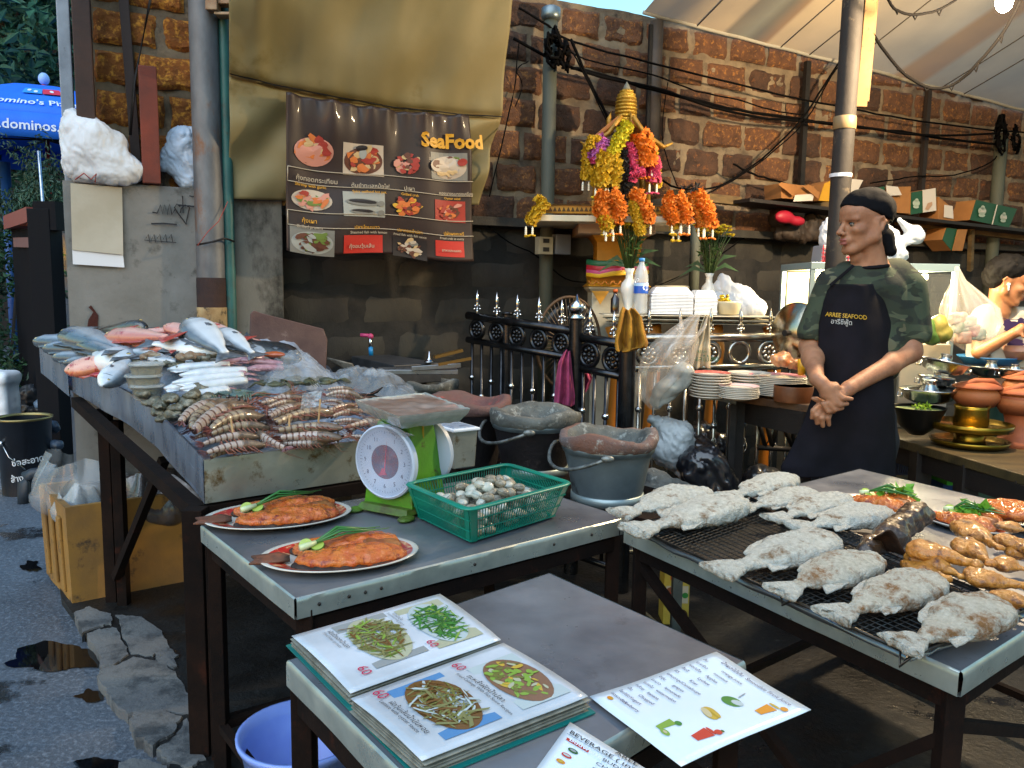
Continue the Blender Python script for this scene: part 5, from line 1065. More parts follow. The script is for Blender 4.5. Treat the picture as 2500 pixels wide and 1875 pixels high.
# ================================================================== FENCE, SHRINE, OFFERING TABLE
FDK=mat('dark burnished fence steel','#3a3c40',.25,.85,c2='#202226',sc=20,amt=.4);FSH=mat('fence steel with lit tone','#a8a49c',.22,.95,c2='#7b776e',sc=20,amt=.4)  # bright copy of the fence steel, the lit panel's light in its colour
def spear(mb,p,s=1.0):
    mb.lathe([(.004*s,0),(.012*s,.01*s),(.006*s,.02*s),(.010*s,.035*s),(.0115*s,.05*s),(.001,.105*s)],p,8)
def clover(mb,p,s=1.0):
    for dx,dz in ((-.017,.0),(.017,0),(0,-.0),(-.012,.018),(.012,.018)):mb.ell(p+np.array([dx*.9*s,dx*.4*s,dz*s]),.008*s,8,6)
def fence(name,label,pa,pb,za,zb,n,m,rings=True,bars=True,spr=True,zb0=.05,rail2=.14,ballh=.35,group='decorative steel fence panels',skip=()):
    A_=np.array([pa[0],pa[1],0]);B_=np.array([pb[0],pb[1],0]);t=thing(name,label,'fence',(A_+B_)/2,group);d=(B_-A_)/np.linalg.norm(B_-A_);nn=np.array([d[1],-d[0],0])
    P=lambda u,dz=0:A_*(1-u)+B_*u+np.array([0,0,za*(1-u)+zb*u+dz])
    g=MB();g.tube([P(0),P(.5),P(1)],.021,12);build('top_rail',g,m,t,smooth=True);g=MB();g.tube([P(0,-rail2),P(1,-rail2)],.017,10);build('middle_rail',g,m,t,smooth=True)
    g=MB();g.tube([P(0,-za+.12),P(1,-zb+.12)],.017,10);build('bottom_rail',g,m,t,smooth=True)
    for k in range(n):
        u=(k+.5)/n
        if rings:
            c=P(u,-rail2*.52);g=MB();r=rail2*.36;U_,V_=d,np.array([0,0,1.]);g.tube([c+U_*r*math.cos(a)+V_*r*math.sin(a) for a in np.linspace(0,2*math.pi,25)[:-1]],.012,8,closed=True,up=nn)
            rg=build('ring',g,m,t,smooth=True);g=MB()
            for q in range(8):a=q*math.pi/4;g.ell(c+(U_*math.cos(a)+V_*math.sin(a))*r*.52,(r*.26,)*3,8,6)
            g.ell(c,(r*.2,)*3,8,6)
            if k not in skip:build('rosette',g,m,rg,smooth=True)
        if spr:
            g=MB();p=P(u);g.tube([p,p+np.array([0,0,.05])],.006,6);clover(g,p+np.array([0,0,.04]),.9);spear(g,p+np.array([0,0,.05]),.85);build('spear_finial',g,CHROME if m is FDK else FSH,t,smooth=True)
        if bars:
            for q in (-.25,.25):
                u2=u+q/n;g=MB();a,b=P(u2,-rail2),P(u2,-((za+zb)/2)+.12);g.tube([a,b],.0085,8);z_=-rail2-ballh*(.55 if q<0 else .8);bb=build('bar',g,m,t,smooth=True);g=MB();g.ell(P(u2,z_),.017,10,8);build('ball',g,CHROME,bb,smooth=True)
                if q>0:
                    g=MB()
                    for w_ in range(4):an=w_*math.pi/2;z2=z_-.10;g.tube([P(u2,z2+.06)]+[P(u2,z2+dz)+np.array([math.cos(an+dz*30),math.sin(an+dz*30),0])*.022*math.sin((dz+.05)/.10*math.pi) for dz in np.linspace(.045,-.045,7)]+[P(u2,z2-.06)],.0035,5)
                    build('basket_twist',g,m,bb,smooth=True)
    return t,P
def gp(x,y,D):p=Y(x,y,D);return p
fa,fb=gp(1142,770,4.15),gp(1400,808,3.65);fence('steel_fence','dark fence panel at left with chrome spears, next to the black wall',fa,fb,fa[2],fb[2],5,FDK,rail2=.125)
fc,fd=gp(1412,822,3.62),gp(1528,842,3.42);fence('steel_fence','short dark fence panel between the two big posts, with the yellow rag',fc,fd,fc[2],fd[2],2,FDK)
fe,ff_=gp(1545,826,3.68),gp(1985,822,3.86);fence('steel_fence','bright lit fence panel in front of the white offering table',fe,ff_,fe[2],ff_[2],6,FSH,skip=(3,))
def fpost(x,yt,D,r,label,ball=True,z0=0):
    p=gp(x,yt,D);t=thing('fence_post',label,'post',(p[0],p[1],0),'fence posts');g=MB();g.tube([(p[0],p[1],z0),p],r,14);build('shaft',g,FDK,t,smooth=True,angle=40)
    g=MB();
    if ball:g.lathe([(r*1.1,0),(r*1.25,.01),(r*.7,.02),(r*1.0,.03),(r*1.3,.05),(r*1.15,.07),(r*.5,.085),(.001,.115)],p,14);build('finial',g,CHROME,t,smooth=True)
    else:g.lathe([(r*1.1,0),(r*1.15,.012),(.001,.014)],p,14);build('cap',g,FDK,t,smooth=True)
    return t
fpost(1239,768,3.98,.028,'left fence post with a flat cap among the chrome spears',False);fpost(1408,780,3.62,.033,'middle fence post with a shiny ball finial beside the pink cloth');fpost(1533,835,3.4,.036,'thick dark fence post under the mustard rag',False)
# cloths
def cloth(name,label,cols,m,seed=0,fold=.012,nf=5,cat='cloth',th=.003):
    """cols: list of (left px,right px,y px,D) rows"""
    g=MB();n=len(cols)-1
    def fn(u,v):
        i=v*n;k=min(int(i),n-1);f=i-k;a=[cols[k][q]*(1-f)+cols[k+1][q]*f for q in range(4)];x=a[0]*(1-u)+a[1]*u;p=Y(x,a[2]+3*math.sin(u*9+seed),a[3]+fold*math.sin(u*nf*math.pi*2+seed+v*1.5));return p+np.array([0,.5,.3])*fold*nz((u*5,v*4,seed))
    g.grid(fn,40,30);return tag(build(name,g,m,smooth=True,solid=th),label,cat)
cloth('pink_cloth','pink cloth hanging over the dark fence beside the middle post',[(1378,1392,856,3.60),(1364,1394,880,3.55),(1358,1398,920,3.54),(1353,1404,970,3.54),(1354,1402,990,3.54)],mat('pink towelling','#93365c',.9,c2='#7a2a4a',sc=20,bump=.8,bsc=90),1,.02,2)
cloth('pink_cloth','scrap of pink cloth tucked behind the middle fence post',[(1420,1436,910,3.66),(1422,1446,925,3.66),(1420,1434,955,3.66)],mat('pink towelling','#93365c'),2,.01,2)
cloth('yellow_rag','mustard yellow rag draped over the thick fence post',[(1518,1548,754,3.38),(1512,1566,775,3.34),(1504,1574,810,3.31),(1501,1582,840,3.30),(1503,1578,852,3.30),(1512,1530,858,3.30)],mat('mustard rag','#94690f',.9,c2='#7a540c',sc=14,bump=.8,bsc=60,c3='#5d410f',sc3=12,a3=.2),3,.035,2.4)
# fan
t=thing('pedestal_fan','black fan with brown wire guard behind the dark fence','fan',(gp(1390,830,4.05)[0],4.05,0));c=gp(1388,838,4.05);ra=98*pxm(4.05);fx=np.array([.95,.3,0]);fz=np.array([0,0,1.])
g=MB();g.tube([c+fx*ra*.85*math.cos(a)+fz*ra*1.15*math.sin(a) for a in np.linspace(0,6.283,41)[:-1]],.008,8,closed=True);build('guard_ring',g,mat('brown rusty ring','#4b3826',.6,.3),t,smooth=True)
g=MB()
for k in range(48):a=k*math.pi/24;g.tube([c+fx*ra*.15*math.cos(a)+fz*ra*.2*math.sin(a)+np.array([0,-.05,0]),c+fx*ra*.6*math.cos(a)+fz*ra*.8*math.sin(a)+np.array([0,-.04,0]),c+fx*ra*.85*math.cos(a)+fz*ra*1.15*math.sin(a)],.0018,4)
build('guard_wires',g,mat('brown wire','#5a4a38',.5,.4),t)
for k in range(3):
    g=MB();a=k*2.09+.5;g.grid(lambda u,v:c+fx*ra*.75*(.15+.85*v)*math.cos(a+(u-.5)*.9*(.4+v))+fz*ra*(.15+.85*v)*math.sin(a+(u-.5)*.9*(.4+v))+np.array([0,.03*(u-.5),0]),8,6);build('blade',g,mat('black blade','#17161a',.4),t,smooth=True,solid=.004)
g=MB();g.tube([c+np.array([0,-.03,0]),c+np.array([0,.14,0])],.05,14);g.tube([c+np.array([0,.1,0]),(c[0],c[1]+.1,0)],.02,10);build('motor_stand',g,DARKIRON,t,smooth=True)

# shrine
GOLD=mat('gilded plaster','#9c7424',.4,.3,c2='#7a5618',sc=20,bump=.8,bsc=70);YEL=mat('yellow shrine paint','#b8811a',.5,c2='#9a6a14',sc=9,c3='#8a5c14',sc3=9,a3=.15);CREAM=mat('cream shrine slab','#cbbfa4',.5,c2='#b8ab8f',sc=7);PINKW=mat('pinkish cream plaster','#a08a78',.6);WHS=mat('white shrine base','#b8b2a0',.6,c2='#9a937f',sc=5)
DS=4.25;sh=thing('spirit_shrine','yellow and gold spirit shrine on a column, hung with flower garlands','shrine',(Y(1500,600,DS+.15)[0],DS+.15,0))
def sbox(name,x0,x1,y0,y1,D0,D1,m,par=sh,bev=.003,th_=R(0)):
    a,b=Y(x0,y0,D0),Y(x1,y1,D0);c=np.array([(a[0]+b[0])/2,(D0+D1)/2,(a[2]+b[2])/2]);g=MB();g.box(c,(abs(b[0]-a[0]),D1-D0,abs(a[2]-b[2])));return build(name,g,m,par,bevel=bev)
sbox('slab',1300,1702,524,545,DS-.25,DS+.34,CREAM);
sbox('railing_board',1322,1690,500,525,DS-.22,DS-.20,YEL)
g=MB()
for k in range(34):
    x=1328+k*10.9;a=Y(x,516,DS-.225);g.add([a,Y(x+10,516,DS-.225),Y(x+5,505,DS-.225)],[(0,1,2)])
build('railing_painted_gaps',g,mat('painted railing gap shade','#4b3310',.8),sh);sbox('railing_cap',1320,1692,498,503,DS-.235,DS-.19,GOLD)  # flat dark triangles: shade of the railing gaps painted on the board
for x in (1322,1450,1570,1688):sbox('railing_post',x-5,x+5,488,525,DS-.24,DS-.19,GOLD)
sbox('capital',1412,1600,545,572,DS-.12,DS+.3,PINKW)
g=MB();cS=Y(1506,620,DS+.12);
def sq(mb,zs,m=0,cx=cS[0],cy=DS+.13,ang=0):
    V=[];
    for (w_,z) in zs:V+=[(cx+sx*w_,cy+sy*w_*.9,z) for sx,sy in ((-1,-1),(1,-1),(1,1),(-1,1))]
    F=[(i*4+k,i*4+(k+1)%4,(i+1)*4+(k+1)%4,(i+1)*4+k) for i in range(len(zs)-1) for k in range(4)]+[(3,2,1,0),tuple(len(zs)*4-4+k for k in range(4))];mb.add(V,F,m)
zz=lambda y:Y(1500,y,DS-.03)[2]
sq(g,[(.17,zz(700)),(.145,zz(690)),(.15,zz(672)),(.12,zz(655)),(.115,zz(610)),(.12,zz(590)),(.15,zz(572)),(.165,zz(571))]);build('column',g,YEL,sh,bevel=.003)
g=MB();sq(g,[(.155,0),(.155,.15),(.14,.17),(.14,zz(715)),(.16,zz(705)),(.16,zz(700))]);build('base',g,WHS,sh,bevel=.003)
g=MB();a=Y(1470,720,DS-.03);g.prism([(-.045,.02),(0,-.05),(.045,.02)],0,.01,0,np.array([[1,0,0],[0,0,-1],[0,1,0]]),(a[0]-.01,DS-.032,a[2]-.0));a=Y(1520,720,DS-.03);build('base_ornament',g,YEL,sh)
for k in range(4):g=MB();a=Y(1446+k*20,690,DS-.06);g.tube([a+np.array([-.02,0,.01]),a+np.array([-.008,0,-.008]),a+np.array([.008,0,-.008]),a+np.array([.02,0,.01])],.004,5);build('moulding',g,mat('orange relief','#a9661c',.5),sh,smooth=True)
RIB=[('#1c5a3c',640,648),('#a01e2e',652,655),('#b84a78',662,652),('#c8a020',668,664)]
for col,y0,y1 in RIB:
    g=MB();P=[Y(1432,y0,DS-.03),Y(1462,y0+4,DS-.06),Y(1500,(y0+y1)/2,DS-.08),Y(1530,y1,DS-.08)];g.tube(P,.016,8,sq=(.3,1));g.tube([P[-1],Y(1575,y1+2,DS+.02),Y(1582,y1,DS+.3)],.014,8,sq=(.3,1));build('sash',g,mat('sash '+col,col,.5),sh,smooth=True)
# small temple with stepped roof and spire
cT=Y(1515,480,DS+.10);zr=lambda y:Y(1515,y,DS+.1)[2]
for sx in (-1,1):
    for sy in (-1,1):g=MB();g.tube([(cT[0]+sx*.13,DS+.1+sy*.1,zr(498)),(cT[0]+sx*.12,DS+.1+sy*.09,zr(375))],.014,10);build('temple_column',g,GOLD,sh,smooth=True)
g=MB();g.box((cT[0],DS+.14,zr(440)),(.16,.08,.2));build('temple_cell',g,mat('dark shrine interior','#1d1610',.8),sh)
for sx in (-1,1):
    g=MB();g.slab([np.array([cT[0]+sx*.03,DS-.06,zr(305)]),np.array([cT[0]+sx*.19,DS-.06,zr(368)]),np.array([cT[0]+sx*.19,DS+.3,zr(368)]),np.array([cT[0]+sx*.03,DS+.3,zr(305)])],.02);build('roof_slope',g,mat('orange roof','#b06a1c',.5,c2='#8a4c14',sc=30),sh,bevel=.003)
    g=MB();g.tube([(cT[0]+sx*.03,DS-.07,zr(300)),(cT[0]+sx*.09,DS-.07,zr(340)),(cT[0]+sx*.19,DS-.07,zr(372)),(cT[0]+sx*.235,DS-.07,zr(362))],[.012,.012,.012,.004],8);build('roof_edge',g,GOLD,sh,smooth=True)
    g=MB();q=Y(1515+sx*26,300,DS);g.tube([(q[0],DS,zr(330)),(q[0]+sx*.005,DS,zr(300)),(q[0]-sx*.006,DS,zr(282))],[.02,.012,.002],8);build('pinnacle',g,GOLD,sh,smooth=True)
g=MB();prf=[(.052,zr(312)),(.06,zr(300))]
for k in range(9):
    y0=300-k*8.5;r0=[.052,.054,.055,.055,.054,.053,.050,.045,.035][k];prf+=[(r0,zr(y0)),(r0*1.06,zr(y0-2)),(r0*1.06,zr(y0-5)),(r0*.90,zr(y0-6))]
prf+=[(.018,zr(222)),(.012,zr(214)),(.001,zr(206))]
g.lathe(prf,(cT[0]+.01,DS+.06,0),20);build('spire',g,mat('golden spire','#a8872c',.35,.45,c2='#80601c',sc=24,bump=1.4,bsc=90),sh,smooth=True,angle=35)
g=MB();g.lathe([(.026,zr(228)),(.016,zr(216)),(.001,zr(204))],(cT[0]+.01,DS+.06,0),14);build('spire_tip',g,mat('grey spire tip','#5a5a50',.7),sh,smooth=True)
# garlands
def garland(label,path,w,col,D,tails=True,seed=0,group='flower garlands hung on the shrine',tailc='#c9a41c',tw=None):
    P=[Y(x,y,D) for x,y in path];L=[0]
    for i in range(1,len(P)):L.append(L[-1]+np.linalg.norm(P[i]-P[i-1]))
    r_=random.Random(seed);t=thing('garland',label,'garland',P[0],group);g=MB();wr=w*pxm(D)*.66
    n=max(4,int(L[-1]/.008))
    for k in range(n):
        d=L[-1]*k/n;i=max(j for j in range(len(L)-1) if L[j]<=d);f=(d-L[i])/(L[i+1]-L[i]);p=P[i]*(1-f)+P[i+1]*f;dr,q,tt=basis(P[i+1]-P[i],(0,1,0))
        for m_ in range(9):
            a=r_.uniform(0,6.28);rd=wr*r_.uniform(.75,1.05);c=p+(q*math.cos(a)+tt*math.sin(a))*rd*.85;o=q*math.cos(a)+tt*math.sin(a);s_=wr*r_.uniform(.5,.85);sd=np.cross(o,dr)
            g.add([c-sd*s_*.5,c+dr*s_*.6+o*s_*.25,c+sd*s_*.5,c-dr*s_*.5+o*s_*.5],[(0,1,2,3)]);g.add([c-dr*s_*.5,c+sd*s_*.5+o*s_*.6,c+dr*s_*.5,c-sd*s_*.4+o*s_*.1],[(0,1,2,3)])
    g.tube(P,wr*.7,10);build('blossoms',g,mat('blossom '+col,col,.7,c2=tuple(x*.62 for x in lin(col)[:3]),sc=60,amt=.4),t,recalc=False)
    if tails:
        for k in range(2):
            g=MB();b=P[-1]+np.array([(k-.5)*wr*1.1,-.01,-.01]);g.tube([b,b+np.array([.002,0,-.03])],.0035,6)
            for q in range(4):g.ell(b+np.array([0,0,-.012-q*.009]),(.006,.006,.006),8,6)
            tl=build('tassel',g,mat('white jasmine','#d8d4c2',.6),t,smooth=True)
        if tailc:
            g=MB();b=P[-1]+np.array([0,-.01,-.055]);
            for q in range(14):g.ell(b+np.array([r_.uniform(-1,1)*wr*.9,r_.uniform(-.01,.01),r_.uniform(-.004,.004)]),(.008,.008,.005),6,4)
            build('end_flower',g,mat('blossom '+tailc,tailc,.7),t,smooth=True)
    return t
YL,OR,PK,PP2='#c39a08','#d8720c','#c23a62','#b85fa6';MG='#a89a08'
garland('yellow garland drooping off the left corner of the shrine railing',[(1332,492),(1322,505),(1300,530),(1292,548)],22,YL,DS-.27,tailc=YL,seed=1)
garland('small ring of yellow flowers on the left railing corner',[(1306,492),(1312,480),(1324,482),(1326,492)],9,YL,DS-.27,False,2)
garland('outer left yellow garland on the temple, short',[(1450,340),(1436,360),(1434,400),(1430,440)],20,YL,DS-.08,seed=3,tailc=None)
garland('yellow flower loop at the left roof corner',[(1446,362),(1444,345),(1456,335),(1464,345)],13,YL,DS-.12,False,4)
garland('purple pink garland on the left roof slope',[(1478,338),(1466,358),(1452,380),(1448,392)],26,PP2,DS-.1,False,5)
garland('deep pink end of the purple garland',[(1450,388),(1450,400)],16,PK,DS-.11,False,6)
garland('long yellow garland down the left side of the temple front',[(1482,378),(1470,410),(1468,440),(1466,455)],34,YL,DS-.13,seed=7,tailc=MG)
garland('second yellow garland right beside the long left one',[(1494,380),(1504,410),(1500,445),(1494,455)],26,YL,DS-.12,seed=8,tailc=MG)
garland('bright yellow green garland from the spire down the roof ridge',[(1534,304),(1518,330),(1508,352),(1492,378)],24,'#c2b40a',DS-.12,False,9)
garland('pink garland inside right of the temple front',[(1536,350),(1545,380),(1548,410),(1540,445)],18,PK,DS-.12,False,10)
garland('pink cross piece low on the temple front',[(1540,425),(1560,422),(1575,416)],16,PK,DS-.13,False,11)
garland('orange garland on the right roof slope, thick',[(1560,328),(1570,350),(1578,380),(1578,408)],36,OR,DS-.11,True,12,tailc=OR)
garland('orange yellow garland on the far right roof edge',[(1584,334),(1594,365),(1602,400),(1606,460)],15,YL,DS-.06,False,13)
garland('pink garland hanging at the right of the temple',[(1594,385),(1597,420),(1594,445)],24,PK,DS-.1,True,14,tailc=PK)
garland('dark dried garland hanging in the middle of the temple',[(1526,370),(1524,410),(1530,455),(1530,490)],24,'#1c1713',DS-.10,False,15)
garland('big orange garland ring left of centre on the railing, left side',[(1480,472),(1466,500),(1470,525),(1485,548)],28,OR,DS-.30,seed=16,tailc=YL)
garland('big orange garland ring left of centre on the railing, right side',[(1490,472),(1508,495),(1512,520),(1504,545)],28,OR,DS-.30,seed=17,tailc=OR)
garland('long yellow lower part of the left orange garland',[(1472,528),(1482,550),(1488,562)],24,YL,DS-.31,seed=18,tailc=None)
garland('orange garland right of centre on the railing',[(1552,470),(1566,500),(1584,520),(1578,545)],26,OR,DS-.30,seed=19,tailc=None)
garland('yellow garland beside the right of centre orange one',[(1548,490),(1556,530),(1562,560),(1566,575)],20,YL,DS-.30,False,20)
garland('small orange garland on the railing by the temple foot',[(1540,470),(1552,480),(1560,500)],22,'#b8660c',DS-.28,False,21)
garland('left side of the orange garland hanging near the slab end',[(1645,478),(1632,500),(1640,525),(1650,545)],28,OR,DS-.27,seed=22,tailc=YL)
garland('right side of the orange garland hanging near the slab end',[(1650,478),(1668,505),(1676,530),(1672,545)],26,OR,DS-.27,seed=23,tailc=OR)
garland('outermost right orange garland, left half',[(1696,475),(1692,500),(1706,535),(1712,552)],20,'#c3700c',DS-.24,seed=24,tailc=None)
garland('outermost right orange garland, right half',[(1700,470),(1715,500),(1732,535),(1728,555)],30,OR,DS-.24,seed=25,tailc=OR)
garland('yellow strand below the slab end',[(1645,540),(1650,560)],18,YL,DS-.26,seed=26,tailc=YL)
g=MB();rr=random.Random(4);foliage(g,Y(1690,465,DS-.2),(.045,.03,.03),60,.03,rr);foliage(g,Y(1528,440,DS-.12),(.04,.03,.12),160,.03,rr);tag(build('dried_leaves',g,mat('dried black leaves','#15120f',.8),recalc=False),'dried dark leaf wreath between the garlands','wreath',kind=None)
# offering table
OT=thing('offering_table','white offering table with yellow legs behind the bright fence','table',(Y(1690,770,4.3)[0],4.35,0))
def obx(name,x0,x1,y0,y1,D0,D1,m,par,bev=.004):return sbox(name,x0,x1,y0,y1,D0,D1,m,par,bev)
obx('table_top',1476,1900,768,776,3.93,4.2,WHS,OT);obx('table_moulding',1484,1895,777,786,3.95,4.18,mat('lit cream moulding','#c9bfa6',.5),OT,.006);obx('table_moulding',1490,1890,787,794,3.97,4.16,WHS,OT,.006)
for x in (1500,1590,1740,1885):
    g=MB();a=Y(x,795,4.07);g.tube([(a[0],4.07,a[2]),(a[0]+.03,4.07,a[2]-.12),(a[0]-.01,4.07,.5),(a[0]+.02,4.07,0)],[.05,.035,.025,.03],10);build('leg',g,mat('orange table leg','#9a5c14',.5),OT,smooth=True)
g=MB();a0_,a1_=Y(1600,800,4.36),Y(1760,850,4.36);
# things on the offering table
zt=Y(1690,769,4.0)[2]+.002
def onT(x,D=4.08):p=Y(x,760,D);return np.array([p[0],D,zt])
FOAM=mat('white foam','#d3d6da',.5,c2='#c3c8ce',sc=30)
ORDN=['first','second','third','fourth','fifth','sixth','seventh','eighth','ninth','tenth','eleventh','twelfth','thirteenth','fourteenth','fifteenth','sixteenth']
def foamstack(x0,x1,yt,D,n,label,gcap):
    a,b=Y(x0,770,D),Y(x1,770,D);W_=b[0]-a[0];cx=(a[0]+b[0])/2;top=Y(x0,yt,D)[2];n_=n;dz=(top-.035-zt)/n_
    for k in range(n_):
        g=MB();z=zt+dz*k;g.box((cx+rnd.uniform(-.002,.002),D+.08,z+dz*.5),(W_,.17,dz*.62),taper=.985);g.box((cx,D+.08,z+dz*.88),(W_*.97,.165,dz*.22))
        tag(build('foam_box',g,FOAM,bevel=.0015),label%ORDN[k],'foam box',gcap)
    z=zt+dz*n_;g=MB();g.box((cx,D+.08,z+.018),(W_*.98,.165,.034),taper=.74);tag(build('foam_box',g,FOAM,bevel=.006),gcap.replace('lunch boxes in','lunch box, sloping lid up, crowning'),'foam box',gcap)
foamstack(1588,1692,700,3.98,14,'white foam lunch box, %s from the table top in the wide left stack','white foam lunch boxes in the left stack')
foamstack(1694,1750,708,3.99,13,'white foam lunch box, %s from the table top in the narrow right stack','white foam lunch boxes in the narrow right stack')
g=MB();p=onT(1640,4.25);zt2=Y(1640,702,4.27)[2];g.lathe([(.075,zt-.0),(.085,zt2-.02),(.092,zt2),(.09,zt2+.01),(.0,zt2+.008)],(p[0],4.27,0),20);tag(build('cream_jar',g,CREAM,smooth=True,angle=50),'cream lidded jar behind the foam boxes','jar')
def vase(x,D,label,hgt,flowers,seed):
    p=onT(x,D);t=thing('vase',label,'vase',p,'vases of yellow flowers');s_=hgt/.20;g=MB();g.lathe([(.028*s_,0),(.03*s_,.01*s_),(.02*s_,.03*s_),(.034*s_,.08*s_),(.040*s_,.11*s_),(.034*s_,.135*s_),(.017*s_,.155*s_),(.016*s_,.18*s_),(.024*s_,.20*s_),(.020*s_,.20*s_),(.014*s_,.18*s_)],p,24,cap1=False);build('pot',g,mat('white porcelain','#d5d2c8',.15,coat=.6),t,smooth=True)
    r_=random.Random(seed);b=p+np.array([0,0,hgt]);g=MB();hd_=MB()
    for k in range(46):
        a=r_.uniform(0,6.28);rd=r_.uniform(0,1)**.6*flowers[0];tip=b+np.array([rd*math.cos(a)+flowers[2],rd*.6*math.sin(a),flowers[1]*r_.uniform(.82,1.05)]);g.tube([b+np.array([rd*.15*math.cos(a),0,-.02]),(b*.4+tip*.6)+np.array([0,0,.01]),tip],.0022,4)
        for q in range(3):
            c=tip+np.array([r_.uniform(-.012,.012),r_.uniform(-.01,.01),r_.uniform(-.004,.008)]);hd_.lathe([(.003,-.004),(.011,.002),(.010,.005),(.004,.006)],c,8)
    st_=build('stems',g,mat('green stem','#33481c',.6),t,smooth=True);build('flower_heads',hd_,mat('yellow blossom','#cfae0a',.7,c2='#a98608',sc=80),t,smooth=True)
    g=MB();foliage(g,b+np.array([flowers[2]*.4,0,flowers[1]*.45]),(flowers[0]*.55,.04,flowers[1]*.42),60,.045,r_,-.6,4);build('foliage',g,mat('green leaf','#2f4d1a',.6),t,recalc=False)
    for k in range(4):
        g=MB();a=[-2.4,-.5,-2.8,.3][k];e=b+np.array([.17*math.cos(a),.02,.03+.07*math.sin(k*2)]);m_=(b+e)/2+np.array([0,0,.04]);g.add([b,m_+np.array([0,0,.012]),e,m_-np.array([0,0,.012])],[(0,1,2,3)]);build('leaf_blade',g,mat('dark long leaf','#22401c',.5),t)
    return t
vase(1534,4.06,'white vase of yellow flowers beside the water bottle',.225,(.105,.24,.0),1);vase(1728,4.22,'smaller white vase of yellow flowers behind the narrow foam stack',.21,(.10,.235,.012),2)
# water bottle
p=onT(1563,4.0);hb=Y(1563,630,4.0)[2]-zt;rB=.036;t=thing('water_bottle','tall clear water bottle with blue cap and label','bottle',p);g=MB();g.lathe([(rB*.9,0),(rB,.01),(rB*.95,hb*.2),(rB,hb*.22),(rB*.95,hb*.35),(rB,hb*.4),(rB,hb*.62),(rB*.93,hb*.7),(rB*.75,hb*.8),(rB*.38,hb*.9),(rB*.35,hb*.94)],p,28);build('body',g,mat('clear bottle plastic','#c4ccd2',.08,alpha=.45,spec=1,coat=.8),t,smooth=True)
g=MB();g.lathe([(rB*1.01,hb*.37),(rB*1.01,hb*.56)],p,28,cap0=False,cap1=False);build('label_wrap',g,mat('blue bottle label','#1d52b0',.4),t,smooth=True);g=MB();g.lathe([(rB*1.015,hb*.50),(rB*1.015,hb*.555)],p,28,cap0=False,cap1=False);build('label_band',g,mat('pale blue label','#a8c4e0',.4),t)
g=MB();cylb=lambda x,y,h:p+np.array([rB*1.03*math.sin(x/rB-.3),-rB*1.03*math.cos(x/rB-.3),hb*.42+y]);put_text(g,'C',cylb,.012,0,.045,bold=.001);put_text(g,'O',cylb,-.022,.045,.022,bold=.001);build('lettering',g,WHITEPL,t)
g=MB();g.lathe([(rB*.42,hb*.94),(rB*.42,hb*.995),(rB*.38,hb)],p,16);build('cap',g,mat('blue cap','#3a84c8',.4),t,smooth=True)
p=onT(1501,4.02);t=thing('sauce_bottle','small dark brown bottle with orange cap on the offering table','bottle',p);hb=Y(1501,706,4.02)[2]-zt;g=MB();g.lathe([(.021,0),(.022,.01),(.022,hb*.6),(.010,hb*.75),(.009,hb*.88)],p,18);build('body',g,mat('dark brown glass','#1b0e0a',.08,coat=.8),t,smooth=True);g=MB();g.lathe([(.012,hb*.88),(.012,hb)],p,14);build('cap',g,mat('orange cap','#b8541c',.5),t,smooth=True)
p=onT(1778,4.02);t=thing('bowl','pale green rimmed bowl with gold beads on the offering table','bowl',p);g=MB();g.lathe([(.03,0),(.05,.005),(.062,.06),(.066,.068),(.06,.066),(.045,.02)],p,24,cap1=True);build('bowl_body',g,mat('cream bowl','#c3b99c',.3),t,smooth=True);g=MB()
for k in range(40):g.ell(p+np.array([rnd.uniform(-.045,.0),rnd.uniform(-.03,.03),.066+rnd.uniform(0,.03)]),.0075,8,6)
build('gold_beads',g,mat('gold beads','#b89a1c',.2,.8),t,smooth=True)
MILK=mat('thin white bag','#b9bcc2',.5,alpha=.9,bump=.4,bsc=30)
crumpled('white_bag','soft white bag slumped behind the bowl on the offering table',[('e',onT(1790,4.2)+np.array([0,0,.06]),(.13,.06,.10)),('e',onT(1765,4.2)+np.array([0,0,.13]),(.04,.04,.07)),('e',onT(1835,4.18)+np.array([0,0,.03]),(.08,.05,.06))],MILK,.008,.03,.03,10,2)
g=MB();q=Y(1680,620,4.5);g.tube([Y(1700,520,4.6),Y(1696,640,4.6),Y(1690,780,4.6)],.03,8);tag(build('concrete_pole',g,PVC,smooth=True),'pale pole behind the flower vase right of the shrine','post')
# meter boxes
g=MB();
for nm,x0,x1,y0,y1,m_,lb in (('switch_box',1311,1345,578,622,mat('cream switch box','#8a8470',.6),'cream switch box with sockets below the shrine slab'),('meter_box',1352,1388,572,622,mat('grey meter box','#5c6068',.5),'grey meter box beside the cream switch box')):
    a,b=W(x0,y0,.2),W(x1,y1,.2);g=MB();g.box((a+b)/2+WN*.0,(np.linalg.norm((b-a)[:2]),.05,abs(a[2]-b[2])),rotz(R(24)));o=tag(build(nm,g,m_,bevel=.003),lb,'box')
    if nm=='switch_box':
        for dy in (.025,-.02):g=MB();g.box((a+b)/2+WN*.026+np.array([0,0,dy]),(.035,.006,.022),rotz(R(24)));build('socket',g,DARKIRON,o)

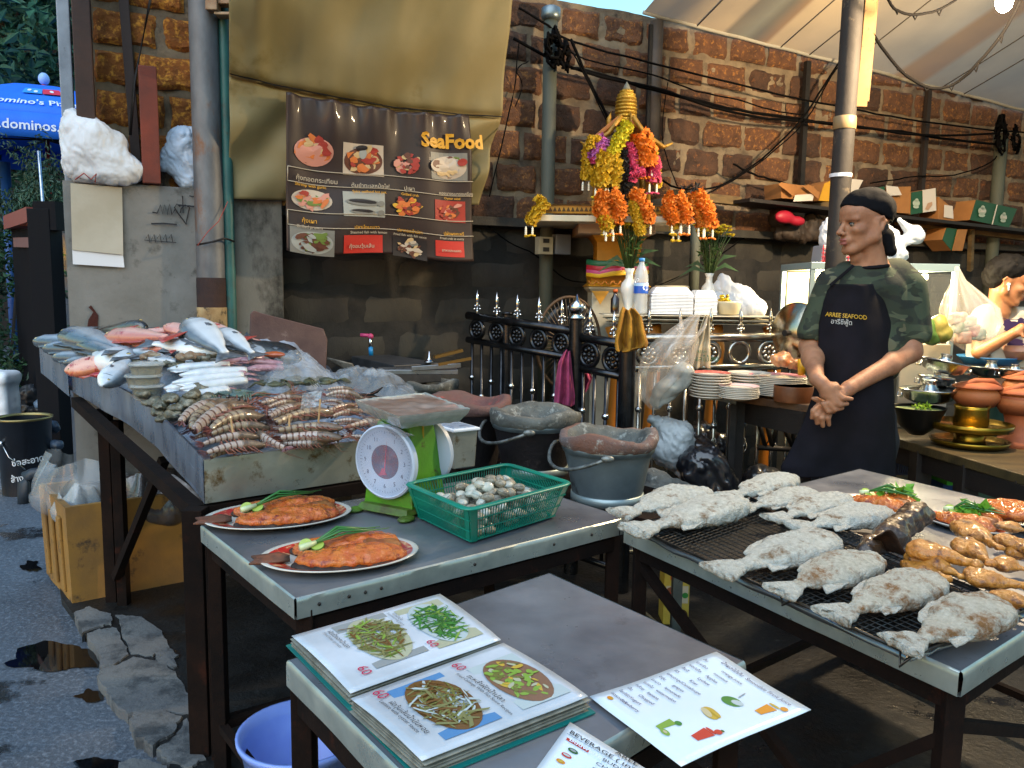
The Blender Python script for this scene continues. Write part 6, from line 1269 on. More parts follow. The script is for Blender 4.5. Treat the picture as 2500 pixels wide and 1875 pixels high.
# ================================================================== STOVES
def stove(label,x,yr,D,rpx,ht,body,rimm,seed,handle=True,ring=True,glow=False,z0=None,rimh=.05,tone=None):
    c=Y(x,yr,D);r=rpx*pxm(D);zb=c[2]-ht;t=thing('charcoal_stove',label,'stove',(c[0],c[1],zb),'bucket charcoal stoves in a row');r_=random.Random(seed)
    g=MB();g.lathe([(r*.70,zb+.0),(r*.72,zb+.02),(r*.86,zb+ht*.62),(r*.93,c[2]-rimh),(r*.95,c[2]-rimh+.004),(r*.6,c[2]-rimh)],(c[0],c[1],0),32);build('bucket_body',g,body,t,smooth=True,angle=50)
    ph=r_.uniform(0,6)
    def jit(i,a):return (.05*r*nz((math.cos(a)*1.3,math.sin(a)*1.3,seed),1),.011*math.sin(3*a+ph)+.010*nz((math.cos(a)*2,math.sin(a)*2,seed+3),1)) if 1<i<7 else (0,0)
    g=MB();g.lathe([(r*.90,c[2]-rimh-.002),(r*.98,c[2]-rimh+.01),(r*1.03,c[2]-.012),(r*1.0,c[2]+.004),(r*.86,c[2]+.006),(r*.76,c[2]-.01),(r*.62,c[2]-.05),(r*.5,c[2]-.07),(.001,c[2]-.072)],(c[0],c[1],0),56,jit=jit);g.m=[1 if (i//56)>=4 else 0 for i in range(len(g.f))];roughen(g,.004,30,seed,3);rm=build('clay_rim',g,[rimm,rimm if glow else ASHR],t,smooth=True)
    if ring:
        g=MB();g.lathe([(r*.93,c[2]-rimh-.01),(r*.96,c[2]-rimh),(r*.97,c[2]-rimh+.012),(r*.95,c[2]-rimh+.014)],(c[0],c[1],0),32,cap0=False,cap1=False);build('metal_rim',g,GALV,t,smooth=True)
        g=MB();g.lathe([(r*.72,zb+.0),(r*.76,zb-.0),(r*.76,zb+.03),(r*.73,zb+.032)],(c[0],c[1],0),32,cap0=False,cap1=False);build('base_ring',g,mat('pale steel ring','#93a0a0',.4,.6),t,smooth=True)
    if handle:
        g=MB();P=[]
        for q in np.linspace(-.1,1.0,15):a=math.pi+q*1.9-.45;P.append((c[0]+r*1.22*math.cos(a),c[1]+r*1.15*math.sin(a),c[2]-rimh*1.0-.055*math.sin(max(0,q)*math.pi)))
        g.tube(P,.0065,8);g.ell(P[-1],(.022,.012,.012));build('handle',g,mat('ashy wire handle','#8b8f8c',.5,.6,c2='#4c4c48',sc=30),t,smooth=True)
    g=MB()
    for k in range(26):
        a=r_.uniform(0,6.28);rd=r*.45*math.sqrt(r_.random());g.ell((c[0]+rd*math.cos(a),c[1]+rd*math.sin(a),c[2]-.068+r_.uniform(0,.01)),(r_.uniform(.006,.016),r_.uniform(.006,.014),.007),6,4,M3=rotz(r_.uniform(0,3)))
    build('ash_and_coals',g,mat('grey ash','#77787a',.95,c2='#55575a',sc=40),t,smooth=True)
    if glow:
        for k,(dx,dy) in enumerate([(.0,.0),(.035,.02),(-.035,-.03)][:glow]):g=MB();g.box((c[0]+r*.15+dx,c[1]-r*.1+dy,c[2]-.045),(.045,.035,.025),rotz(k*.7+.3));build('glowing_coal',g,mat('glowing coal','#d88a80',.9,emit='#ff4a30',es=1.1),t,bevel=.008)
    return t
ASHR=mat('ashy clay','#63645f',.95,c2='#3d3e3c',sc=11,amt=.35,bump=1.8,bsc=50,c3='#8b8c86',sc3=28,a3=.3);CLR=mat('burnt orange clay rim','#6e4a3a',.95,c2='#56575a',sc=5,amt=.2,bump=1.8,bsc=50,c3='#9a9a94',sc3=30,a3=.3)
GREYB=mat('grey zinc bucket','#7f898c',.4,.5,c2='#5f696d',sc=5,amt=.3,rvar=.1,c3='#2a2524',sc3=7,a3=.14,bump=.2);BLKB=mat('sooty black bucket','#1e181b',.7,.2,c2='#120f10',sc=10,bump=.8,c3='#3a2f2c',sc3=12,a3=.15)
stove('grey zinc bucket stove with orange clay rim, nearest and rightmost',1486,1058,2.72,120,.235,GREYB,CLR,3)
stove('black sooty bucket stove in the middle with a wire handle',1306,1003,2.98,112,.235,BLKB,ASHR,5)
stove('black stove with glowing coals and pink heat behind the scale',1140,975,3.2,108,.26,BLKB,mat('heated pink clay','#6c4540',.95,c2='#4c4a46',sc=6,amt=.25,bump=1.6,bsc=50,c3='#a84a44',sc3=6,a3=.25),8,handle=False,ring=False,glow=2)
stove('smallest furthest stove beside the black sink',1045,930,3.75,74,.25,BLKB,ASHR,11,handle=False,ring=False)
# stand under the stoves
stn=thing('stove_stand','low dark iron stand carrying the charcoal stoves','stand',(.1,2.95,0));zs=Y(1486,1058,2.72)[2]-.235-.006
pa,pb=Y(1490,1100,2.70),Y(1035,1000,3.75);d_=(pb-pa)[:2];
c1=np.array([pa[0]+.20,pa[1]-.12]);c2_=np.array([pb[0]-.1,pb[1]+.15]);nn_=np.array([.55,.83]);w_=.22
g=MB();K=[np.array([*(c1+nn_*w_),zs]),np.array([*(c1-nn_*w_*.6),zs]),np.array([*(c2_-nn_*w_),zs]),np.array([*(c2_+nn_*w_),zs])]
g.slab(K,.02,n=(0,0,1));g2=g;build('shelf',g,RUST,stn)
for q in K:q=q+(sum(K)/4-q)*.08;leg(q,0,zs-.02,.035,'leg',stn,GALV)
# sink, tiles, things behind the tray
sk=thing('black_worktop','low black worktop with ash dust in front of the dark wall','worktop',Y(960,880,3.9));P=[Y(858,872,4.05),Y(962,892,3.6),Y(1078,882,3.75),Y(945,866,4.2)];zt_=P[1][2];P=[np.array([q[0],q[1],zt_]) for q in P];g=MB();g.slab(P,.09,n=(0,0,1));build('slab',g,mat('black worktop','#1e1f22',.5,c2='#3a3b3d',sc=12,amt=.3,bump=.5),sk,bevel=.004)
c=sum(P)/4;g=MB();g.box((c[0],c[1],(zt_-.09)/2),(.35,.3,zt_-.09));build('base',g,CEMB,sk)
t=thing('kitchen_tap','pink handled tap with blue body on the black worktop','tap',Y(906,872,3.85));g=MB();g.tube([Y(906,868,3.85),Y(905,848,3.85)],.011,10);build('blue_body',g,mat('blue plastic','#1474a8',.4),t,smooth=True);g=MB();g.tube([Y(905,848,3.85),Y(904,826,3.85)],.009,8);build('neck',g,CHROME,t,smooth=True);g=MB();g.tube([Y(907,820,3.85),Y(880,818,3.85)],.009,8);g.ell(Y(905,821,3.85),.014);build('pink_handle',g,mat('pink plastic','#a83660',.4),t,smooth=True)
g=MB();p=Y(1048,884,3.7);g.lathe([(.028,0),(.022,.005),(.006,.02),(.005,.05)],p,14);tag(build('steel_funnel',g,CHROME,smooth=True),'small steel funnel standing upside down by the worktop','funnel')
g=MB();g.box(Y(1020,905,3.45),(.34,.12,.02),rotz(.15));g.bar(Y(1005,900,3.38),Y(1125,892,3.42),.012,.02);t=tag(build('knife_tray',g,STEEL,bevel=.002),'steel tray edge lying behind the plastic sheet','tray');g=MB();g.bar(Y(1060,872,3.4),Y(1128,855,3.45),.03,.012);g.bar(Y(1070,890,3.35),Y(1150,875,3.4),.012,.012);tag(build('grill_tongs',g,mat('tarnished brass','#8a6a3a',.3,.8)),'tarnished tongs on the steel tray','tongs')
g=MB();p=SR(860,905,0)
g=MB()
for k in range(9):g.tube([Y(800+k*3,875+k*2,3.7),Y(860+k*2,890+k*3,3.65)],.006,5)
tag(build('firewood',g,mat('split pale wood','#7b7468',.8,c2='#4c453c',sc=20),smooth=True),'pale split sticks behind the brown board','firewood',kind=None)

# ================================================================== BANNER
BAN=mat('dark brown banner vinyl','#241713',.55,c2='#2e1e1a',sc=3,bump=.25,bsc=12,coat=.1)
BTL,BTR,BBR,BBL=W(697,226,.36),W(1146,282,.36),W(1156,636,.30),W(699,612,.30)
BW=float(np.linalg.norm(BTR-BTL));BH=float(np.linalg.norm(BBL-BTL))
def banfn(u,v,h=0.0):
    p=(BTL*(1-u)+BTR*u)*(1-v)+(BBL*(1-u)+BBR*u)*v
    w=.016*math.sin(u*26+1.5)*math.exp(-v*2.6)+.02*nz((u*4,v*3,2))+.010*math.sin(v*8+u*5)+.010*math.sin(u*62)*math.exp(-v*9);p=p+np.array([0,0,1])*(-.010*math.sin(u*9)*v-.05*math.sin(u*3.14)*(1-v)*.35)
    return p+WN*(w+h)
ban=thing('menu_banner','dark brown seafood menu banner with food pictures hanging on the tarp','banner',BBL);g=MB();g.grid(lambda u,v:banfn(u,v),80,50);build('cloth',g,BAN,ban,smooth=True,solid=.002)
bf=lambda x,y,h:banfn(x/BW,1-y/BH,.003+h)                   # metres from lower left
def bx(px,py):                                                     # photo px -> u,v on banner
    u=(px-697)/(1150-697);yt=226+(282-226)*u;yb=612+(636-612)*u;return u,(py-yt)/(yb-yt)
def bpoly(mb,pts,m,h):mb.poly([banfn(*bx(x,y),h) for x,y in pts],m)
def bsheet(mb,x0,y0,x1,y1,m,h=.004,n=8,sk=0.10):
    mb.grid(lambda u,v:banfn(*bx(x0+(x1-x0)*u,y0+(y1-y0)*v+sk*(x0+(x1-x0)*u-(x0+x1)/2)),h),n,n,m)
def bell(mb,cx,cy,rx,ry,m,h=.006,rot=0,n=18,jag=0,seed=0):
    r_=random.Random(seed+int(cx*7+cy));P=[]
    for k in range(n):
        a=2*math.pi*k/n;q=1+jag*r_.uniform(-1,1);x,y=rx*q*math.cos(a),ry*q*math.sin(a);P.append(banfn(*bx(cx+x*math.cos(rot)-y*math.sin(rot),cy+x*math.sin(rot)+y*math.cos(rot)),h))
    c=sum(P)/len(P);mb.add(P+[c],[(k,(k+1)%n,n) for k in range(n)],m)
PC={k:mat('print '+k,v,.5) for k,v in dict(white='#a99a88',cream='#b09468',orange='#b5622a',red='#8e2c20',brown='#57301f',dark='#1c1414',green='#5d6f2c',pink='#b47a68',grey='#6f6d66',pale='#8e8f88',bright='#a8281c',yellow='#b8902a').items()}
PK_=list(PC)
def food(name,x0,y0,x1,y1,bg,cols,plate=None,n=34,seed=0,fish=False):
    mb=MB();r_=random.Random(seed);cx,cy=(x0+x1)/2,(y0+y1)/2;W2,H2=(x1-x0)/2,(y1-y0)/2
    if bg:bsheet(mb,x0,y0,x1,y1,PK_.index(bg))
    if plate:bell(mb,cx,cy+H2*.08,W2*.95,H2*.85,PK_.index(plate),.005,0.1,24)
    for k in range(n):
        a,d=r_.uniform(0,6.28),math.sqrt(r_.random())*.68;s_=r_.uniform(.10,.24);bell(mb,cx+W2*d*math.cos(a),cy+H2*d*math.sin(a),W2*s_*1.3,H2*s_,PK_.index(r_.choice(cols)),.006+.0002*k,r_.uniform(-1,1),9,.3,k)
    return mb
pics=[('a',712,318,808,400,None,['orange','cream','brown','orange','red'],'pink'),('b',828,342,925,420,'white',['orange','red','cream','orange'],'brown'),('c',945,358,1022,425,None,['red','pink','red','brown','cream'],None),('d',1044,366,1138,432,'grey',['cream','pale','white','green','brown'],'white'),
        ('e',706,448,804,508,None,['pink','orange','green','red','pink'],'white'),('f',826,462,925,525,'pale',[],None),('g',940,472,1024,532,None,['orange','red','orange','yellow','brown'],None),('h',1052,482,1132,535,'red',['red','brown','orange','pink'],None),
        ('i',704,552,804,618,'grey',['brown','green','pale','brown'],'pale'),('k',945,580,1030,632,'dark',['cream','grey','brown','white'],None)]
for k,(nm,x0,y0,x1,y1,bg,cols,pl_) in enumerate(pics):
    mb=food(nm,x0,y0,x1,y1,bg,cols,pl_,n=34 if cols else 0,seed=k)
    if nm=='b':bell(mb,872,352,14,7,PK_.index('dark'),.014);bell(mb,875,366,9,13,PK_.index('pale'),.0138)
    if nm=='d':bell(mb,1062,395,20,16,PK_.index('white'),.013);bell(mb,1062,393,15,12,PK_.index('brown'),.0135,0,12,.2);bell(mb,1124,392,12,9,PK_.index('red'),.0135)
    if nm=='f':
        for cy,s_ in ((488,1),(512,.75)):bell(mb,872,cy,40*s_,9*s_,PK_.index('grey'),.008,.15);bell(mb,872,cy-2,34*s_,5*s_,PK_.index('dark'),.009,.15,12,.2);bell(mb,915,cy+6,8,7,PK_.index('grey'),.0085)
    build('food_picture',mb,[PC[q] for q in PK_],ban,recalc=False)
for k,(x0,y0,x1,y1) in enumerate([(826,572,920,618),(1052,582,1125,622)]):
    mb=MB();bsheet(mb,x0,y0,x1,y1,0,.004,8,.06);build('red_label',mb,[PC['bright']],ban,recalc=False)
def btext(s_,px,py,size,m,bold=.0006,sl=.10,n='lettering'):
    g=MB();u,v=bx(px,py);x0=u*BW;y0=(1-v)*BH;put_text(g,s_,lambda x,y,h:bf(x,y,.009+h),x0,y0,size,bold=bold,rot=0);return build(n,g,m,ban,recalc=False)
YT=mat('yellow print','#b8861c',.5);WT=mat('pale print','#a09480',.5)
btext('SeaFood',1019,347,.089,YT,.0035,n='title')
for s_,x,y,sz,m_ in [('กุ้งทอดกระเทียม',718,432,.043,WT),('Shrimp with garlic',716,446,.024,YT),('ต้มยำทะเลหม้อไฟ',846,448,.038,WT),('Spicy seafood hot pot',848,462,.022,YT),('ปูเผา',972,458,.040,WT),('Grilled crab',965,471,.022,YT),('หอยนางรมทรงเครื่อง',1062,466,.030,WT),('Oyster salad',1076,478,.020,YT),
                         ('กุ้งเผา',730,537,.040,YT),('Grilled prawns',718,550,.024,WT),('ปลานึ่งมะนาว',850,555,.034,YT),('Steamed fish with lemon',840,566,.022,WT),('ปลาทอดน้ำปลา',955,564,.030,YT),('Fried fish with fish sauce',946,574,.020,WT),('ปูผัดผงกะหรี่',1072,566,.030,YT),('Fried crab in curry',1062,577,.020,WT),
                         ('กุ้งอบวุ้นเส้น',838,603,.036,WT),('อาหารทะเลสด',1066,608,.026,WT)]:btext(s_,x,y,sz*(.66 if ord(s_[0])>3000 else .78),m_,.0002)
for (y0,y1) in (((402,437)),((508,545))):
    g=MB()
    for yy in (y0,y1):
        g.tube([banfn(*bx(700+(1152-700)*u,yy+(38 if y0<500 else 28)*u),.006) for u in np.linspace(0,1,40)],.0022,5)
    g.tube([banfn(*bx(700,y0),.006),banfn(*bx(700,y1),.006)],.0022,5);build('frame_line',g,WT,ban,smooth=True)

# ================================================================== RIGHT SIDE: wood table, plates, cabinet, pots
DWOOD=mat('dark greasy wood','#1f1611',.6,c2='#120d0b',sc=6,bump=.6,stretch=(1,.3,1));TWOOD=mat('worn table wood','#59402a',.55,c2='#33241a',sc=7,amt=.4,bump=.6,stretch=(.5,2,1))
zw=.885;wt=thing('wooden_table','old dark wooden table with plate stacks and chopping block, left of the man','table',Z(1900,975,zw));P=[Z(1793,962,zw),Z(1990,992,zw)];P+=[P[1]+np.array([.10,.26,0]),P[0]+np.array([.04,.20,0])]
g=MB();g.slab(P,.035,n=(0,0,1));build('table_top',g,TWOOD,wt,bevel=.004)
for q in P:q=q+(sum(P)/4-q)*.1;leg(q,0,zw-.03,.055,'leg',wt,DWOOD)
g=MB();g.bar(P[0]+np.array([.03,.02,-.08]),P[1]+np.array([-.02,.02,-.08]),.02,.10);build('apron_board',g,DWOOD,wt)
g=MB()
for x0,x1 in ((1868,1885),(1902,1885),(1902,1935),(1940,1935),(1850,1868)):g.tube([Y(x0,1020,3.72),Y(x1,1090,3.72)],.011,6)
g.tube([Y(1850,1092,3.72),Y(1945,1098,3.72)],.014,6);g.tube([Y(1850,1018,3.72),Y(1945,1020,3.72)],.014,6);tag(build('sewing_stand',g,DARKIRON,smooth=True),'black cast iron V shaped base under the wooden table','stand')
gt2=thing('metal_side_table','grey metal shelf carrying plate stacks left of the wooden table','table',Z(1740,970,zw-.01));Q=[Z(1680,950,zw-.01),Z(1798,978,zw-.01)];Q+=[Q[1]+np.array([.03,.12,0]),Q[0]+np.array([.03,.12,0])];g=MB();g.slab(Q,.02,n=(0,0,1));build('table_top',g,GALV,gt2,bevel=.003)
for q in Q[:2]:q=q+(sum(Q)/4-q)*.12;leg(q,0,zw-.03,.03,'leg',gt2,DARKIRON)
PLW=mat('white plate','#c9c5bb',.25,coat=.5,c2='#bdb8ac',sc=9);PLR=mat('red plate rim','#a83a38',.3,coat=.5,c2='#c07068',sc=50)
def stack(name,label,x,y,D,rpx,n,z0,red=False,oval=1.0,dz=.009,grp='plates stacked on the wooden table',rimc=PLW):
    p=Y(x,y,D);r=rpx*pxm(D)
    for k in range(n):
        c=np.array([p[0]+rnd.uniform(-.003,.003),D,z0+k*dz]);g=MB();g.lathe([(r*.55,0),(r*.62,.003),(r*.97,.013),(r,.016),(r*.985,.017),(r*.62,.007),(.001,.0055)],c,32,sx=1,sy=oval)
        t=tag(build(name,g,PLW,smooth=True),('top' if k==n-1 else 'bottom' if k==0 else '%s from the bottom'%ORDN[k])+' plate '+label,'plate',grp+' '+label)
        if k==n-1:
            g=MB();g.lathe([(r*.70,.0105),(r*.985,.0185)],c,36,sx=1,sy=oval,cap0=False,cap1=False);build('painted_rim',g,PLR if red else rimc,t)
stack('dinner_plate','of the red rimmed stack at the left end',1737,900,3.52,50,9,zw-.008,True,dz=.0125);stack('dinner_plate','of the large stack behind the red rimmed one',1828,900,3.58,52,7,zw+.01,dz=.013)
stack('dinner_plate','of the wide pink edged stack beside the chopping block',1900,905,3.56,68,11,zw+.002,dz=.0078,rimc=mat('pink fluted rim','#b97e88',.3,c2='#a85f70',sc=60));stack('saucer','of the small low stack in front',1805,935,3.42,49,7,zw+.002,dz=.0075,rimc=mat('pale pink rim','#c4a2a6',.3))
t=thing('chopping_block','round wooden chopping block on the wooden table next to the man','chopping block',Y(1935,940,3.42));c=Y(1938,940,3.42);g=MB();r=47*pxm(3.42);g.lathe([(r*.98,zw),(r,zw+.01),(r,zw+.062),(r*.98,zw+.068)],(c[0],3.42,0),32);build('block',g,mat('chopping wood','#6b3d1c',.5,c2='#4b2a15',sc=9,bump=.4,c3='#8a5626',sc3=5,a3=.3),t,smooth=True,angle=40)
g=MB();g.lathe([(r*.95,zw+.0695),(.001,zw+.0695)],(c[0],3.42,0),32);build('top_face',g,mat('greasy block top','#6a6038',.5,c2='#544a2c',sc=6),t)
crumpled('brown_bag','small tan plastic bag of orange food on the wide plate stack',[('e',Y(1905,880,3.55),(.045,.03,.03)),('e',Y(1945,888,3.55),(.05,.03,.025)),('e',Y(1918,868,3.55),(.02,.015,.02))],mat('tan bag','#a87c54',.4,c2='#8a5a34',sc=10,c3='#b8541c',sc3=12,a3=.25,coat=.4),.005,.015,.018,22,1)
t=thing('pan_lid','large shiny round pan lid standing on edge beside the man','lid',Y(1945,880,3.62));c=Y(1946,812,3.62);g=MB();R_=np.array(MX((0,0,0),(.0,0,1),(-.83,-.56,0)).to_3x3());rl=.137
g.lathe([(rl,0),(rl*1.0,.006),(rl*.93,.012),(rl*.7,.035),(rl*.4,.055),(.02,.065),(.001,.066)],(0,0,0),40,M3=R_);g.xf(t=c);build('lid_dome',g,mat('ridged polished lid','#b5aa94',.22,1,c2='#8a7c62',sc=8,bump=.2,bsc=30),t,smooth=True);g=MB();g.tube([c+np.array([-.83,-.56,0])*.065,c+np.array([-.83,-.56,0])*.09],.014,10);build('knob',g,DARKIRON,t)
g=MB();p=Y(1957,905,3.5);g.lathe([(.016,0),(.019,.07)],(p[0],3.5,p[2]-.02),12);tag(build('yellow_cup',g,mat('yellow plastic','#b08a14',.4),smooth=True),'thin yellow cup edge between the tan bag and the man','cup')
# cabinet
CABF=mat('pale blue aluminium','#8fa3a8',.35,.5);cab=thing('food_cabinet','lit glass food cabinet with pale blue frame behind the man','cabinet',Y(2160,760,4.0))
ca,cb_=Y(1978,640,3.95),Y(2338,655,3.95);zb_=Y(1978,860,3.95)[2];x0,x1,zt_=ca[0],cb_[0],ca[2]
def cbx(n,a,b,m,bev=.002):a,b=np.array(a),np.array(b);g=MB();g.box((a+b)/2,np.abs(b-a));return build(n,g,m,cab,bevel=bev)
cbx('top_frame',(x0,3.93,zt_-.035),(x1,4.38,zt_),CABF);cbx('bottom_frame',(x0,3.93,zb_-.03),(x1,4.38,zb_),CABF)
for x in (x0+.012,x1-.012):
    for y in (3.945,4.365):cbx('corner_post',(x-.012,y-.012,zb_),(x+.012,y+.012,zt_-.035),CABF)
cbx('back_panel',(x0+.03,4.35,zb_),(x1-.03,4.355,zt_-.04),mat('cabinet back panel','#e0cf9c',.5,c2='#c4a868',sc=5),0)
g=MB();g.poly([(x0,3.94,zb_),(x1,3.94,zb_),(x1,3.94,zt_-.03),(x0,3.94,zt_-.03)]);build('glass_pane',g,mat('greasy glass','#c9cfc8',.12,alpha=.10,spec=.8),cab)
g=MB();g.tube([(x0+.06,4.12,zt_-.06),(x1-.06,4.12,zt_-.06)],.014,10);build('lit_tube',g,mat('lit cabinet tube','#fff2cf',emit='#ffe3ac',es=15),cab,smooth=True)
point(((x0+x1)/2-.15,4.1,zt_-.10),6,(1,.80,.50),.04,'cabinet_light');point(((x0+x1)/2+.2,4.1,zt_-.10),6,(1,.80,.50),.04,'cabinet_light')
for k,(x,c_) in enumerate([(2235,'#8a9a3a'),(2262,'#5c7a34'),(2290,'#b8a04a'),(2215,'#a06a3a'),(2003,'#9a8a60')]):
    p=Y(x,800+6*(k%2),3.72);blob('vegetable',['green papaya in the lit cabinet behind the shoulder','dark green vegetable in the lit cabinet','yellow green vegetable by the cabinet corner','brown food behind the man in the cabinet','pale food at the left end of the lit cabinet'][k],'vegetable',[('e',p,(.045,.04,.06)),('e',p+np.array([.03,0,-.03]),(.04,.03,.04))],mat('veg '+c_,c_,.5,c2='#3c5a20',sc=8),.006,.02,.006,20)
cbx('stand_panel',(x0+.02,3.98,.0),(x1-.02,4.34,zb_-.03),mat('cream stand panel','#8d8672',.7,c2='#6f6a5a',sc=5))
# things on cabinet
zc=zt_+.001
crumpled('white_bag','big knotted white bag on top of the lit cabinet behind the man',[('e',(Y(2235,600,3.72)[0],4.15,zc+.10),(.14,.10,.115)),('e',(Y(2260,620,3.72)[0],4.15,zc+.05),(.12,.10,.06)),('c',Y(2195,538,4.1),Y(2240,580,4.1),.016,.03),('c',Y(2190,600,4.1),Y(2240,568,4.1),.02,.03)],mat('translucent white bag','#b5bcc4',.45,bump=.3,bsc=30,c2='#a5adb8',sc=5),.007,.025,.035,8,3)
t=thing('check_basket','red and white checked bag on the cabinet at the left of the face','bag',Y(2035,635,4.05));a=Y(2004,636,4.05);b=Y(2090,636,4.05);w_=b[0]-a[0];hz=Y(2040,598,4.05)[2]-zc
g=MB();g.box(((a[0]+b[0])/2,4.12,zc+hz/2),(w_,.14,hz),taper=.93);build('bag_body',g,mat('grey plastic weave','#8b8a90',.5),t,bevel=.005);g=MB()
for k in range(7):x=a[0]+.01+w_*k/7;g.bar((x,4.048,zc),(x,4.052,zc+hz),.004)
for k in range(4):z=zc+hz*(k+.5)/4.5;g.bar((a[0],4.046,z),(b[0],4.046,z),.004)
g.bar((a[0]+.02,4.047,zc),(a[0]+.035,4.050,zc+hz),.012);build('red_checks',g,mat('red weave','#a01c30',.5),t)
crumpled('white_bag','white bag standing in the checked bag left of the face',[('e',Y(2028,570,4.1),(.055,.05,.085)),('e',Y(2035,595,4.1),(.065,.05,.03))],mat('bright white bag','#bfc3ca',.5,bump=.3),.007,.02,.02,12,6)
# clear bag hung on the cabinet
t=thing('hanging_clear_bag','clear plastic bag of colourful packets hanging from the cabinet corner','plastic bag',Y(2370,850,3.75));top=Y(2335,650,3.75);g=MB();cbg=Y(2358,770,3.75);
def cbf(u,v):
    a=u*2*math.pi;w_=[4,14,40,62,66,56,8];i=v*6;k=min(int(i),5);f=i-k;wd=(w_[k]*(1-f)+w_[k+1]*f)*(1+.12*math.sin(a*9+v*3));yy=650+v*205;xx=2336+[0,6,18,32,36,30,24][k]*(1-f)+[0,6,18,32,36,30,24][k+1]*f;p=Y(xx+wd*math.cos(a),yy,3.75);return p+np.array([0,.8*wd*pxm(3.75)*math.sin(a),0])
g.grid(cbf,70,30);build('film',g,mat('glossy clear film','#d8d2c4',.08,alpha=.30,spec=1,coat=1,bump=.3,bsc=20),t,smooth=True)
for k,(x,y,c_) in enumerate([(2345,790,'#2f6a4a'),(2370,800,'#8a2a28'),(2352,815,'#a35a3a'),(2385,808,'#2a6a5a'),(2362,778,'#b8b0a0'),(2338,770,'#a84a3a')]):g=sdf([('b',Y(x,y+8,3.75),(.035,.025,.03),.012)],.006,.01);roughen(g,.006,30,k);build('packet',g,mat('packet '+c_,c_,.4,c2='#c9c2b0',sc=20,amt=.1),t,smooth=True)
# right wooden table and its load
zr_=.70;rt=thing('wooden_table','long wooden table at the right edge with clay pots and brass trays','table',Z(2350,1110,zr_));P=[Z(2120,1050,zr_),Z(2530,1168,zr_)];P+=[P[1]+np.array([.35,.62,0]),P[0]+np.array([.30,.62,0])];g=MB();g.slab(P,.04,n=(0,0,1));build('table_top',g,mat('olive brown table wood','#4a3c22',.5,c2='#2e2616',sc=6,bump=.6,stretch=(.5,2,1)),rt,bevel=.004)
for f in (.12,.38,.66,.93):q=P[0]*(1-f)+P[1]*f+np.array([.03,.05,0]);leg(q,0,zr_-.03,.07,'leg',rt,DWOOD)
g=MB();g.bar(P[0]+np.array([.04,.03,-.08]),P[1]+np.array([0,.03,-.08]),.02,.08);build('apron_board',g,DWOOD,rt)
BRASS=mat('old brass','#8f7426',.25,.9,c2='#5c4a18',sc=8,amt=.3,c3='#6f6a30',sc3=5,a3=.2);CLAY=mat('terracotta','#9c5632',.7,c2='#7d3f24',sc=6,bump=.4);CLAYD=mat('dark fired clay','#8a4a26',.65,attr=dict(st=[(0,'#2a1812'),(.4,'#6a3820'),(.7,'#96552c'),(1,'#a0602f')],ns=6,na=.1),bump=.5,bsc=60);ALU=mat('hammered aluminium','#b4b8ba',.2,1,c2='#80868a',sc=12,bump=.3,bsc=60)
def onR(x,y,D,z=None):p=Y(x,y,D);return np.array([p[0],D,z if z is not None else p[2]])
t=thing('brass_tray_stand','two tier brass tray stand on the right wooden table','tray',onR(2368,1080,3.4,zr_));c=onR(2365,1090,3.42,zr_);s_=pxm(3.42);g=MB();g.lathe([(85*s_*.8,.0),(85*s_,.012),(90*s_,.03),(88*s_,.031),(80*s_,.012),(.001,.01)],c,36);build('lower_tray',g,BRASS,t,smooth=True)
g=MB();g.lathe([(38*s_,.01),(34*s_,.03),(38*s_,.095)],c,24);build('stem',g,BRASS,t,smooth=True);g=MB();zz2=Y(2365,1040,3.42)[2]-zr_;g.lathe([(75*s_,zz2-.02),(92*s_,zz2-.012),(95*s_,zz2+.016),(92*s_,zz2+.018),(86*s_,zz2),(.001,zz2-.004)],c,36);build('upper_tray',g,BRASS,t,smooth=True)
g=MB();g.lathe([(38*s_,zz2-.0),(40*s_,zz2+.012),(38*s_,zz2+.075),(40*s_,zz2+.09),(36*s_,zz2+.088),(34*s_,zz2+.02)],c,28);build('brass_cup',g,BRASS,t,smooth=True)
def claypot(x,y,D,rpx,label,base=None):
    c=Y(x,y,D);r=rpx*pxm(D);t=thing('clay_pot',label,'pot',c,'terracotta pots on the right table');g=MB();g.lathe([(r*.35,-r*.55),(r*.75,-r*.42),(r,-.05*r),(r*.95,r*.2),(r*.8,r*.33),(r*.92,r*.42)],c,30);g.a=[min(1,max(.01,(v[2]-c[2])/r*.9+.6)) for v in g.v];build('belly',g,CLAYD,t,smooth=True)
    g=MB();g.lathe([(r*1.0,r*.40),(r*1.04,r*.46),(r*.7,r*.62),(r*.3,r*.72),(.001,r*.74)],c,30);g.tube([c+np.array([r*1.0,-.01,r*.40]),c+np.array([r*.5,-r*.3,r*.74]),c+np.array([-r*.3,-r*.3,r*.75]),c+np.array([-r*.95,-.01,r*.42])],r*.13,8);build('lid',g,CLAY,t,smooth=True)
claypot(2384,968,3.5,54,'terracotta pot with dark base on the brass cup');claypot(2495,985,3.45,60,'terracotta pot cut by the right edge of the picture');claypot(2500,945,3.75,48,'further terracotta lid at the right edge behind the others')
t=thing('clay_brazier','orange clay brazier stand at the right edge of the table','brazier',onR(2485,1100,3.45,zr_));c=onR(2487,1100,3.45,zr_);g=MB();g.lathe([(.11,0),(.085,.03),(.055,.07),(.07,.13),(.10,.20),(.105,.22),(.09,.215),(.06,.15)],c,28);build('brazier_body',g,CLAY,t,smooth=True)
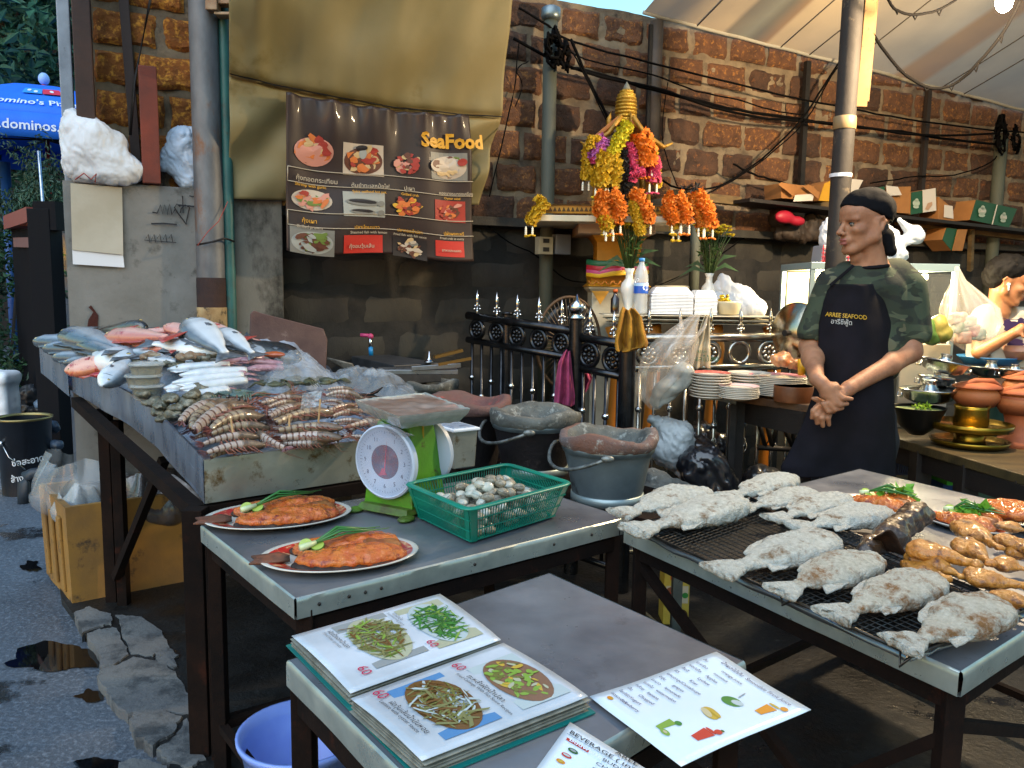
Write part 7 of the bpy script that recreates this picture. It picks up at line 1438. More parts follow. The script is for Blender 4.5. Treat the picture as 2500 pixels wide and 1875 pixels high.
def hotpot(x,y,D,rpx,tilt,label,zabs=None):
    c=Y(x,y,D);r=rpx*pxm(D);t=thing('hot_pot',label,'hot pot',c,'aluminium hot pots');M3=np.array(Matrix.Rotation(tilt,3,'Y'));g=MB();g.lathe([(r*.55,-r*.42),(r*.8,-r*.3),(r*.97,0),(r*1.05,.008),(r*1.04,.014),(r*.93,.004),(r*.6,-r*.22),(r*.36,-r*.25)],(0,0,0),32,M3=M3);g.xf(t=c);build('basin',g,ALU,t,smooth=True)
    g=MB();g.lathe([(r*.46,-r*.2),(r*.36,.0),(r*.24,r*.22),(r*.22,r*.38),(r*.27,r*.42),(r*.25,r*.42),(r*.19,r*.36)],(0,0,0),24,M3=M3);g.xf(t=c);build('chimney',g,ALU,t,smooth=True)
    for sg in (-1,1):g=MB();P_=[np.array([sg*r*1.0,dy,dz])@M3.T+c for dy,dz in ((-.018,-.005),(-.02,-.025),(.02,-.025),(.018,-.005))];g.tube([q+np.array([sg*.01,0,0]) for q in P_],.004,6);build('handle',g,ALU,t,smooth=True)
hotpot(2305,888,3.55,56,.20,'tilted aluminium hot pot at the top of the pile behind the man');hotpot(2268,955,3.6,66,0,'aluminium hot pot at the bottom behind the man’s elbow'.replace('’',"'"));hotpot(2420,900,3.9,48,0,'aluminium hot pot behind the first clay pot');hotpot(2478,905,3.8,38,0,'small aluminium hot pot near the right edge');hotpot(2285,925,3.7,40,.1,'aluminium hot pot squeezed between the tilted one and the lowest')
t=thing('wok','black wok with green leftovers behind the man’s hip'.replace('’',"'"),'wok',Y(2240,1000,3.5));c=Y(2243,995,3.5);r=62*pxm(3.5);g=MB();g.lathe([(.03,-.12),(r*.7,-.08),(r,0),(r*1.03,.004),(r*.97,.002),(r*.7,-.05),(.01,-.06)],c,32);build('wok_body',g,mat('black wok','#1c1c1b',.4,.5),t,smooth=True);g=MB();g.lathe([(r*.9,-.008),(.001,-.004)],c,24);build('wok_plate',g,mat('greenish plate','#7f8a6a',.4,c2='#5c6a3c',sc=20),t)
g=MB();foliage(g,c+np.array([0,-.02,.005]),(.05,.03,.012),60,.02,rr);build('green_scraps',g,mat('lime scraps','#6f8f1c',.6),t,recalc=False)
for k,(x,y,w_,h_,D,c_,nm,lb) in enumerate([(2215,1130,52,60,3.9,'#1c2144','plastic_crate','dark blue crate under the right table beside the man'),(2218,1095,56,40,4.0,'#54243c','plastic_crate','purple crate above the dark blue one under the right table'),(2325,1190,44,26,3.8,'#1c4a8c','plastic_crate','bright blue crate under the right table with the green basket in it'),(2328,1172,30,26,3.75,'#3fae2c','green_basket','bright green slotted basket in the blue crate'),(2325,1130,50,30,4.1,'#3a1828','plastic_crate','dark red crate behind the green basket')]):
    a=Y(x-w_/2,y+h_/2,D);b=Y(x+w_/2,y-h_/2,D);g=MB();W_=b[0]-a[0];H_=b[2]-a[2];cx=(a[0]+b[0])/2
    g.box((cx,D+.1,a[2]+.004),(W_,.2,.008));
    for q in (D,D+.2):
        for j in range(9):g.box((a[0]+W_*(j+.5)/9,q,a[2]+H_*.45),(W_/9*.6,.006,H_*.8))
        g.box((cx,q,b[2]-.008),(W_,.008,.016))
    for q in (a[0],b[0]):g.box((q,D+.1,(a[2]+b[2])/2),(.006,.2,H_))
    tag(build(nm,g,mat(nm+c_,c_,.5)),lb,'crate')
t=thing('plastic_basin','blue rimmed basin with red cloth behind the hot pots','basin',Y(2400,880,4.1));c=Y(2418,872,4.1);g=MB();g.lathe([(.10,-.06),(.15,0),(.155,.006),(.145,.004),(.10,-.04)],c,30);build('basin_body',g,mat('sky blue plastic','#2f6a9c',.4),t,smooth=True);g=MB();g.ell(c+np.array([.05,0,-.005]),(.08,.06,.018));build('red_cloth',g,mat('red cloth','#a02a24',.8),t,smooth=True)
t=thing('noodle_bowl','pink stacked bowls at the right edge by the woman','bowls',Y(2480,850,4.0));c=Y(2482,862,4.0);g=MB();g.lathe([(.05,-.03),(.068,.01),(.070,.012),(.068,.014),(.072,.04),(.068,.04)],c,30);build('bowls',g,mat('pink bowl','#b58a6c',.4,c2='#a87464',sc=30),t,smooth=True)
g=MB();a_,b_=Y(2200,840,3.85),Y(2310,1000,3.85);g.box(((a_[0]+b_[0])/2+.02,3.9,(a_[2]+b_[2])/2-.05),(abs(b_[0]-a_[0]),.03,abs(a_[2]-b_[2])+.1));tag(build('white_cooler',g,mat('off white cooler','#8b8a7c',.6,c2='#a59a86',sc=5),bevel=.006),'off white cooler front behind the aluminium hot pots','cooler')
# shelf on the wall and cartons
SHW=mat('weathered shelf timber','#6f5a38',.85,c2='#4d3e28',sc=7,bump=.6,stretch=(1,1,3));sf=thing('wall_shelf','weathered timber shelf bracketed on the laterite wall','shelf',W(2200,560,.2))
for (x0,y0,x1,y1) in ((1640,474,1805,492),(1925,500,2070,506),(2190,540,2540,585)):g=MB();g.bar(W(x0,y0,.14),W(x1,y1,.14),.05,.045,up=WN);build('timber',g,SHW,sf,bevel=.003)
g=MB();g.bar(W(1800,492,.2),W(2530,572,.2),.22,.02,up=(0,0,1));build('board',g,DWOOD,sf)
for x in (2372,2030):g=MB();g.bar(W(x,560,.2),W(x-4,660,.1),.03,.03,up=WN);build('bracket',g,SHW,sf)
CBD=mat('brown cardboard','#8a5d30',.85,c2='#7a5028',sc=6);CG=mat('green carton print','#14402a',.5);CW=mat('white carton print','#b2aaa0',.6);CY=mat('yellow carton','#a87c18',.6)
def carton(label,P,m,D=.14,dep=.16,extra=()):
    """front quad in px, extruded back towards the wall"""
    F=[W(x,y,D+dep) for x,y in P];t=thing('carton',label,'carton',sum(F)/4,'empty cartons on the wall shelf');g=MB();g.slab(F,dep*.9,n=WN);build('carton_body',g,CBD,t,bevel=.002)
    if m is not None:g=MB();g.slab([p+WN*.004 for p in F],.003,n=WN);build('printed_face',g,m,t)
    for (Q,m2,of,nm) in extra:g=MB();g.slab([W(x,y,D+dep+of) for x,y in Q],.003,n=WN);build(nm,g,m2,t)
    return t
def emblem(t,x,y,r,s_='',D=.30):
    g=MB();c=W(x,y,D+.012);ex=WDIR;
    for (dx,dz,rx,rz_) in ((0,0,1,.62),(-.0,-.7,.8,.3),(.1,.55,.5,.35)):g.add([c+ex*(dx+rx*math.cos(a))*r*pxm(5)+np.array([0,0,(dz+rz_*math.sin(a))*r*pxm(5)]) for a in np.linspace(0,6.283,17)[:-1]],[tuple(range(16))])
    build('emblem',g,mat('pale carton emblem','#8f9a8a',.5),t)
    if s_:g=MB();put_text(g,s_,lambda a,b,h:c+ex*(a-r*pxm(5)*.8)+np.array([0,0,b-r*pxm(5)*.2])+WN*.004,0,0,r*pxm(5)*.62,bold=.001);build('lettering',g,CW,t)
carton('open brown carton with flaps and a white label, at the left end of the shelf',[(1908,484),(1985,490),(1988,455),(1906,447)],None,extra=[([(1937,492),(1984,490),(1988,473),(1942,476)],CW,.02,'white_label'),([(1900,450),(1935,478),(1960,455),(1908,445)],CBD,.03,'flap'),([(1960,455),(1998,486),(2002,470),(1975,450)],CBD,.028,'flap')])
carton('yellow and brown carton against the front pole',[(1998,490),(2028,492),(2030,440),(2012,448)],CY)
carton('white carton flap right of the front pole',[(2068,478),(2088,476),(2106,440),(2072,436)],CW)
t=carton('brown carton with white flap behind the black cap',[(2150,516),(2222,522),(2224,455),(2130,458)],None,extra=[([(2166,478),(2202,476),(2192,456),(2164,453)],CW,.03,'flap'),([(2110,466),(2160,475),(2160,455),(2118,462)],CG,.02,'printed_strip')]);
t=carton('green and white carton standing upright on the shelf',[(2222,524),(2285,514),(2284,460),(2224,470)],CG,extra=[([(2254,519),(2286,514),(2284,459),(2253,464)],CW,.01,'white_half')]);emblem(t,2237,496,13);g=MB();c=W(2268,492,.315);g.add([c+WDIR*dx+np.array([0,0,dz]) for dx,dz in ((-.03,-.05),(.0,-.055),(.035,-.02),(.03,.0),(-.01,-.01))],[(0,1,2,3,4)]);build('hand_mark',g,mat('tan hand print','#9a7a60',.6),t)
carton('small brown carton with torn white side right of the upright green one',[(2290,540),(2330,545),(2322,505),(2292,480)],None,extra=[([(2305,530),(2328,534),(2326,503),(2306,500)],CW,.01,'white_half')])
t=carton('opened green carton with two panels near the right edge',[(2367,537),(2462,556),(2482,510),(2382,488)],CG,extra=[([(2422,548),(2424,548),(2436,500),(2434,500)],CW,.012,'white_line')]);emblem(t,2398,515,16,'Chang');emblem(t,2450,530,14,'Chang')
t=carton('green carton hanging open below the shelf',[(2300,585),(2322,612),(2340,560),(2310,556)],CG,D=.1,extra=[([(2325,612),(2350,612),(2362,560),(2338,560)],CBD,.012,'brown_flap')])
t=thing('red_bag','red bag with pale curve on the dark shelf at left','bag',W(1920,535,.25));g=sdf([('e',W(1915,530,.25),(.07,.03,.04),rotz(R(24))),('e',W(1945,540,.25),(.06,.03,.03),rotz(R(24)))],.008,.02);build('bag_body',g,mat('red bag cloth','#8e1428',.5),t,smooth=True)
crumpled('black_clutter','dark bundle of bags below the shelf left of the pole',[('e',W(1960+rnd.uniform(-60,50),540+rnd.uniform(-15,40),.15),(.07,.04,.05)) for _ in range(9)],mat('dark brown clutter','#1c1511',.7,c2='#3a2c20',sc=12,amt=.3),.012,.03,.03,14,2)
# hanging and heaped bags near the fence
t=thing('hanging_clear_bag','big clear plastic bag hanging from the bright fence spears','plastic bag',Y(1620,880,3.85));g=MB()
def hb(u,v):
    a=u*2*math.pi;ws=[(1700,10),(1672,30),(1650,52),(1632,62),(1622,62),(1606,54),(1592,34),(1600,10)];i=v*7;k=min(int(i),6);f=i-k;cx=ws[k][0]*(1-f)+ws[k+1][0]*f;wd=(ws[k][1]*(1-f)+ws[k+1][1]*f)*(1+.10*math.sin(a*7+v*4));p=Y(cx+wd*math.cos(a),768+v*232,3.55);return p+np.array([0,wd*.7*pxm(3.5)*math.sin(a)+.01*nz((u*9,v*7,3)),0])
g.grid(hb,80,40);build('film',g,mat('warm clear film','#c4b8a8',.15,alpha=.33,spec=1,coat=.8,bump=.4,bsc=18),t,smooth=True);g=sdf([('c',Y(1605,980,3.55),Y(1665,915,3.55),.03,.055),('e',Y(1630,950,3.55),(.06,.04,.05))],.007,.03);roughen(g,.012,14,2);build('packed_bags',g,mat('pale bag bundle','#7d8280',.3,c2='#a5aaa6',sc=9,coat=.5),t,smooth=True)
for s_ in (0,1):g=MB();g.tube([Y(1660+s_*68,768,3.64),Y(1664+s_*55,800,3.60),Y(1655+s_*20,850,3.57)],[.004,.012,.02],8,sq=(1,.3));build('handle',g,mat('warm clear film','#c4b8a8'),t,smooth=True)
t=thing('printed_bag','white bag with green print hanging beside the clear bag','plastic bag',Y(1710,890,3.95));cl=cloth('bag_body','x',[(1722,1732,770,3.64),(1700,1733,830,3.64),(1690,1734,850,3.63),(1686,1734,898,3.63)],mat('cream printed bag','#a59a80',.5),5,.012,2)
for k_ in ('label','category'):del cl[k_]
cl.parent=t;cl.location=cl.location-t.location;g=MB();put_text(g,'ผลไม้สด',lambda x,y,h:Y(1692,882,3.607)+np.array([x,0,y]),0,0,.035);put_text(g,'FRESH',lambda x,y,h:Y(1698,862,3.607)+np.array([x,0,y]),0,0,.018);build('lettering',g,mat('green print','#2c5a3c',.6),t)
crumpled('white_bag','white bag slumped on the ground in front of the fence',[('c',Y(1590,1022,3.6),Y(1655,1060,3.6),.02,.07),('e',Y(1640,1090,3.6),(.10,.08,.10)),('c',Y(1650,1075,3.6),Y(1668,1150,3.6),.07,.04)],mat('cool white bag','#9fa5a8',.45,bump=.3,c2='#8a8f92',sc=6),.007,.03,.022,15,8)
BLKBAG=mat('black bin bag','#14151a',.3,coat=.6,bump=.5,bsc=20)
crumpled('black_bag','black bin bag beside the white bag on the ground',[('e',Y(1715,1140,3.5),(.11,.09,.10)),('e',Y(1740,1180,3.5),(.11,.09,.08)),('e',Y(1700,1100,3.65),(.10,.08,.07))],BLKBAG,.009,.03,.04,9,2);crumpled('black_bag','small dark bag under the wooden table by the apron',[('e',Y(1855,1165,3.7),(.08,.07,.06)),('e',Y(1880,1170,3.7),(.06,.06,.05))],mat('grey bin bag','#26282c',.35,coat=.4),.009,.03,.03,10,5);crumpled('black_bag','black bag high behind the white bag under the plates',[('e',Y(1760,1095,3.9),(.10,.08,.08)),('e',Y(1700,1060,4.0),(.09,.08,.06))],BLKBAG,.009,.03,.04,9,7)
t=blob('clay_shard','pinkish ash covered clay trough behind the grilled fish','trough',[('c',Y(1590,1165,3.15),Y(1690,1195,3.15),.035,.02),('e',Y(1610,1190,3.15),(.08,.06,.04))],ASHR,.007,.02,.012,20)
# under-table things
t=thing('snack_carton','yellow snack carton with red letters standing on the floor under the grill table','carton',Z(1650,1530,.0));a=Z(1618,1525,.03);D_=a[1];b=Y(1680,1535,D_);z1=Y(1650,1385,D_)[2];zb2=.03;g=MB();W_=b[0]-a[0];g.box(((a[0]+b[0])/2,D_+.05,(z1+zb2)/2),(W_,.10,z1-zb2));build('carton_body',g,mat('snack yellow','#b0a24a',.5,c2='#a89a3c',sc=6),t,bevel=.003)
H_=z1-zb2;fx_=lambda u,v,h=0:np.array([a[0]+W_*u,D_-.001-h,zb2+H_*v])
def fpan(mb,u0,v0,u1,v1,m,h=.001):mb.poly([fx_(u0,v0,h),fx_(u1,v0,h),fx_(u1,v1,h),fx_(u0,v1,h)],m)
g=MB();fpan(g,.02,.96,.98,1.0,0);fpan(g,.55,.0,.98,.08,0);g.poly([fx_(.82+.12*math.cos(q),.52+.05*math.sin(q),.003) for q in np.linspace(0,6.28,13)[:-1]],0)
fpan(g,.08,.38,.94,.68,2,.0015)
for k,(u,v,ru,rv,m_) in enumerate([(.38,.60,.3,.07,3),(.42,.52,.28,.06,1),(.40,.47,.26,.04,3),(.72,.16,.24,.12,4),(.72,.16,.12,.07,3)]):g.poly([fx_(u+ru*math.cos(q),v+rv*math.sin(q),.002+.0003*k) for q in np.linspace(0,6.28,17)[:-1]],m_)
put_text(g,'nds',lambda x,y,h:fx_(.22,.80,.003)+np.array([x,0,y]),0,0,W_*.55,m=1,bold=.002);build('printed_front',g,[mat('snack green','#2c7a3c',.5),mat('snack red','#b02020',.5),mat('snack white','#b4b0a0',.5),mat('snack brown','#7a4a34',.5),mat('snack dark','#2e1c14',.5)],t,recalc=False)
g=MB();P_=[Z(1560,1485,.25),Z(1620,1540,.16),Z(1690,1590,.05),Z(1760,1660,.03)];g.tube(P_,.03,8,sq=(1,.3));tag(build('woven_strap',g,mat('woven black strap','#24231f',.8,c2='#4a4a38',sc=60,amt=.5,bump=1),smooth=True),'frayed woven strap hanging behind the bare table','strap')
t=thing('plastic_tub','large blue translucent tub on the ground at bottom left','tub',Z(760,1935,.0));c=Z(762,1960,.0);rT=.155;tz=.30;cY=Y(757,1790,1.93);c=np.array([cY[0]-.02,1.93,0]);zt3=Y(757,1790,1.93)[2];g=MB();g.lathe([(rT*.78,.03),(rT*.80,.035),(rT*.97,zt3-.02),(rT*.99,zt3-.018),(rT*1.05,zt3),(rT*1.055,zt3+.01),(rT*1.0,zt3+.011),(rT*.93,zt3-.02),(rT*.76,.045),(.001,.045)],c,40);build('tub_body',g,mat('milky blue plastic','#7f9ae0',.3,c2='#6f8ad4',sc=4,coat=.3,sss=.1),t,smooth=True);tag(t,None)
g=MB();g.box(c+np.array([.02,rT*.93,zt3-.06]),(.04,.003,.035),rotz(0));build('sticker',g,mat('white sticker','#a8b8e0',.4),t)

# ================================================================== PEOPLE
SKIN=mat('tan skin','#9c7054',.55,c2='#845a42',sc=18,sss=.12,bump=.3,bsc=120,spec=.4);LIP=mat('lips','#8a5048',.4);HAIRM=mat('black hair','#070605',.7,c2='#0e0b0a',sc=80,bump=.5,bsc=200,spec=.2)
def camo_mat():
    m=mat('camouflage cloth','#252e22',.85,bump=.3,bsc=70);N=m.node_tree.nodes;L=m.node_tree.links;tc=N.new('ShaderNodeTexCoord');mp=N.new('ShaderNodeMapping');mp.inputs['Scale'].default_value=(9,9,17);L.new(tc.outputs['Object'],mp.inputs[0]);c=lin('#252d21')
    for k,(cc,th) in enumerate((('#1d221c',.53),('#434b39',.60),('#323c2c',.57),('#545440',.66))):
        t=N.new('ShaderNodeTexNoise');t.inputs['Scale'].default_value=1;t.inputs['Detail'].default_value=2;t.inputs['Distortion'].default_value=.6;mo=N.new('ShaderNodeMapping');mo.inputs['Location'].default_value=(k*5.3,k*2,0);L.new(mp.outputs[0],mo.inputs[0]);L.new(mo.outputs[0],t.inputs[0])
        r=N.new('ShaderNodeMapRange');r.inputs['From Min'].default_value=th-.01;r.inputs['From Max'].default_value=th+.01;L.new(t.outputs[0],r.inputs['Value']);x=N.new('ShaderNodeMix');x.data_type='RGBA';L.new(r.outputs[0],x.inputs['Factor'])
        if isinstance(c,tuple):x.inputs['A'].default_value=c
        else:L.new(c,x.inputs['A'])
        x.inputs['B'].default_value=lin(cc);c=x.outputs['Result']
    L.new(c,N['Principled BSDF'].inputs['Base Color']);return m
CAMO=camo_mat();APR=mat('black apron cloth','#0c0a0c',.9,spec=.2,c2='#15131a',sc=5,bump=.5,bsc=9);CAPM=mat('black cap cloth','#06070a',.9,spec=.15,c2='#0a0b10',sc=9,bump=.5,bsc=40);PANT=mat('dark trousers','#121216',.85)
DM=3.16
def m3(x,y,d=0.0):return Y(x,y,DM+d)
man=thing('person','man in black cap, camouflage shirt and black apron standing with crossed hands','person',(m3(2100,1100)[0],DM,0))
def headprims(O,F,sc=1.0,chin=1.0):
    """O centre between the ears, F forward; returns T and prims"""
    F=np.array(F,float);F /= np.linalg.norm(F);Zu=np.array([0,0,1.]);Zu=Zu-F*(Zu@F);Zu /= np.linalg.norm(Zu);S_=np.cross(Zu,F);Rm=np.stack([F,S_,Zu],1)
    T=lambda x,y,z:O+(F*x+S_*y+Zu*z)*sc
    e=lambda c,r,k=None,q='e':(q,T(*c),tuple(v*sc for v in r),Rm)+((k,) if k else ())
    c=lambda a,b,ra,rb,k=None,q='c':(q,T(*a),T(*b),ra*sc,rb*sc)+((k,) if k else ())
    P=[e((-.012,0,.045),(.098,.077,.088)),e((.030,0,-.025),(.058,.060,.085)),e((.045,0,.045),(.052,.060,.045)),
         c((.066,-.012,-.100),(.066,.012,-.100),.019,.019),c((.052,.022,-.094),(-.008,.056,-.052),.017,.022),c((.052,-.022,-.094),(-.008,-.056,-.052),.017,.022),c((-.008,.058,-.05),(-.014,.066,.0),.02,.02),c((-.008,-.058,-.05),(-.014,-.066,.0),.02,.02),
         e((.055,.044,-.022),(.028,.020,.018),.014),e((.055,-.044,-.022),(.028,.020,.018),.014),c((.084,.012,.022),(.068,.050,.020),.011,.009,.010),c((.084,-.012,.022),(.068,-.050,.020),.011,.009,.010),
         e((.086,.031,.001),(.015,.019,.010),.008,'-e'),e((.086,-.031,.001),(.015,.019,.010),.008,'-e'),
         c((.084,0,.014),(.106,0,-.026),.008,.011,.010),e((.113,0,-.032),(.010,.011,.009),.006),e((.098,.013,-.036),(.011,.008,.008),.005),e((.098,-.013,-.036),(.011,.008,.008),.005),e((.106,.008,-.043),(.006,.004,.003),.003,'-e'),e((.106,-.008,-.043),(.006,.004,.003),.003,'-e'),
         e((.080,0,-.062),(.016,.030,.020),.012),e((.094,0,-.0595),(.010,.021,.0065),.004),e((.090,0,-.0745),(.011,.019,.0075),.004),e((.104,0,-.0668),(.013,.020,.0022),.0025,'-e'),
         c((.072,.029,.009),(.070,.044,.006),.0055,.004,.005),c((.073,.018,.006),(.072,.029,.009),.004,.0055,.005),c((.072,-.029,.009),(.070,-.044,.006),.0055,.004,.005),c((.073,-.018,.006),(.072,-.029,.009),.004,.0055,.005),
         c((.070,.020,-.009),(.068,.044,-.006),.0045,.004,.005),c((.070,-.020,-.009),(.068,-.044,-.006),.0045,.004,.005)]
    for s_ in (1,-1):
        P+=[e((-.014,s_*.074,-.004),(.010,.010,.026),.006),c((-.004,s_*.076,.018),(-.024,s_*.084,.026),.005,.005,.004),c((-.024,s_*.084,.026),(-.035,s_*.086,.008),.005,.005,.004),c((-.035,s_*.086,.008),(-.024,s_*.080,-.022),.005,.005,.004),c((-.024,s_*.080,-.022),(-.010,s_*.074,-.036),.006,.008,.005),c((-.010,s_*.074,-.036),(-.006,s_*.072,-.02),.007,.005,.005),e((-.016,s_*.088,.0),(.009,.009,.014),.004,'-e')]
    return T,P,F,S_,Zu
hO=m3(2109,549,0);FW=np.array([-.975,-.22,-.03]);T,P,HF,HS,HZ=headprims(hO,FW,.97)
nk=m3(2128,640,.02)
B=list(P)+[('c',T(-.03,0,-.05),nk+np.array([.005,0,-.04]),.052,.060,.02),('c',T(-.01,.03,-.07),nk+np.array([-.03,-.03,-.04]),.018,.02,.02),('e',T(.03,0,-.13),(.02,.02,.02),None,.02)]
# torso (under the clothes), arms, legs
B+=[('b',m3(2115,730,.05),(.165,.085,.13),.08,None,.05),('b',m3(2100,860,.04),(.14,.085,.12),.08,None,.05),('b',m3(2092,980,.04),(.12,.07,.08),.06,None,.05)]
shR,shL=m3(2028,700,.02),m3(2222,700,.04)                   # image left / image right shoulders
elR,wrR=m3(1978,845,.03),m3(1994,925,-.19)
elL,wrL=m3(2222,858,.0),m3(2072,948,-.165)
B+=[('c',shR,elR,.043,.040,.03),('c',elR,(elR*.6+wrR*.4),.041,.040,.02),('c',(elR*.6+wrR*.4),wrR,.040,.026,.02),('c',shL,elL,.046,.043,.03),('c',elL,(elL*.65+wrL*.35),.043,.042,.02),('c',(elL*.65+wrL*.35),wrL,.042,.027,.02)]
for sx,fx in ((-1,2035),(1,2150)):
    hp2=m3(2092+sx*42,1050,.05);fo=Z(1990 if sx<0 else 2120,1490,.09);fo[1]=DM+.02+(.08 if sx>0 else-.02);kn=(hp2+fo)/2+np.array([0,-.03,0]);B+=[('c',hp2,kn,.07,.05,.03),('c',kn,fo,.055,.038,.03)]
h=lambda x,y,d:m3(x,y,d)                                      # hands (depth offset towards the camera)
U=[('c',wrR,h(2018,948,-.215),.026,.024,.012),('b',h(2026,955,-.218),(.036,.017,.030),.015,rotz(0),.012),('c',h(2006,935,-.21),h(2036,982,-.222),.024,.021,.012),
     ('c',h(2036,955,-.222),h(2058,972,-.232),.0125,.011,.006),('c',h(2058,972,-.232),h(2079,974,-.228),.0105,.0075,.005),
     ('c',h(2030,972,-.226),h(2050,988,-.232),.012,.0105,.005),('c',h(2050,988,-.232),h(2068,986,-.222),.010,.008,.004),
     ('c',h(2022,984,-.226),h(2038,1000,-.23),.0115,.010,.005),('c',h(2038,1000,-.23),h(2056,997,-.222),.0095,.0075,.004),
     ('c',h(2010,986,-.222),h(2022,1004,-.226),.0105,.009,.005),('c',h(2022,1004,-.226),h(2036,1006,-.219),.0085,.007,.004),
     ('c',h(2020,938,-.20),h(2040,940,-.19),.012,.011,.008),('c',h(2040,940,-.19),h(2058,955,-.175),.010,.008,.006)]
V_=[('c',wrL,h(2040,972,-.175),.026,.024,.012),('c',h(2048,968,-.178),h(2020,1000,-.185),.025,.022,.012),('c',h(2022,985,-.178),h(1996,998,-.18),.022,.018,.012),
      ('c',h(1998,992,-.188),h(1986,1003,-.200),.0115,.011,.005),('c',h(1986,1003,-.200),h(1982,1020,-.192),.0105,.008,.004),
      ('c',h(2006,1000,-.190),h(1994,1014,-.206),.012,.0115,.005),('c',h(1994,1014,-.206),h(1995,1033,-.196),.011,.0085,.004),
      ('c',h(2016,1004,-.190),h(2006,1020,-.208),.012,.0115,.005),('c',h(2006,1020,-.208),h(2009,1040,-.198),.011,.0085,.004),
      ('c',h(2028,1002,-.190),h(2021,1020,-.206),.0115,.011,.005),('c',h(2021,1020,-.206),h(2024,1037,-.196),.0105,.008,.004),
      ('c',h(2010,985,-.178),h(1994,975,-.186),.0125,.010,.006),('c',h(1994,975,-.186),h(1985,973,-.188),.0095,.0075,.004)]
g=sdf(B+U+V_,.0042,.018)
def facemat(g,T_,mf=None):
    g.m=[0]*len(g.f);V=np.array(g.v);O=T_(0,0,0);X=T_(1,0,0)-O;s2=X@X;Yv=T_(0,1,0)-O;Zv=T_(0,0,1)-O;L=np.stack([(V-O)@X/s2,(V-O)@Yv/s2,(V-O)@Zv/s2],1)
    for i,f in enumerate(g.f):
        c=L[list(f)].mean(0)
        if c[0]>.088 and abs(c[1])<.021 and (-.0665<c[2]<-.0545 or-.081<c[2]<-.0665) and c[2]<-.054:g.m[i]=1
    return g
facemat(g,T);bd_=build('body',g,[SKIN,LIP],man,smooth=True,recalc=False)
def facebits(T_,par,lid=1.0,sc=.97):
    for s_ in (1,-1):
        g=MB();g.ell(T_(.0725,s_*.031,.0),(.0106*sc,)*3,16,10);ey=build('eyeball',g,mat('eye white','#655e56',.2,coat=.6),par,smooth=True);g=MB();g.ell(T_(.0825,s_*.031+.001,-.0005),(.0045*sc,.0045*sc,.0055*sc),12,8);build('iris',g,EYEB,ey,smooth=True)
        g=MB();g.tube([T_(.086,s_*.014,.020),T_(.086,s_*.028,.027),T_(.074,s_*.048,.024)],[.0028,.0042,.0018],6,sq=(1,.6));build('eyebrow',g,HAIRM,par,smooth=True)
        g=MB();g.tube([T_(.0805,s_*.018,.004),T_(.0845,s_*.030,.0065),T_(.076,s_*.044,.003)],.0014,5);build('eyelashes',g,HAIRM,par,smooth=True)
facebits(T,bd_)
g=sdf([('c',T(-.002,.066,.03),T(-.012,.070,-.01),.010,.006),('e',T(-.055,0,-.02),(.045,.060,.045))],.004,.01);roughen(g,.0015,90);build('hair',g,mat('cropped black hair','#2a211c',.8,bump=1,bsc=200),man,smooth=True)
# cap: dome, band, knot tails
g=sdf([('e',T(-.016,0,.062),(.103,.083,.084)),('e',T(-.06,0,.03),(.055,.070,.06)),('c',T(.075,-.03,.060),T(.075,.03,.060),.018,.018),('-b',T(.0,0,-.052),(.2,.2,.085),.01,np.stack([HF*math.cos(.36)+HZ*math.sin(.36),HS,HZ*math.cos(.36)-HF*math.sin(.36)],1),.006)],.0042,.02);roughen(g,.005,16,2,2);build('cap',g,CAPM,man,smooth=True)
g=sdf([('c',T(-.062,-.02,.02),T(-.075,.03,-.06),.035,.030),('c',T(-.072,.035,-.05),T(-.088,.05,-.105),.026,.024)],.0045,.02);roughen(g,.005,18,5);build('cap_tail',g,CAPM,man,smooth=True)
g=MB();a=T(-.098,.055,-.118);g.box(a,(.03,.004,.026),rotz(.4));g.ell(a+np.array([0,-.004,.004]),(.006,.003,.006),m=1);build('cap_label',g,[PAPW,mat('red weave','#a01c30')],man)
# shirt
zs_=lambda y,x=2100:m3(x,y)[2]
sl1,sl2=m3(1985,812,.03),m3(2226,812,.035)
g=sdf([('b',m3(2118,740,.05),(.162,.098,.15),.09,None,.05),('b',m3(2105,860,.045),(.158,.105,.12),.09,None,.05),('c',m3(2065,672,.03),m3(2190,664,.04),.050,.050,.04),('c',nk+np.array([0,-.008,-.09]),nk+np.array([-.002,-.010,-.052]),.075,.064,.03),('c',m3(2030,696,.03),sl1,.064,.064,.03),('c',m3(2215,700,.04),sl2,.066,.074,.03),
         ('-c',sl1+(sl1-m3(2030,696,.03))*.0+np.array([-.004,0,-.045]),m3(1976,880,.02),.055,.07,.006),('-c',sl2+np.array([.0,0,-.055]),m3(2228,900,.02),.064,.08,.006),('-c',nk+np.array([.0,-.01,.06]),nk+np.array([-.003,-.012,.028]),.052,.046,.006)],.006,.03)
def folds(g,amp,s,seed):
    me=bpy.data.meshes.new('x');me.from_pydata(g.v,[],g.f);me.update();N=np.zeros(len(g.v)*3);me.vertices.foreach_get('normal',N);N=N.reshape(-1,3);bpy.data.meshes.remove(me)
    g.v=[tuple(np.array(v)+n*amp*(.5-abs(nz((v[0]*s+v[2]*s*.5,v[1]*s,v[2]*s*.55),1,seed))*1.8)) for v,n in zip(g.v,N)];return g
folds(g,.008,9,3);build('camouflage_shirt',g,CAMO,man,smooth=True,recalc=False)
g=MB();c=nk+np.array([-.003,-.011,-.018]);g.tube([c+np.array([.058*math.cos(a),.057*math.sin(a),.003*math.sin(a)+.006*math.cos(a)]) for a in np.linspace(0,6.283,37)[:-1]],.0075,8,closed=True);build('black_collar',g,APR,man,smooth=True)
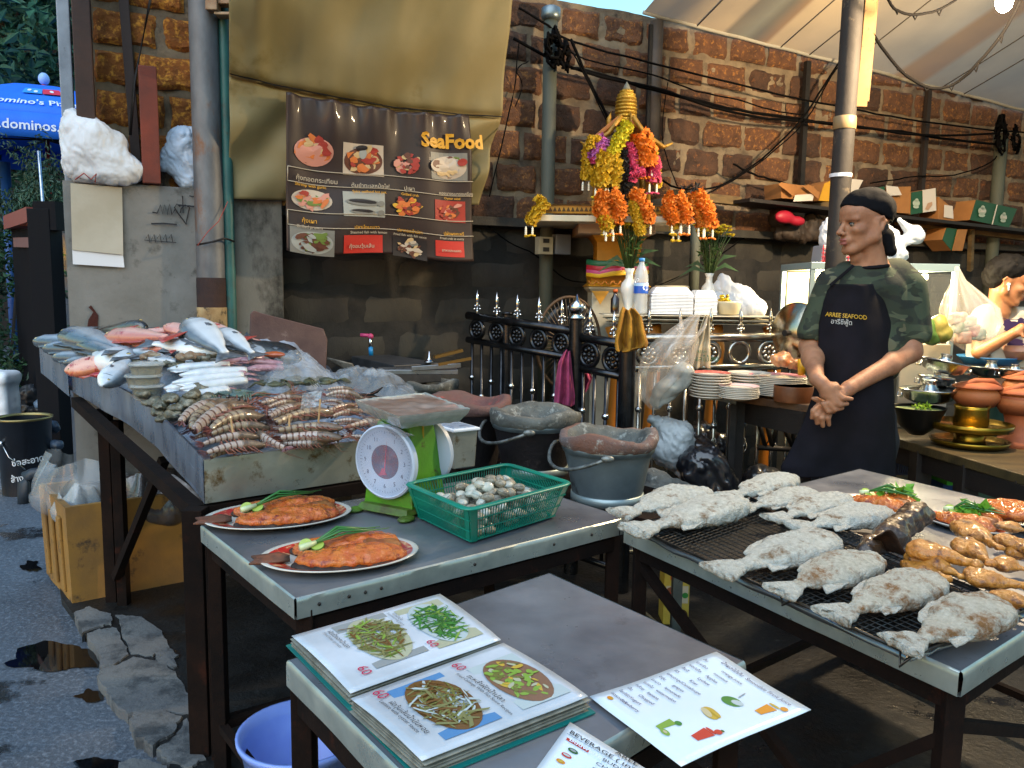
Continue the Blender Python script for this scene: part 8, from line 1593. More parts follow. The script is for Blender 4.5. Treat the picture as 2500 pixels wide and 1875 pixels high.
# apron: bib + skirt as one front surface
rows=[(2026,2152,694),(2012,2168,735),(2000,2178,790),(1998,2178,850),(1996,2180,905),(1986,2182,960),(1962,2184,1030),(1932,2186,1095),(1906,2186,1140),(1912,2186,1166)]
def apf(u,v,o=0):
    i=v*(len(rows)-1);k=min(int(i),len(rows)-2);f=i-k;a,b,y=[rows[k][q]*(1-f)+rows[k+1][q]*f for q in range(3)];x=a*(1-u)+b*u;y+=20*u*(v>.85)*0
    d=-.092+.085*abs(u-.5)**2*3.4-.035*v-.014*math.sin(v*3)+(v>.5)*(.018*math.sin(u*11+v*3)*(v-.5)*2)+.006*nz((u*4,v*6,2));return Y(x,y,DM+d-o)
def shf(u,v):return apf(u,v)
g=MB();g.grid(apf,40,60);build('apron',g,APR,man,smooth=True,solid=.004)
g=MB();
for (P0,P1) in ((m3(2027,697,-.05),m3(2084,648,-.035)),(m3(2150,702,-.05),m3(2168,650,.0))):g.bar(P0,P1,.022 if P0[0]>m3(2100,690)[0] else .012,.006,up=(0,-1,.3))
build('apron_strap',g,APR,man,bevel=.002)
g=MB();al=lambda a,b,hh:apf(.18+a/.30,(792-690+30+0-b/pxm(DM))/476*1.0,.004+hh)
def al(a,b,hh):y=783-b/pxm(DM-.08)+a*52;x=2009+a/pxm(DM-.08);i=0;u=(x-1998)/(180);v_=(2+(y-790)/60)/9 if y>790 else (1+(y-735)/55)/9 if y>735 else (y-694)/41/9;return apf(u,v_,.0045+hh)
put_text(g,'ARREE SEAFOOD',al,0,.018,.0235,bold=.0001,sp=.94);L_1=build('name_lettering',g,mat('gold embroidery','#b8901c',.5),man)
g=MB();put_text(g,'อารีซีฟู้ด',al,.026,-.008,.026,bold=0);build('name_lettering',g,mat('silver embroidery','#a9a8a4',.5),man)
g=sdf([('b',m3(2092,1040,.06),(.15,.09,.12),.08,None,.05)]+[('c',m3(2092+sx*42,1080,.06),Z(1990 if sx<0 else 2120,1490,.07)*np.array([1,0,1])+np.array([0,DM+.02+(.08 if sx>0 else-.02),0]),.095,.06,.03) for sx in (-1,1)],.010,.04);folds(g,.008,8,1);build('trousers',g,PANT,man,smooth=True)
for x in (1988,2112):p=Z(x,1498,.0);p[1]=DM-.03;g=sdf([('c',p+np.array([.02,.05,.035]),p+np.array([-.06,-.06,.028]),.036,.032),('b',p+np.array([-.02,-.005,.010]),(.07,.06,.010),.008)],.006,.015);build('shoe',g,mat('black shoe','#1a1a1b',.5),man,smooth=True)
# woman at the right edge
DW=4.05;w3=lambda x,y,d=0:Y(x,y,DW+d);wo=thing('person','woman in white T-shirt with purple print and earphone at the right edge, looking down','person',(w3(2460,900)[0],DW,0))
hw=w3(2462,690,0);T2,P2,F2,S2,Z2=headprims(hw,(.88,-.42,-.22),.90)
nw=w3(2440,760,.03);B2=P2+[('c',T2(-.03,0,-.05),nw,.045,.052,.02),('b',w3(2445,850,.05),(.15,.08,.13),.07,None,.05),('b',w3(2440,980,.05),(.13,.09,.14),.08,None,.05),('c',w3(2392,790,.02),w3(2392,858,-.02),.040,.036,.02),('c',w3(2392,860,-.03),w3(2478,812,-.14),.035,.023,.02),('c',w3(2480,812,-.14),w3(2494,800,-.15),.024,.022,.01)]
for k in range(4):B2.append(('c',w3(2494,796+k*5,-.15),w3(2512,800+k*7,-.16),.009,.007,.004))
B2.append(('c',w3(2488,806,-.15),w3(2498,822,-.17),.010,.008,.005))
for sx in (-1,1):B2+=[('c',w3(2440+sx*30,1040,.06),np.array([w3(2440+sx*30,1040)[0],DW+.05,.45]),.085,.055,.03),('c',np.array([w3(2440+sx*30,1040)[0],DW+.05,.45]),np.array([w3(2440+sx*30,1040)[0],DW+.05,.05]),.055,.04,.03)]
g=sdf(B2,.006,.018);facemat(g,T2);wb=build('body',g,[mat('light tan skin','#a87450',.45,c2='#96643f',sc=18,sss=.12),LIP],wo,smooth=True,recalc=False);facebits(T2,wb,sc=.9)
g=sdf([('e',T2(-.02,0,.070),(.108,.086,.080)),('e',T2(-.07,0,.02),(.055,.072,.07)),('e',T2(.05,0,.095),(.05,.06,.04)),('-e',T2(.085,0,.0),(.055,.09,.052),None,.01)],.006,.02);roughen(g,.006,30,3,2);build('hair',g,HAIRM,wo,smooth=True)
g=MB();e=T2(-.004,-.085,-.012);g.ell(e,.008);g.tube([e,e+np.array([0,-.004,-.03])],.004,6);e=T2(-.004,.085,-.012);g.ell(e,.008);g.tube([e,e+np.array([0,-.004,-.03])],.004,6);build('earphone',g,WHITEPL,wb,smooth=True)
g=sdf([('b',w3(2448,850,.05),(.165,.10,.15),.08,None,.05),('c',w3(2400,775,.02),w3(2390,815,.0),.058,.055,.03),('c',w3(2410,765,.03),w3(2500,770,.03),.045,.045,.03),('-c',nw+np.array([.01,-.02,.08]),nw+np.array([.01,-.03,.0]),.055,.060,.006),('-c',w3(2388,838,-.01),w3(2390,870,-.02),.045,.05,.006)],.007,.03);folds(g,.006,9,6);build('t_shirt',g,mat('cream T-shirt','#b5ad9c',.8,c2='#a89f8c',sc=5),wo,smooth=True)
g=MB();pc=lambda x,y:w3(x,y,-.066)
for (cx,cy,rx,ry) in ((2455,790,10,11),(2488,786,9,11),(2470,800,22,16),(2475,838,20,12)):g.add([pc(cx+rx*math.cos(a)*(1+.15*math.sin(a*7)),cy+ry*math.sin(a))-np.array([0,.0006*cx/100,0]) for a in np.linspace(0,6.283,25)[:-1]],[tuple(range(24))])
g.tube([pc(2430,772),pc(2460,780),pc(2510,780)],.0015,4);build('purple_print',g,mat('purple print','#2c1a42',.7),wo)
g=sdf([('b',w3(2440,1000,.05),(.145,.10,.16),.08,None,.05)]+[('c',w3(2440+sx*30,1060,.06),np.array([w3(2440+sx*30,1040)[0],DW+.05,.08]),.095,.06,.03) for sx in (-1,1)],.012,.04);build('trousers',g,mat('dark green trousers','#143024',.8),wo,smooth=True)

# ================================================================== FRONT: plates, scale, basket, grill, menus
def blobs(c,n,R_,col,nm,par,s=.01,sd=0,z=.004):
    r_=random.Random(sd);g=MB()
    for k in range(n):g.ell(c+np.array([r_.gauss(0,R_),r_.gauss(0,R_*.7),z+r_.uniform(0,.004)]),(s*r_.uniform(.5,1.1),s*r_.uniform(.4,.9),s*.4),7,5)
    return build(nm,g,col,par,smooth=True)
SAUCE=mat('orange chilli glaze','#b8480f',.22,c2='#d07a22',sc=34,amt=.1,c3='#7c200c',sc3=40,a3=.4,bump=2,bsc=120,coat=.6);CHAR=mat('charred fish skin','#1c120d',.6,c2='#3a2417',sc=20,bump=1);FLORAL=mat('red floral plate band','#a81c18',.3,c3='#cfae7c',sc3=55,a3=.45,coat=.5)
LIME=mat('lime flesh','#9aae4a',.3,coat=.4);LIMER=mat('lime rind','#3f6a1c',.4);ONG=mat('spring onion green','#2f6a2c',.4,coat=.3);ONW=mat('spring onion white','#bcc89a',.35)
def onion(a,b,par,n=5,seed=0):
    r_=random.Random(seed);g=MB();a,b=np.array(a),np.array(b);g.tube([a,a*.93+b*.07,a*.8+b*.2+DN*.004],[.007,.008,.005],10);build('onion_bulb',g,ONW,par,smooth=True)
    for k in range(n):g=MB();e=b+np.array([r_.gauss(0,.012),r_.gauss(0,.014),0]);m_=(a+e)/2+DN*(.012+.004*k);g.tube([a*.82+b*.18+DN*.004,m_,e+DN*.004],[.0042,.0045,.0015],7,sq=(1,.6));build('onion_leaf',g,ONG,par,smooth=True)
def fishplate(label,cpx,lpx,rpx,seed,tail=True,z=ZT1,full=True):
    c,l,r=Z(*cpx,z),Z(*lpx,z),Z(*rpx,z);d=r-l;L=np.linalg.norm(d)/2;th_=math.atan2(d[1],d[0]);Rm=rotz(th_);c=(l+r)/2;W2=L*.70
    t=thing('oval_plate',label+' plate with red floral rim','plate',c,'oval plates of grilled orange fish');g=MB();g.lathe([(L*.6,.001),(L*.66,.004),(L*.97,.016),(L,.019),(L*.985,.0205),(L*.9,.017),(L*.68,.008),(.001,.007)],(0,0,0),48,sy=W2/L,M3=Rm);g.xf(t=c);build('dish',g,PLW,t,smooth=True)
    g=MB();g.lathe([(L*.70,.0097),(L*.92,.0190)],(0,0,0),48,sy=W2/L,cap0=False,cap1=False,M3=Rm);g.xf(t=c);build('floral_band',g,FLORAL,t)
    F=thing('grilled_fish',label+' butterflied fish in orange glaze','grilled fish',c,'butterflied fish in orange glaze');q=lambda x,y,z_:c+Rm@np.array([x*L,y*L,0])+DN*z_
    for sg,nm in ((-1,'near_half'),(1,'far_half')):
        pr=[('e',q(.12,sg*.26,.022),(L*.68,L*.27,.022),Rm),('e',q(.35,sg*.24,.026),(L*.38,L*.20,.022),Rm),('e',q(-.25,sg*.2,.018),(L*.32,L*.15,.016),Rm)];g=sdf(pr,.0035,.015);roughen(g,.005,38,seed+sg,3);build(nm,g,SAUCE,F,smooth=True)
        g=sdf([('e',q(.10,sg*.29,.012),(L*.72,L*.27,.012),Rm),('e',q(-.25,sg*.26,.011),(L*.32,L*.13,.010),Rm)],.004,.012);roughen(g,.004,50,seed+5);build('charred_edge',g,CHAR,F,smooth=True)
    g=sdf([('e',q(.55,-.10,.03),(L*.22,L*.12,.018),Rm)]+[('e',q(.45+rnd.uniform(-.15,.2),rnd.uniform(-.2,.1),.035),(.012,.009,.008)) for _ in range(9)],.0035,.008);roughen(g,.003,60,2);build('head_meat',g,mat('shredded brown meat','#6e3418',.5,c2='#8e5a2a',sc=30,bump=1),F,smooth=True)
    if tail:
        g=fin([(0,.03),(-.12,.14),(-.42,.17),(-.36,.02),(-.44,-.10),(-.14,-.07),(0,-.03)],.02,.02);g.xf(rotz(th_)*1.0,t=(0,0,0));g.v=[tuple(c+Rm@np.array([-.62*L,-.08*L,0])+np.array([v[0]*L*1.1,v[1]*L*1.1,.020+v[2]*.3])) for v in g.v];build('tail_fin',g,mat('scorched tail','#4a3428',.6,c2='#76462f',sc=30,bump=.8),F,smooth=True)
    for k,(x,y,tl) in enumerate(((-.42,.10,.3),(-.28,.02,.1))):
        s_=thing('lime_slice',('left' if k==0 else 'right')+' lime slice on the '+label.split(',')[0],'lime slice',q(x,y,.035),'lime slices on the fish');M3=np.array((Matrix.Rotation(tl+.4,3,'X')@Matrix.Rotation(k*.5,3,'Z')));g=MB();g.lathe([(.014,-.005),(.0165,0),(.0155,.004)],(0,0,0),20,M3=M3);g.xf(t=q(x,y,.037));build('rind',g,LIMER,s_,smooth=True,angle=50);g=MB();g.lathe([(.0148,.0045),(.001,.005)],(0,0,0),20,M3=M3);g.xf(t=q(x,y,.037));build('flesh',g,LIME,s_)
    o=thing('spring_onion','spring onion laid across the '+label.split(',')[0],'spring onion',q(-.4,-.08,.04),'spring onions on the fish');onion(q(-.50,-.05,.040),q(.52,.32,.052),o,5,seed)
    return t
fishplate('far left fish plate, nearest the seafood tray,',(675,1269),(493,1287),(858,1255),1);fishplate('front left fish plate, nearest the table corner,',(826,1366),(630,1385),(1021,1352),2)
# ---- scale
GRN=mat('lime green scale paint','#4d8a16',.4,c2='#3d7014',sc=6,c3='#3a2616',sc3=16,a3=.22,bump=.3);bc=Z(938,1240,ZT1);sA=R(60);SX,SY=U2(60),U2(150);scl=thing('kitchen_scale','lime green dial scale with plastic wrapped pan','scale',bc)
def sp3(x,y,z_):return bc+SX*x+SY*y+np.array([0,0,z_])
SC=Z(943,1127,ZT1+.15)+SX*.085-DN*.15
def sp3(x,y,z_):return SC+SX*x+SY*y+np.array([0,0,z_])
g=MB();M3s=rotz(sA);g.box(sp3(0,0,.018),(.22,.18,.018),M3s,taper=.9)
for a,b in ((-1,-1),(1,-1),(1,1),(-1,1)):g.ell(sp3(a*.11,b*.088,.007),(.030,.022,.008),10,6,M3=M3s)
build('base',g,mat('green and rust base','#4a7a1c',.5,c2='#3c2a18',sc=9,amt=.3,bump=.6),scl,bevel=.004)
g=MB();V=[sp3(x,y,z_) for z_,w_,d_ in ((.025,.080,.085),(.20,.062,.066),(.255,.05,.06)) for x,y in ((-w_,-d_),(w_,-d_),(w_,d_),(-w_,d_))];g.add(V,[(i*4+k,i*4+(k+1)%4,i*4+4+(k+1)%4,i*4+4+k) for i in (0,1) for k in range(4)]+[(8,9,10,11)]);build('housing',g,GRN,scl,bevel=.004)
def dial(sg,rr_=.104):
    nrm=-SX*sg;c=sp3(-.085*sg,0,.150);Mz=np.stack([SY*sg,np.array([0,0,1.]),nrm],1);tf=lambda x,y,h:c+SY*(-sg)*x+np.array([0,0,y])+nrm*h
    M3=np.stack([SY*(-sg),np.array([0,0,1.]),nrm],1);g=MB();g.lathe([(rr_*.8,-.02),(rr_,-.008),(rr_*1.0,.008),(rr_*.95,.012),(rr_*.90,.006)],c,48,M3=M3);b=build('dial_case',g,mat('white dial rim','#a9b6c9',.4),scl,smooth=True,angle=50);g=MB();g.lathe([(rr_*.92,.005),(.0001,.005)],c,48,M3=M3);build('dial_face',g,mat('bluish white dial','#93a0c4',.45,c2='#a2aed0',sc=4),b)
    if sg>0:
        g=MB();g.lathe([(rr_*.46,.0062),(.0001,.0062)],c,32,M3=M3);build('emblem_disc',g,mat('grey dial centre','#55546a',.5,c2='#8a3a3c',sc=38,amt=.35),b);g=MB()
        for k in range(60):a=k*math.pi/30;r0,r1=rr_*(.80 if k%5 else .76),rr_*.84;g.add([tf(math.cos(a)*r0,math.sin(a)*r0,.0066),tf(math.cos(a)*r1,math.sin(a)*r1,.0066),tf(math.cos(a+.012)*r1,math.sin(a+.012)*r1,.0066),tf(math.cos(a+.012)*r0,math.sin(a+.012)*r0,.0066)],[(0,1,2,3)])
        for k in range(1,12):a=math.pi/2-k*2*math.pi/12;put_text(g,str(k),tf,rr_*.66*math.cos(a)-.005,rr_*.66*math.sin(a)-.005,.017,lift=.0068)
        build('dial_marks',g,mat('dial ink','#3f4660',.5),b,recalc=False);g=MB();g.add([tf(.003,-.03,.009),tf(-.003,-.03,.009),tf(.010,rr_*.62,.009)],[(0,1,2)])
        g.add([tf(.01,-.035,.0092),tf(-.02,-.04,.0092),tf(-.006,-.015,.0092)],[(0,1,2)]);build('needle',g,mat('red needle','#b02030',.4),b)
        g=MB();g.lathe([(rr_*.93,.011),(rr_*.5,.014),(.001,.0155)],c,40,M3=M3);build('cover_glass',g,mat('dusty dial cover','#b8c0dc',.25,alpha=.14,spec=.6),b,smooth=True)
dial(1);dial(-1)
g=MB();g.box(sp3(.0,-.062,.16),(.018,.006,.10),M3s);g.box(sp3(.0,-.065,.105),(.026,.006,.03),M3s,m=0);build('side_lever',g,GALV,scl,bevel=.002);g=MB();g.tube([sp3(0,-.062,.21),sp3(0,-.062,.25)],.004,6);build('lever_rod',g,mat('yellow rod','#a88a1c',.4),scl)
PN=[Z(861,975,1.02),Z(973,1018,1.02),Z(1154,998,1.02),Z(1040,957,1.02)];pc_=sum(PN)/4;PN=[pc_+(p-pc_)*.96 for p in PN];g=MB()
def pan(u,v,k=1.0,dz=0):return (PN[0]*(1-u)+PN[1]*u)*(1-v)+(PN[3]*(1-u)+PN[2]*u)*v
g.grid(lambda u,v:pan(u,v)+DN*(.003*nz((u*8,v*8,1))-.004),24,24,1)
for i in range(4):
    a,b=PN[i],PN[(i+1)%4]
    g.grid(lambda u,v,a=a,b=b:(lambda p:p+(pc_-p)*(.20*v**1.5)-DN*(.040*v)+DN*.003*nz(p*40,1,v))(a*(1-u)+b*u),20,6,0)
build('pan',g,[mat('plastic wrapped pan side','#9fa6a2',.25,c2='#868d8c',sc=14,coat=.8,bump=.6,bsc=30),mat('pan top brown under film','#8a6a58',.3,c2='#a59a94',sc=9,amt=.3,coat=.8,bump=.5,bsc=24)],scl,smooth=True,angle=50)
g=MB();g.grid(lambda u,v:PN[0]*(1-u)+PN[1]*u+(pc_-PN[0])*(.02+.25*v)-DN*(.035+.05*v*(1-abs(u-.3)))+DN*.008*nz((u*6,v*4,3)),20,8);build('film_skirt',g,FILM2,scl,smooth=True);g=MB();g.box(SC+DN*.262,(.08,.08,.03),M3s);build('pan_mount',g,GALV,scl)
# ---- basket of clams
TEALP=mat('teal plastic','#0b7a66',.35,c2='#0d6a5c',sc=6);zb3=ZT1+.104;RM=[Z(992,1181,zb3),Z(1144,1246,zb3),Z(1393,1180,zb3),Z(1239,1133,zb3)];BT=[Z(1030,1258,ZT1+.006),Z(1146,1322,ZT1+.006),Z(1352,1268,ZT1+.006)];BT.append(BT[0]+BT[2]-BT[1]);rc=sum(RM)/4;bc2=sum(BT)/4;BT=[bc2+(RM[i]-rc)*.84 for i in range(4)]
bk=thing('clam_basket','teal green plastic basket with slotted sides full of clams','basket',bc2)
def rnd_rect(Q,rad,n=5):
    o=[]
    for i in range(4):
        p,a,b=Q[i],Q[i-1],Q[(i+1)%4];u=(a-p)/np.linalg.norm(a-p);v=(b-p)/np.linalg.norm(b-p)
        for k in range(n+1):t=k/n;o.append(p+u*rad*(1-t)**2+v*rad*t**2)
    return o
g=MB();g.tube(rnd_rect(RM,.03),.0085,8,closed=True,sq=(1.25,.55));build('rim',g,TEALP,bk,smooth=True)
for i in range(4):
    a,b,c,d=RM[i],RM[(i+1)%4],BT[(i+1)%4],BT[i];g=MB();N_=40 if np.linalg.norm(a-b)>.22 else 28
    for k in range(3,N_-2):u=k/N_;g.bar(a*(1-u)+b*u,d*(1-u)+c*u,.0022,.0022)
    for v in (.33,.66,.97):g.bar((a*(1-v)+d*v),(b*(1-v)+c*v),.003,.0026)
    build('slotted_side',g,TEALP,bk);g=MB();u_=(b-a)/np.linalg.norm(b-a);w_=(RM[i-1]-a)/np.linalg.norm(RM[i-1]-a);q=lambda p,s1,s2:p+u_*s1+w_*s2
    for (x1,x2) in ((.0,.022),):g.slab([q(a,.004,.002),q(a,.026,0),q(d,.020,0),q(d,.004,.002)],.003);g.slab([q(a,.002,.004),q(a,0,.026),q(d,0,.020),q(d,.002,.004)],.003)
    build('corner_panel',g,TEALP,bk)
g=MB();g.slab([p+DN*.003 for p in BT],.003,n=DN);build('basket_floor',g,TEALP,bk)
CLM=mat('ribbed clam shell','#9a9484',.45,c2='#6f6a5c',sc=60,amt=.5,c3='#5c4c38',sc3=30,a3=.2,bump=.8,bsc=90,coat=.2);CLM2=mat('pale clam shell','#b9b6aa',.4,c2='#9aa39a',sc=50,bump=.6,bsc=90,coat=.3)
cp=[]
for m_ in (CLM,CLM2):
    t=thing('clam','x','clam');
    for sg in (1,-1):
        g=MB();g.grid(lambda u,v:np.array([.0165*math.sin(v*1.57)*math.cos(u*6.283)*(1+.05*math.cos(u*6.283*14)),.0145*math.sin(v*1.57)*math.sin(u*6.283)*(1+.05*math.cos(u*6.283*14))+.003*v,sg*.0105*math.cos(v*1.57)+sg*.0004]),42,7);build('shell_half',g,m_,t,smooth=True,local=True)
    cp.append(t)
r_=random.Random(8);cnt=0;LV=[(.0,46,.97),(.020,46,.97),(.040,40,.92),(.058,30,.8),(.074,18,.55),(.088,7,.3)]
for (hz_,n,sp_) in LV:
    for k in range(n):
        u,v=.5+sp_*.46*(2*r_.random()-1),.5+sp_*.46*(2*r_.random()-1);f=hz_/.1;Q=[BT[i]*(1-f)+RM[i]*f for i in range(4)];p=(Q[0]*(1-u)+Q[1]*u)*(1-v)+(Q[3]*(1-u)+Q[2]*u)*v+DN*.012
        ps=getattr(dup,'ps',[]);
        for _ in range(6):
            if all(np.linalg.norm(p-o)>.019 for o in ps):break
            u,v=.5+sp_*.46*(2*r_.random()-1),.5+sp_*.46*(2*r_.random()-1);p=(Q[0]*(1-u)+Q[1]*u)*(1-v)+(Q[3]*(1-u)+Q[2]*u)*v+DN*(.012+r_.uniform(0,.006))
        dup.ps=ps+[p];M=Matrix.Translation(Vector(p))@Matrix.Rotation(r_.uniform(0,6.3),4,'Z')@Matrix.Rotation(r_.uniform(-.9,.9),4,'X')@Matrix.Scale(r_.uniform(.85,1.15),4);ki=r_.random()<.4;dup(cp[ki],M,('pale' if ki else 'grey brown')+' ribbed clam '+('low against the slots' if hz_<.03 else 'midway up the heap' if hz_<.07 else 'on top of the heap')+', '+('scale' if u+v>1 and v>.5 else 'stove' if u>.5 else 'near left' if v<.5 else 'back left')+' side of the basket','clams in the teal basket')
for t in cp:
    for c in list(t.children_recursive):bpy.data.objects.remove(c)
    bpy.data.objects.remove(t)
# ---- grill rack, salted fish
GR=[Z(1560,1292,ZG+.03),Z(2228,1600,ZG+.03),Z(2530,1480,ZG+.03),Z(1830,1200,ZG+.03)];WIRE=mat('sooty wire','#2c2926',.4,.7,c2='#4f4b46',sc=30);rk=thing('wire_rack','sooty wire rack over a tray, carrying the salted fish','rack',sum(GR)/4);gq=lambda u,v,h=0:(GR[0]*(1-u)+GR[1]*u)*(1-v)+(GR[3]*(1-u)+GR[2]*u)*v+DN*h
g=MB()
for k in range(57):u=k/56;g.tube([gq(u,0),gq(u,1)],.0011,4)
for k in range(25):v=k/24;g.tube([gq(0,v,.0014),gq(1,v,.0014)],.0011,4)
build('wire_grid',g,WIRE,rk);g=MB();g.tube([gq(0,0),gq(.62,0),gq(.64,-.03,-.012),gq(.66,0),gq(.97,0),gq(.985,-.04,-.02),gq(1,0),gq(1,1),gq(0,1),gq(0,0)],.003,8);build('wire_frame',g,WIRE,rk,smooth=True)
tr_=thing('drip_tray','battered drip tray beneath the wire rack','tray',sum(GR)/4);g=MB();g.poly([gq(.02,.04,-.024),gq(.97,.04,-.024),gq(.97,.96,-.024),gq(.02,.96,-.024)]);build('tray_floor',g,mat('burnt tray floor','#1d1b1a',.4,.5,c2='#34322f',sc=9,c3='#7a7872',sc3=30,a3=.12,bump=.8),tr_)
g=MB();Pp=[gq(.01,.02,-.012),gq(.98,.02,-.008),gq(1.0,.5,-.004),gq(.99,.97,-.006),gq(.01,.98,-.01)]
for i in range(5):a,b=Pp[i],Pp[(i+1)%5];g.grid(lambda u,v,a=a,b=b:(a*(1-u)+b*u)+((a+b)/2-gq(.5,.5))*(.015*math.sin(v*3.14))*1.2+DN*(-.012*(1-v)+.006*nz((u*9,v,i))),30,4)
build('tray_rim',g,STEEL,tr_,smooth=True)
SALT=mat('salt crust','#dfdfd6',.92,c2='#a9a89c',sc=30,amt=0,rand=30,bump=4,bsc=60,c3='#80684c',sc3=6,a3=.3);SALT2=mat('salt crust browner','#dddacd',.92,c2='#aaa594',sc=30,amt=0,rand=30,bump=4,bsc=60,c3='#8a6238',sc3=5,a3=.5)
SF=[((2212,1572),(2458,1470),1,'frontmost at the corner of the rack, wide ragged tail'),((2045,1500),(2296,1412),1,'second from the rack corner, browned head'),((1914,1442),(2154,1366),1,'third from the rack corner, with a brown cheek'),((1768,1394),(2040,1312),0,'fourth from the corner, overhanging the rack edge'),((1955,1288),(2176,1248),0,'lying beside the orange fish plate, unbrowned'),((1900,1266),(2074,1216),0,'between the two middle rows, half behind its neighbour'),((1815,1240),(1994,1202),0,'under the topmost one, dark patch on the belly'),((1783,1212),(1942,1166),0,'furthest back, topmost of its row'),((1524,1254),(1736,1200),0,'at the far left corner with a browned tip'),((1562,1294),(1820,1224),0,'second from the left, its tail over the rack rim')]
for k,(ta,he,mm,lb) in enumerate(SF):
    lift=.012 if k in (7,) else 0;a,b=Z(*ta,ZG+.046+lift),Z(*he,ZG+.054+lift);d=b-a;a=a+d*.09;s_=np.linalg.norm(d)*.91
    make_fish('salted_fish','salt crusted grilled fish '+lb,'fish','tilapia',SALT2 if mm else SALT,SALT,a,d,(0,-.12+.1*(k%2),1),s_,bend=.02*((k%3)-1),amp=.022,seed=k+20,group='salt crusted fish on the rack',eye=False,thick=.9,fork=.12,ragged=.015)
# dark fish head, banana leaf
g=sdf([('c',Z(2115,1345,ZG+.05),Z(2230,1262,ZG+.07),.022,.035),('e',Z(2240,1255,ZG+.07),(.04,.035,.03)),('e',Z(2180,1310,ZG+.06),(.04,.03,.025))],.005,.02);roughen(g,.008,30,4,3);tag(build('smoked_fish',g,mat('smoked dark skin','#2a1c14',.35,c2='#4a3524',sc=14,c3='#8a7448',sc3=18,a3=.12,bump=1.2,coat=.4),smooth=True),'dark smoked fish beside the golden chicken','fish')
g=MB();P_=[Z(2095,1335,ZG+.035),Z(2150,1305,ZG+.10),Z(2205,1350,ZG+.05),Z(2240,1345,ZG+.06),Z(2190,1375,ZG+.03)];g.grid(lambda u,v:(P_[0]*(1-u)+P_[2]*u)*(1-v)+(P_[1]*(1-u)+P_[3]*u)*v+DN*.02*math.sin(u*6)*v,16,8);tag(build('charred_leaf',g,CHAR,smooth=True,solid=.003),'charred folded leaf under the dark smoked fish','leaf')
CHK=mat('glazed roast chicken','#a5621e',.35,c2='#c08434',sc=22,amt=.1,c3='#4c220e',sc3=26,a3=.45,bump=1.6,bsc=80,coat=.45)
def Q2(x,y):return (1800+x*.31646,1250+y*.31646)
CK=[((1330,270),(1850,400),.075,1.0,'largest roast chicken leg on top of the pile'),((1700,230),(1950,400),.075,.9,'roast chicken leg right of the largest one'),((1370,330),(1730,500),.055,.8,'roast chicken piece below the largest leg'),((1275,390),(1620,520),.045,.7,'leftmost low roast chicken piece, touching the salted fish'),((1760,480),(2230,570),.06,.8,'long roast chicken piece behind the frontmost salted fish'),((1985,390),(2260,450),.065,.7,'roast chicken piece at the right above the long one'),((2010,620),(2260,740),.05,.7,'roast chicken piece at the right edge above the rack corner'),((1700,90),(2030,280),.08,.9,'roast chicken piece at the top against the second orange plate'),((2060,210),(2260,300),.07,.8,'roast chicken piece at the right edge near the foil'),((2080,280),(2280,350),.055,.7,'small roast chicken piece low at the right edge'),((2020,90),(2240,150),.06,.6,'roast chicken wing under the foil tray')]
for k,(a,b,hh,w_,lb) in enumerate(CK):
    A,B_=Z(*Q2(*a),ZG+hh),Z(*Q2(*b),ZG+hh);d=B_-A;Rm=rotz(math.atan2(d[1],d[0]));L=np.linalg.norm(d);n_=Rm@np.array([0,1.,0]);sg=1 if k%2 else-1;pr=[('e',A+d*.30,(L*.34,.036*w_,.019*w_),Rm),('e',A+d*.22+n_*.020*sg,(L*.22,.022*w_,.017*w_),Rm),('c',A+d*.48+n_*.004*sg,A+d*.80,.022*w_,.011*w_,.010),('c',A+d*.80,B_,.009*w_,.007*w_,.004),('e',B_+n_*.004,(.010*w_,)*3,None,.004),('e',B_-n_*.006,(.009*w_,)*3,None,.004),('c',A+d*.1,A+d*.42-n_*.026*sg,.014*w_,.010*w_,.008)];g=sdf(pr,.003,.010);roughen(g,.006,22,k,4);tag(build('roast_chicken',g,CHK,smooth=True),lb,'chicken','roast chicken pieces on the rack')
t=fishplate('orange fish plate behind the salted fish,',(2150,1240),(2052,1222),(2252,1268),5,tail=False,z=ZG);t=fishplate('orange fish plate under the chicken,',(2355,1280),(2255,1262),(2465,1318),6,tail=False,z=ZG)
LET=mat('lettuce','#4f8a1c',.5,c2='#7aa83a',sc=12)
for k,(x,y) in enumerate([(2192,1205),(2385,1250)]):g=MB();foliage(g,Z(x,y,ZG+.045),(.045,.03,.012),70,.03,random.Random(k),.2,1.4);tag(build('lettuce',g,LET,recalc=False),['lettuce garnish behind the first orange plate','lettuce garnish by the spring onion on the second orange plate'][k],'lettuce')
t=thing('foil_tray','foil tray of glazed food at the right edge','tray',Z(2480,1290,ZG));c=Z(2490,1290,ZG);g=MB();g.lathe([(.07,.01),(.10,.035),(.105,.036),(.098,.032),(.068,.014),(.001,.014)],c,60,jit=lambda i,a:(.002*math.sin(a*30),0));build('foil',g,mat('crimped foil','#b0b2b4',.2,1,bump=.5,bsc=60),t,smooth=True);g=sdf([('e',c+np.array([0,0,.045]),(.08,.06,.025)),('e',c+np.array([-.03,.04,.05]),(.05,.04,.02))],.005,.02);roughen(g,.006,30,3);build('glazed_food',g,SAUCE,t,smooth=True)
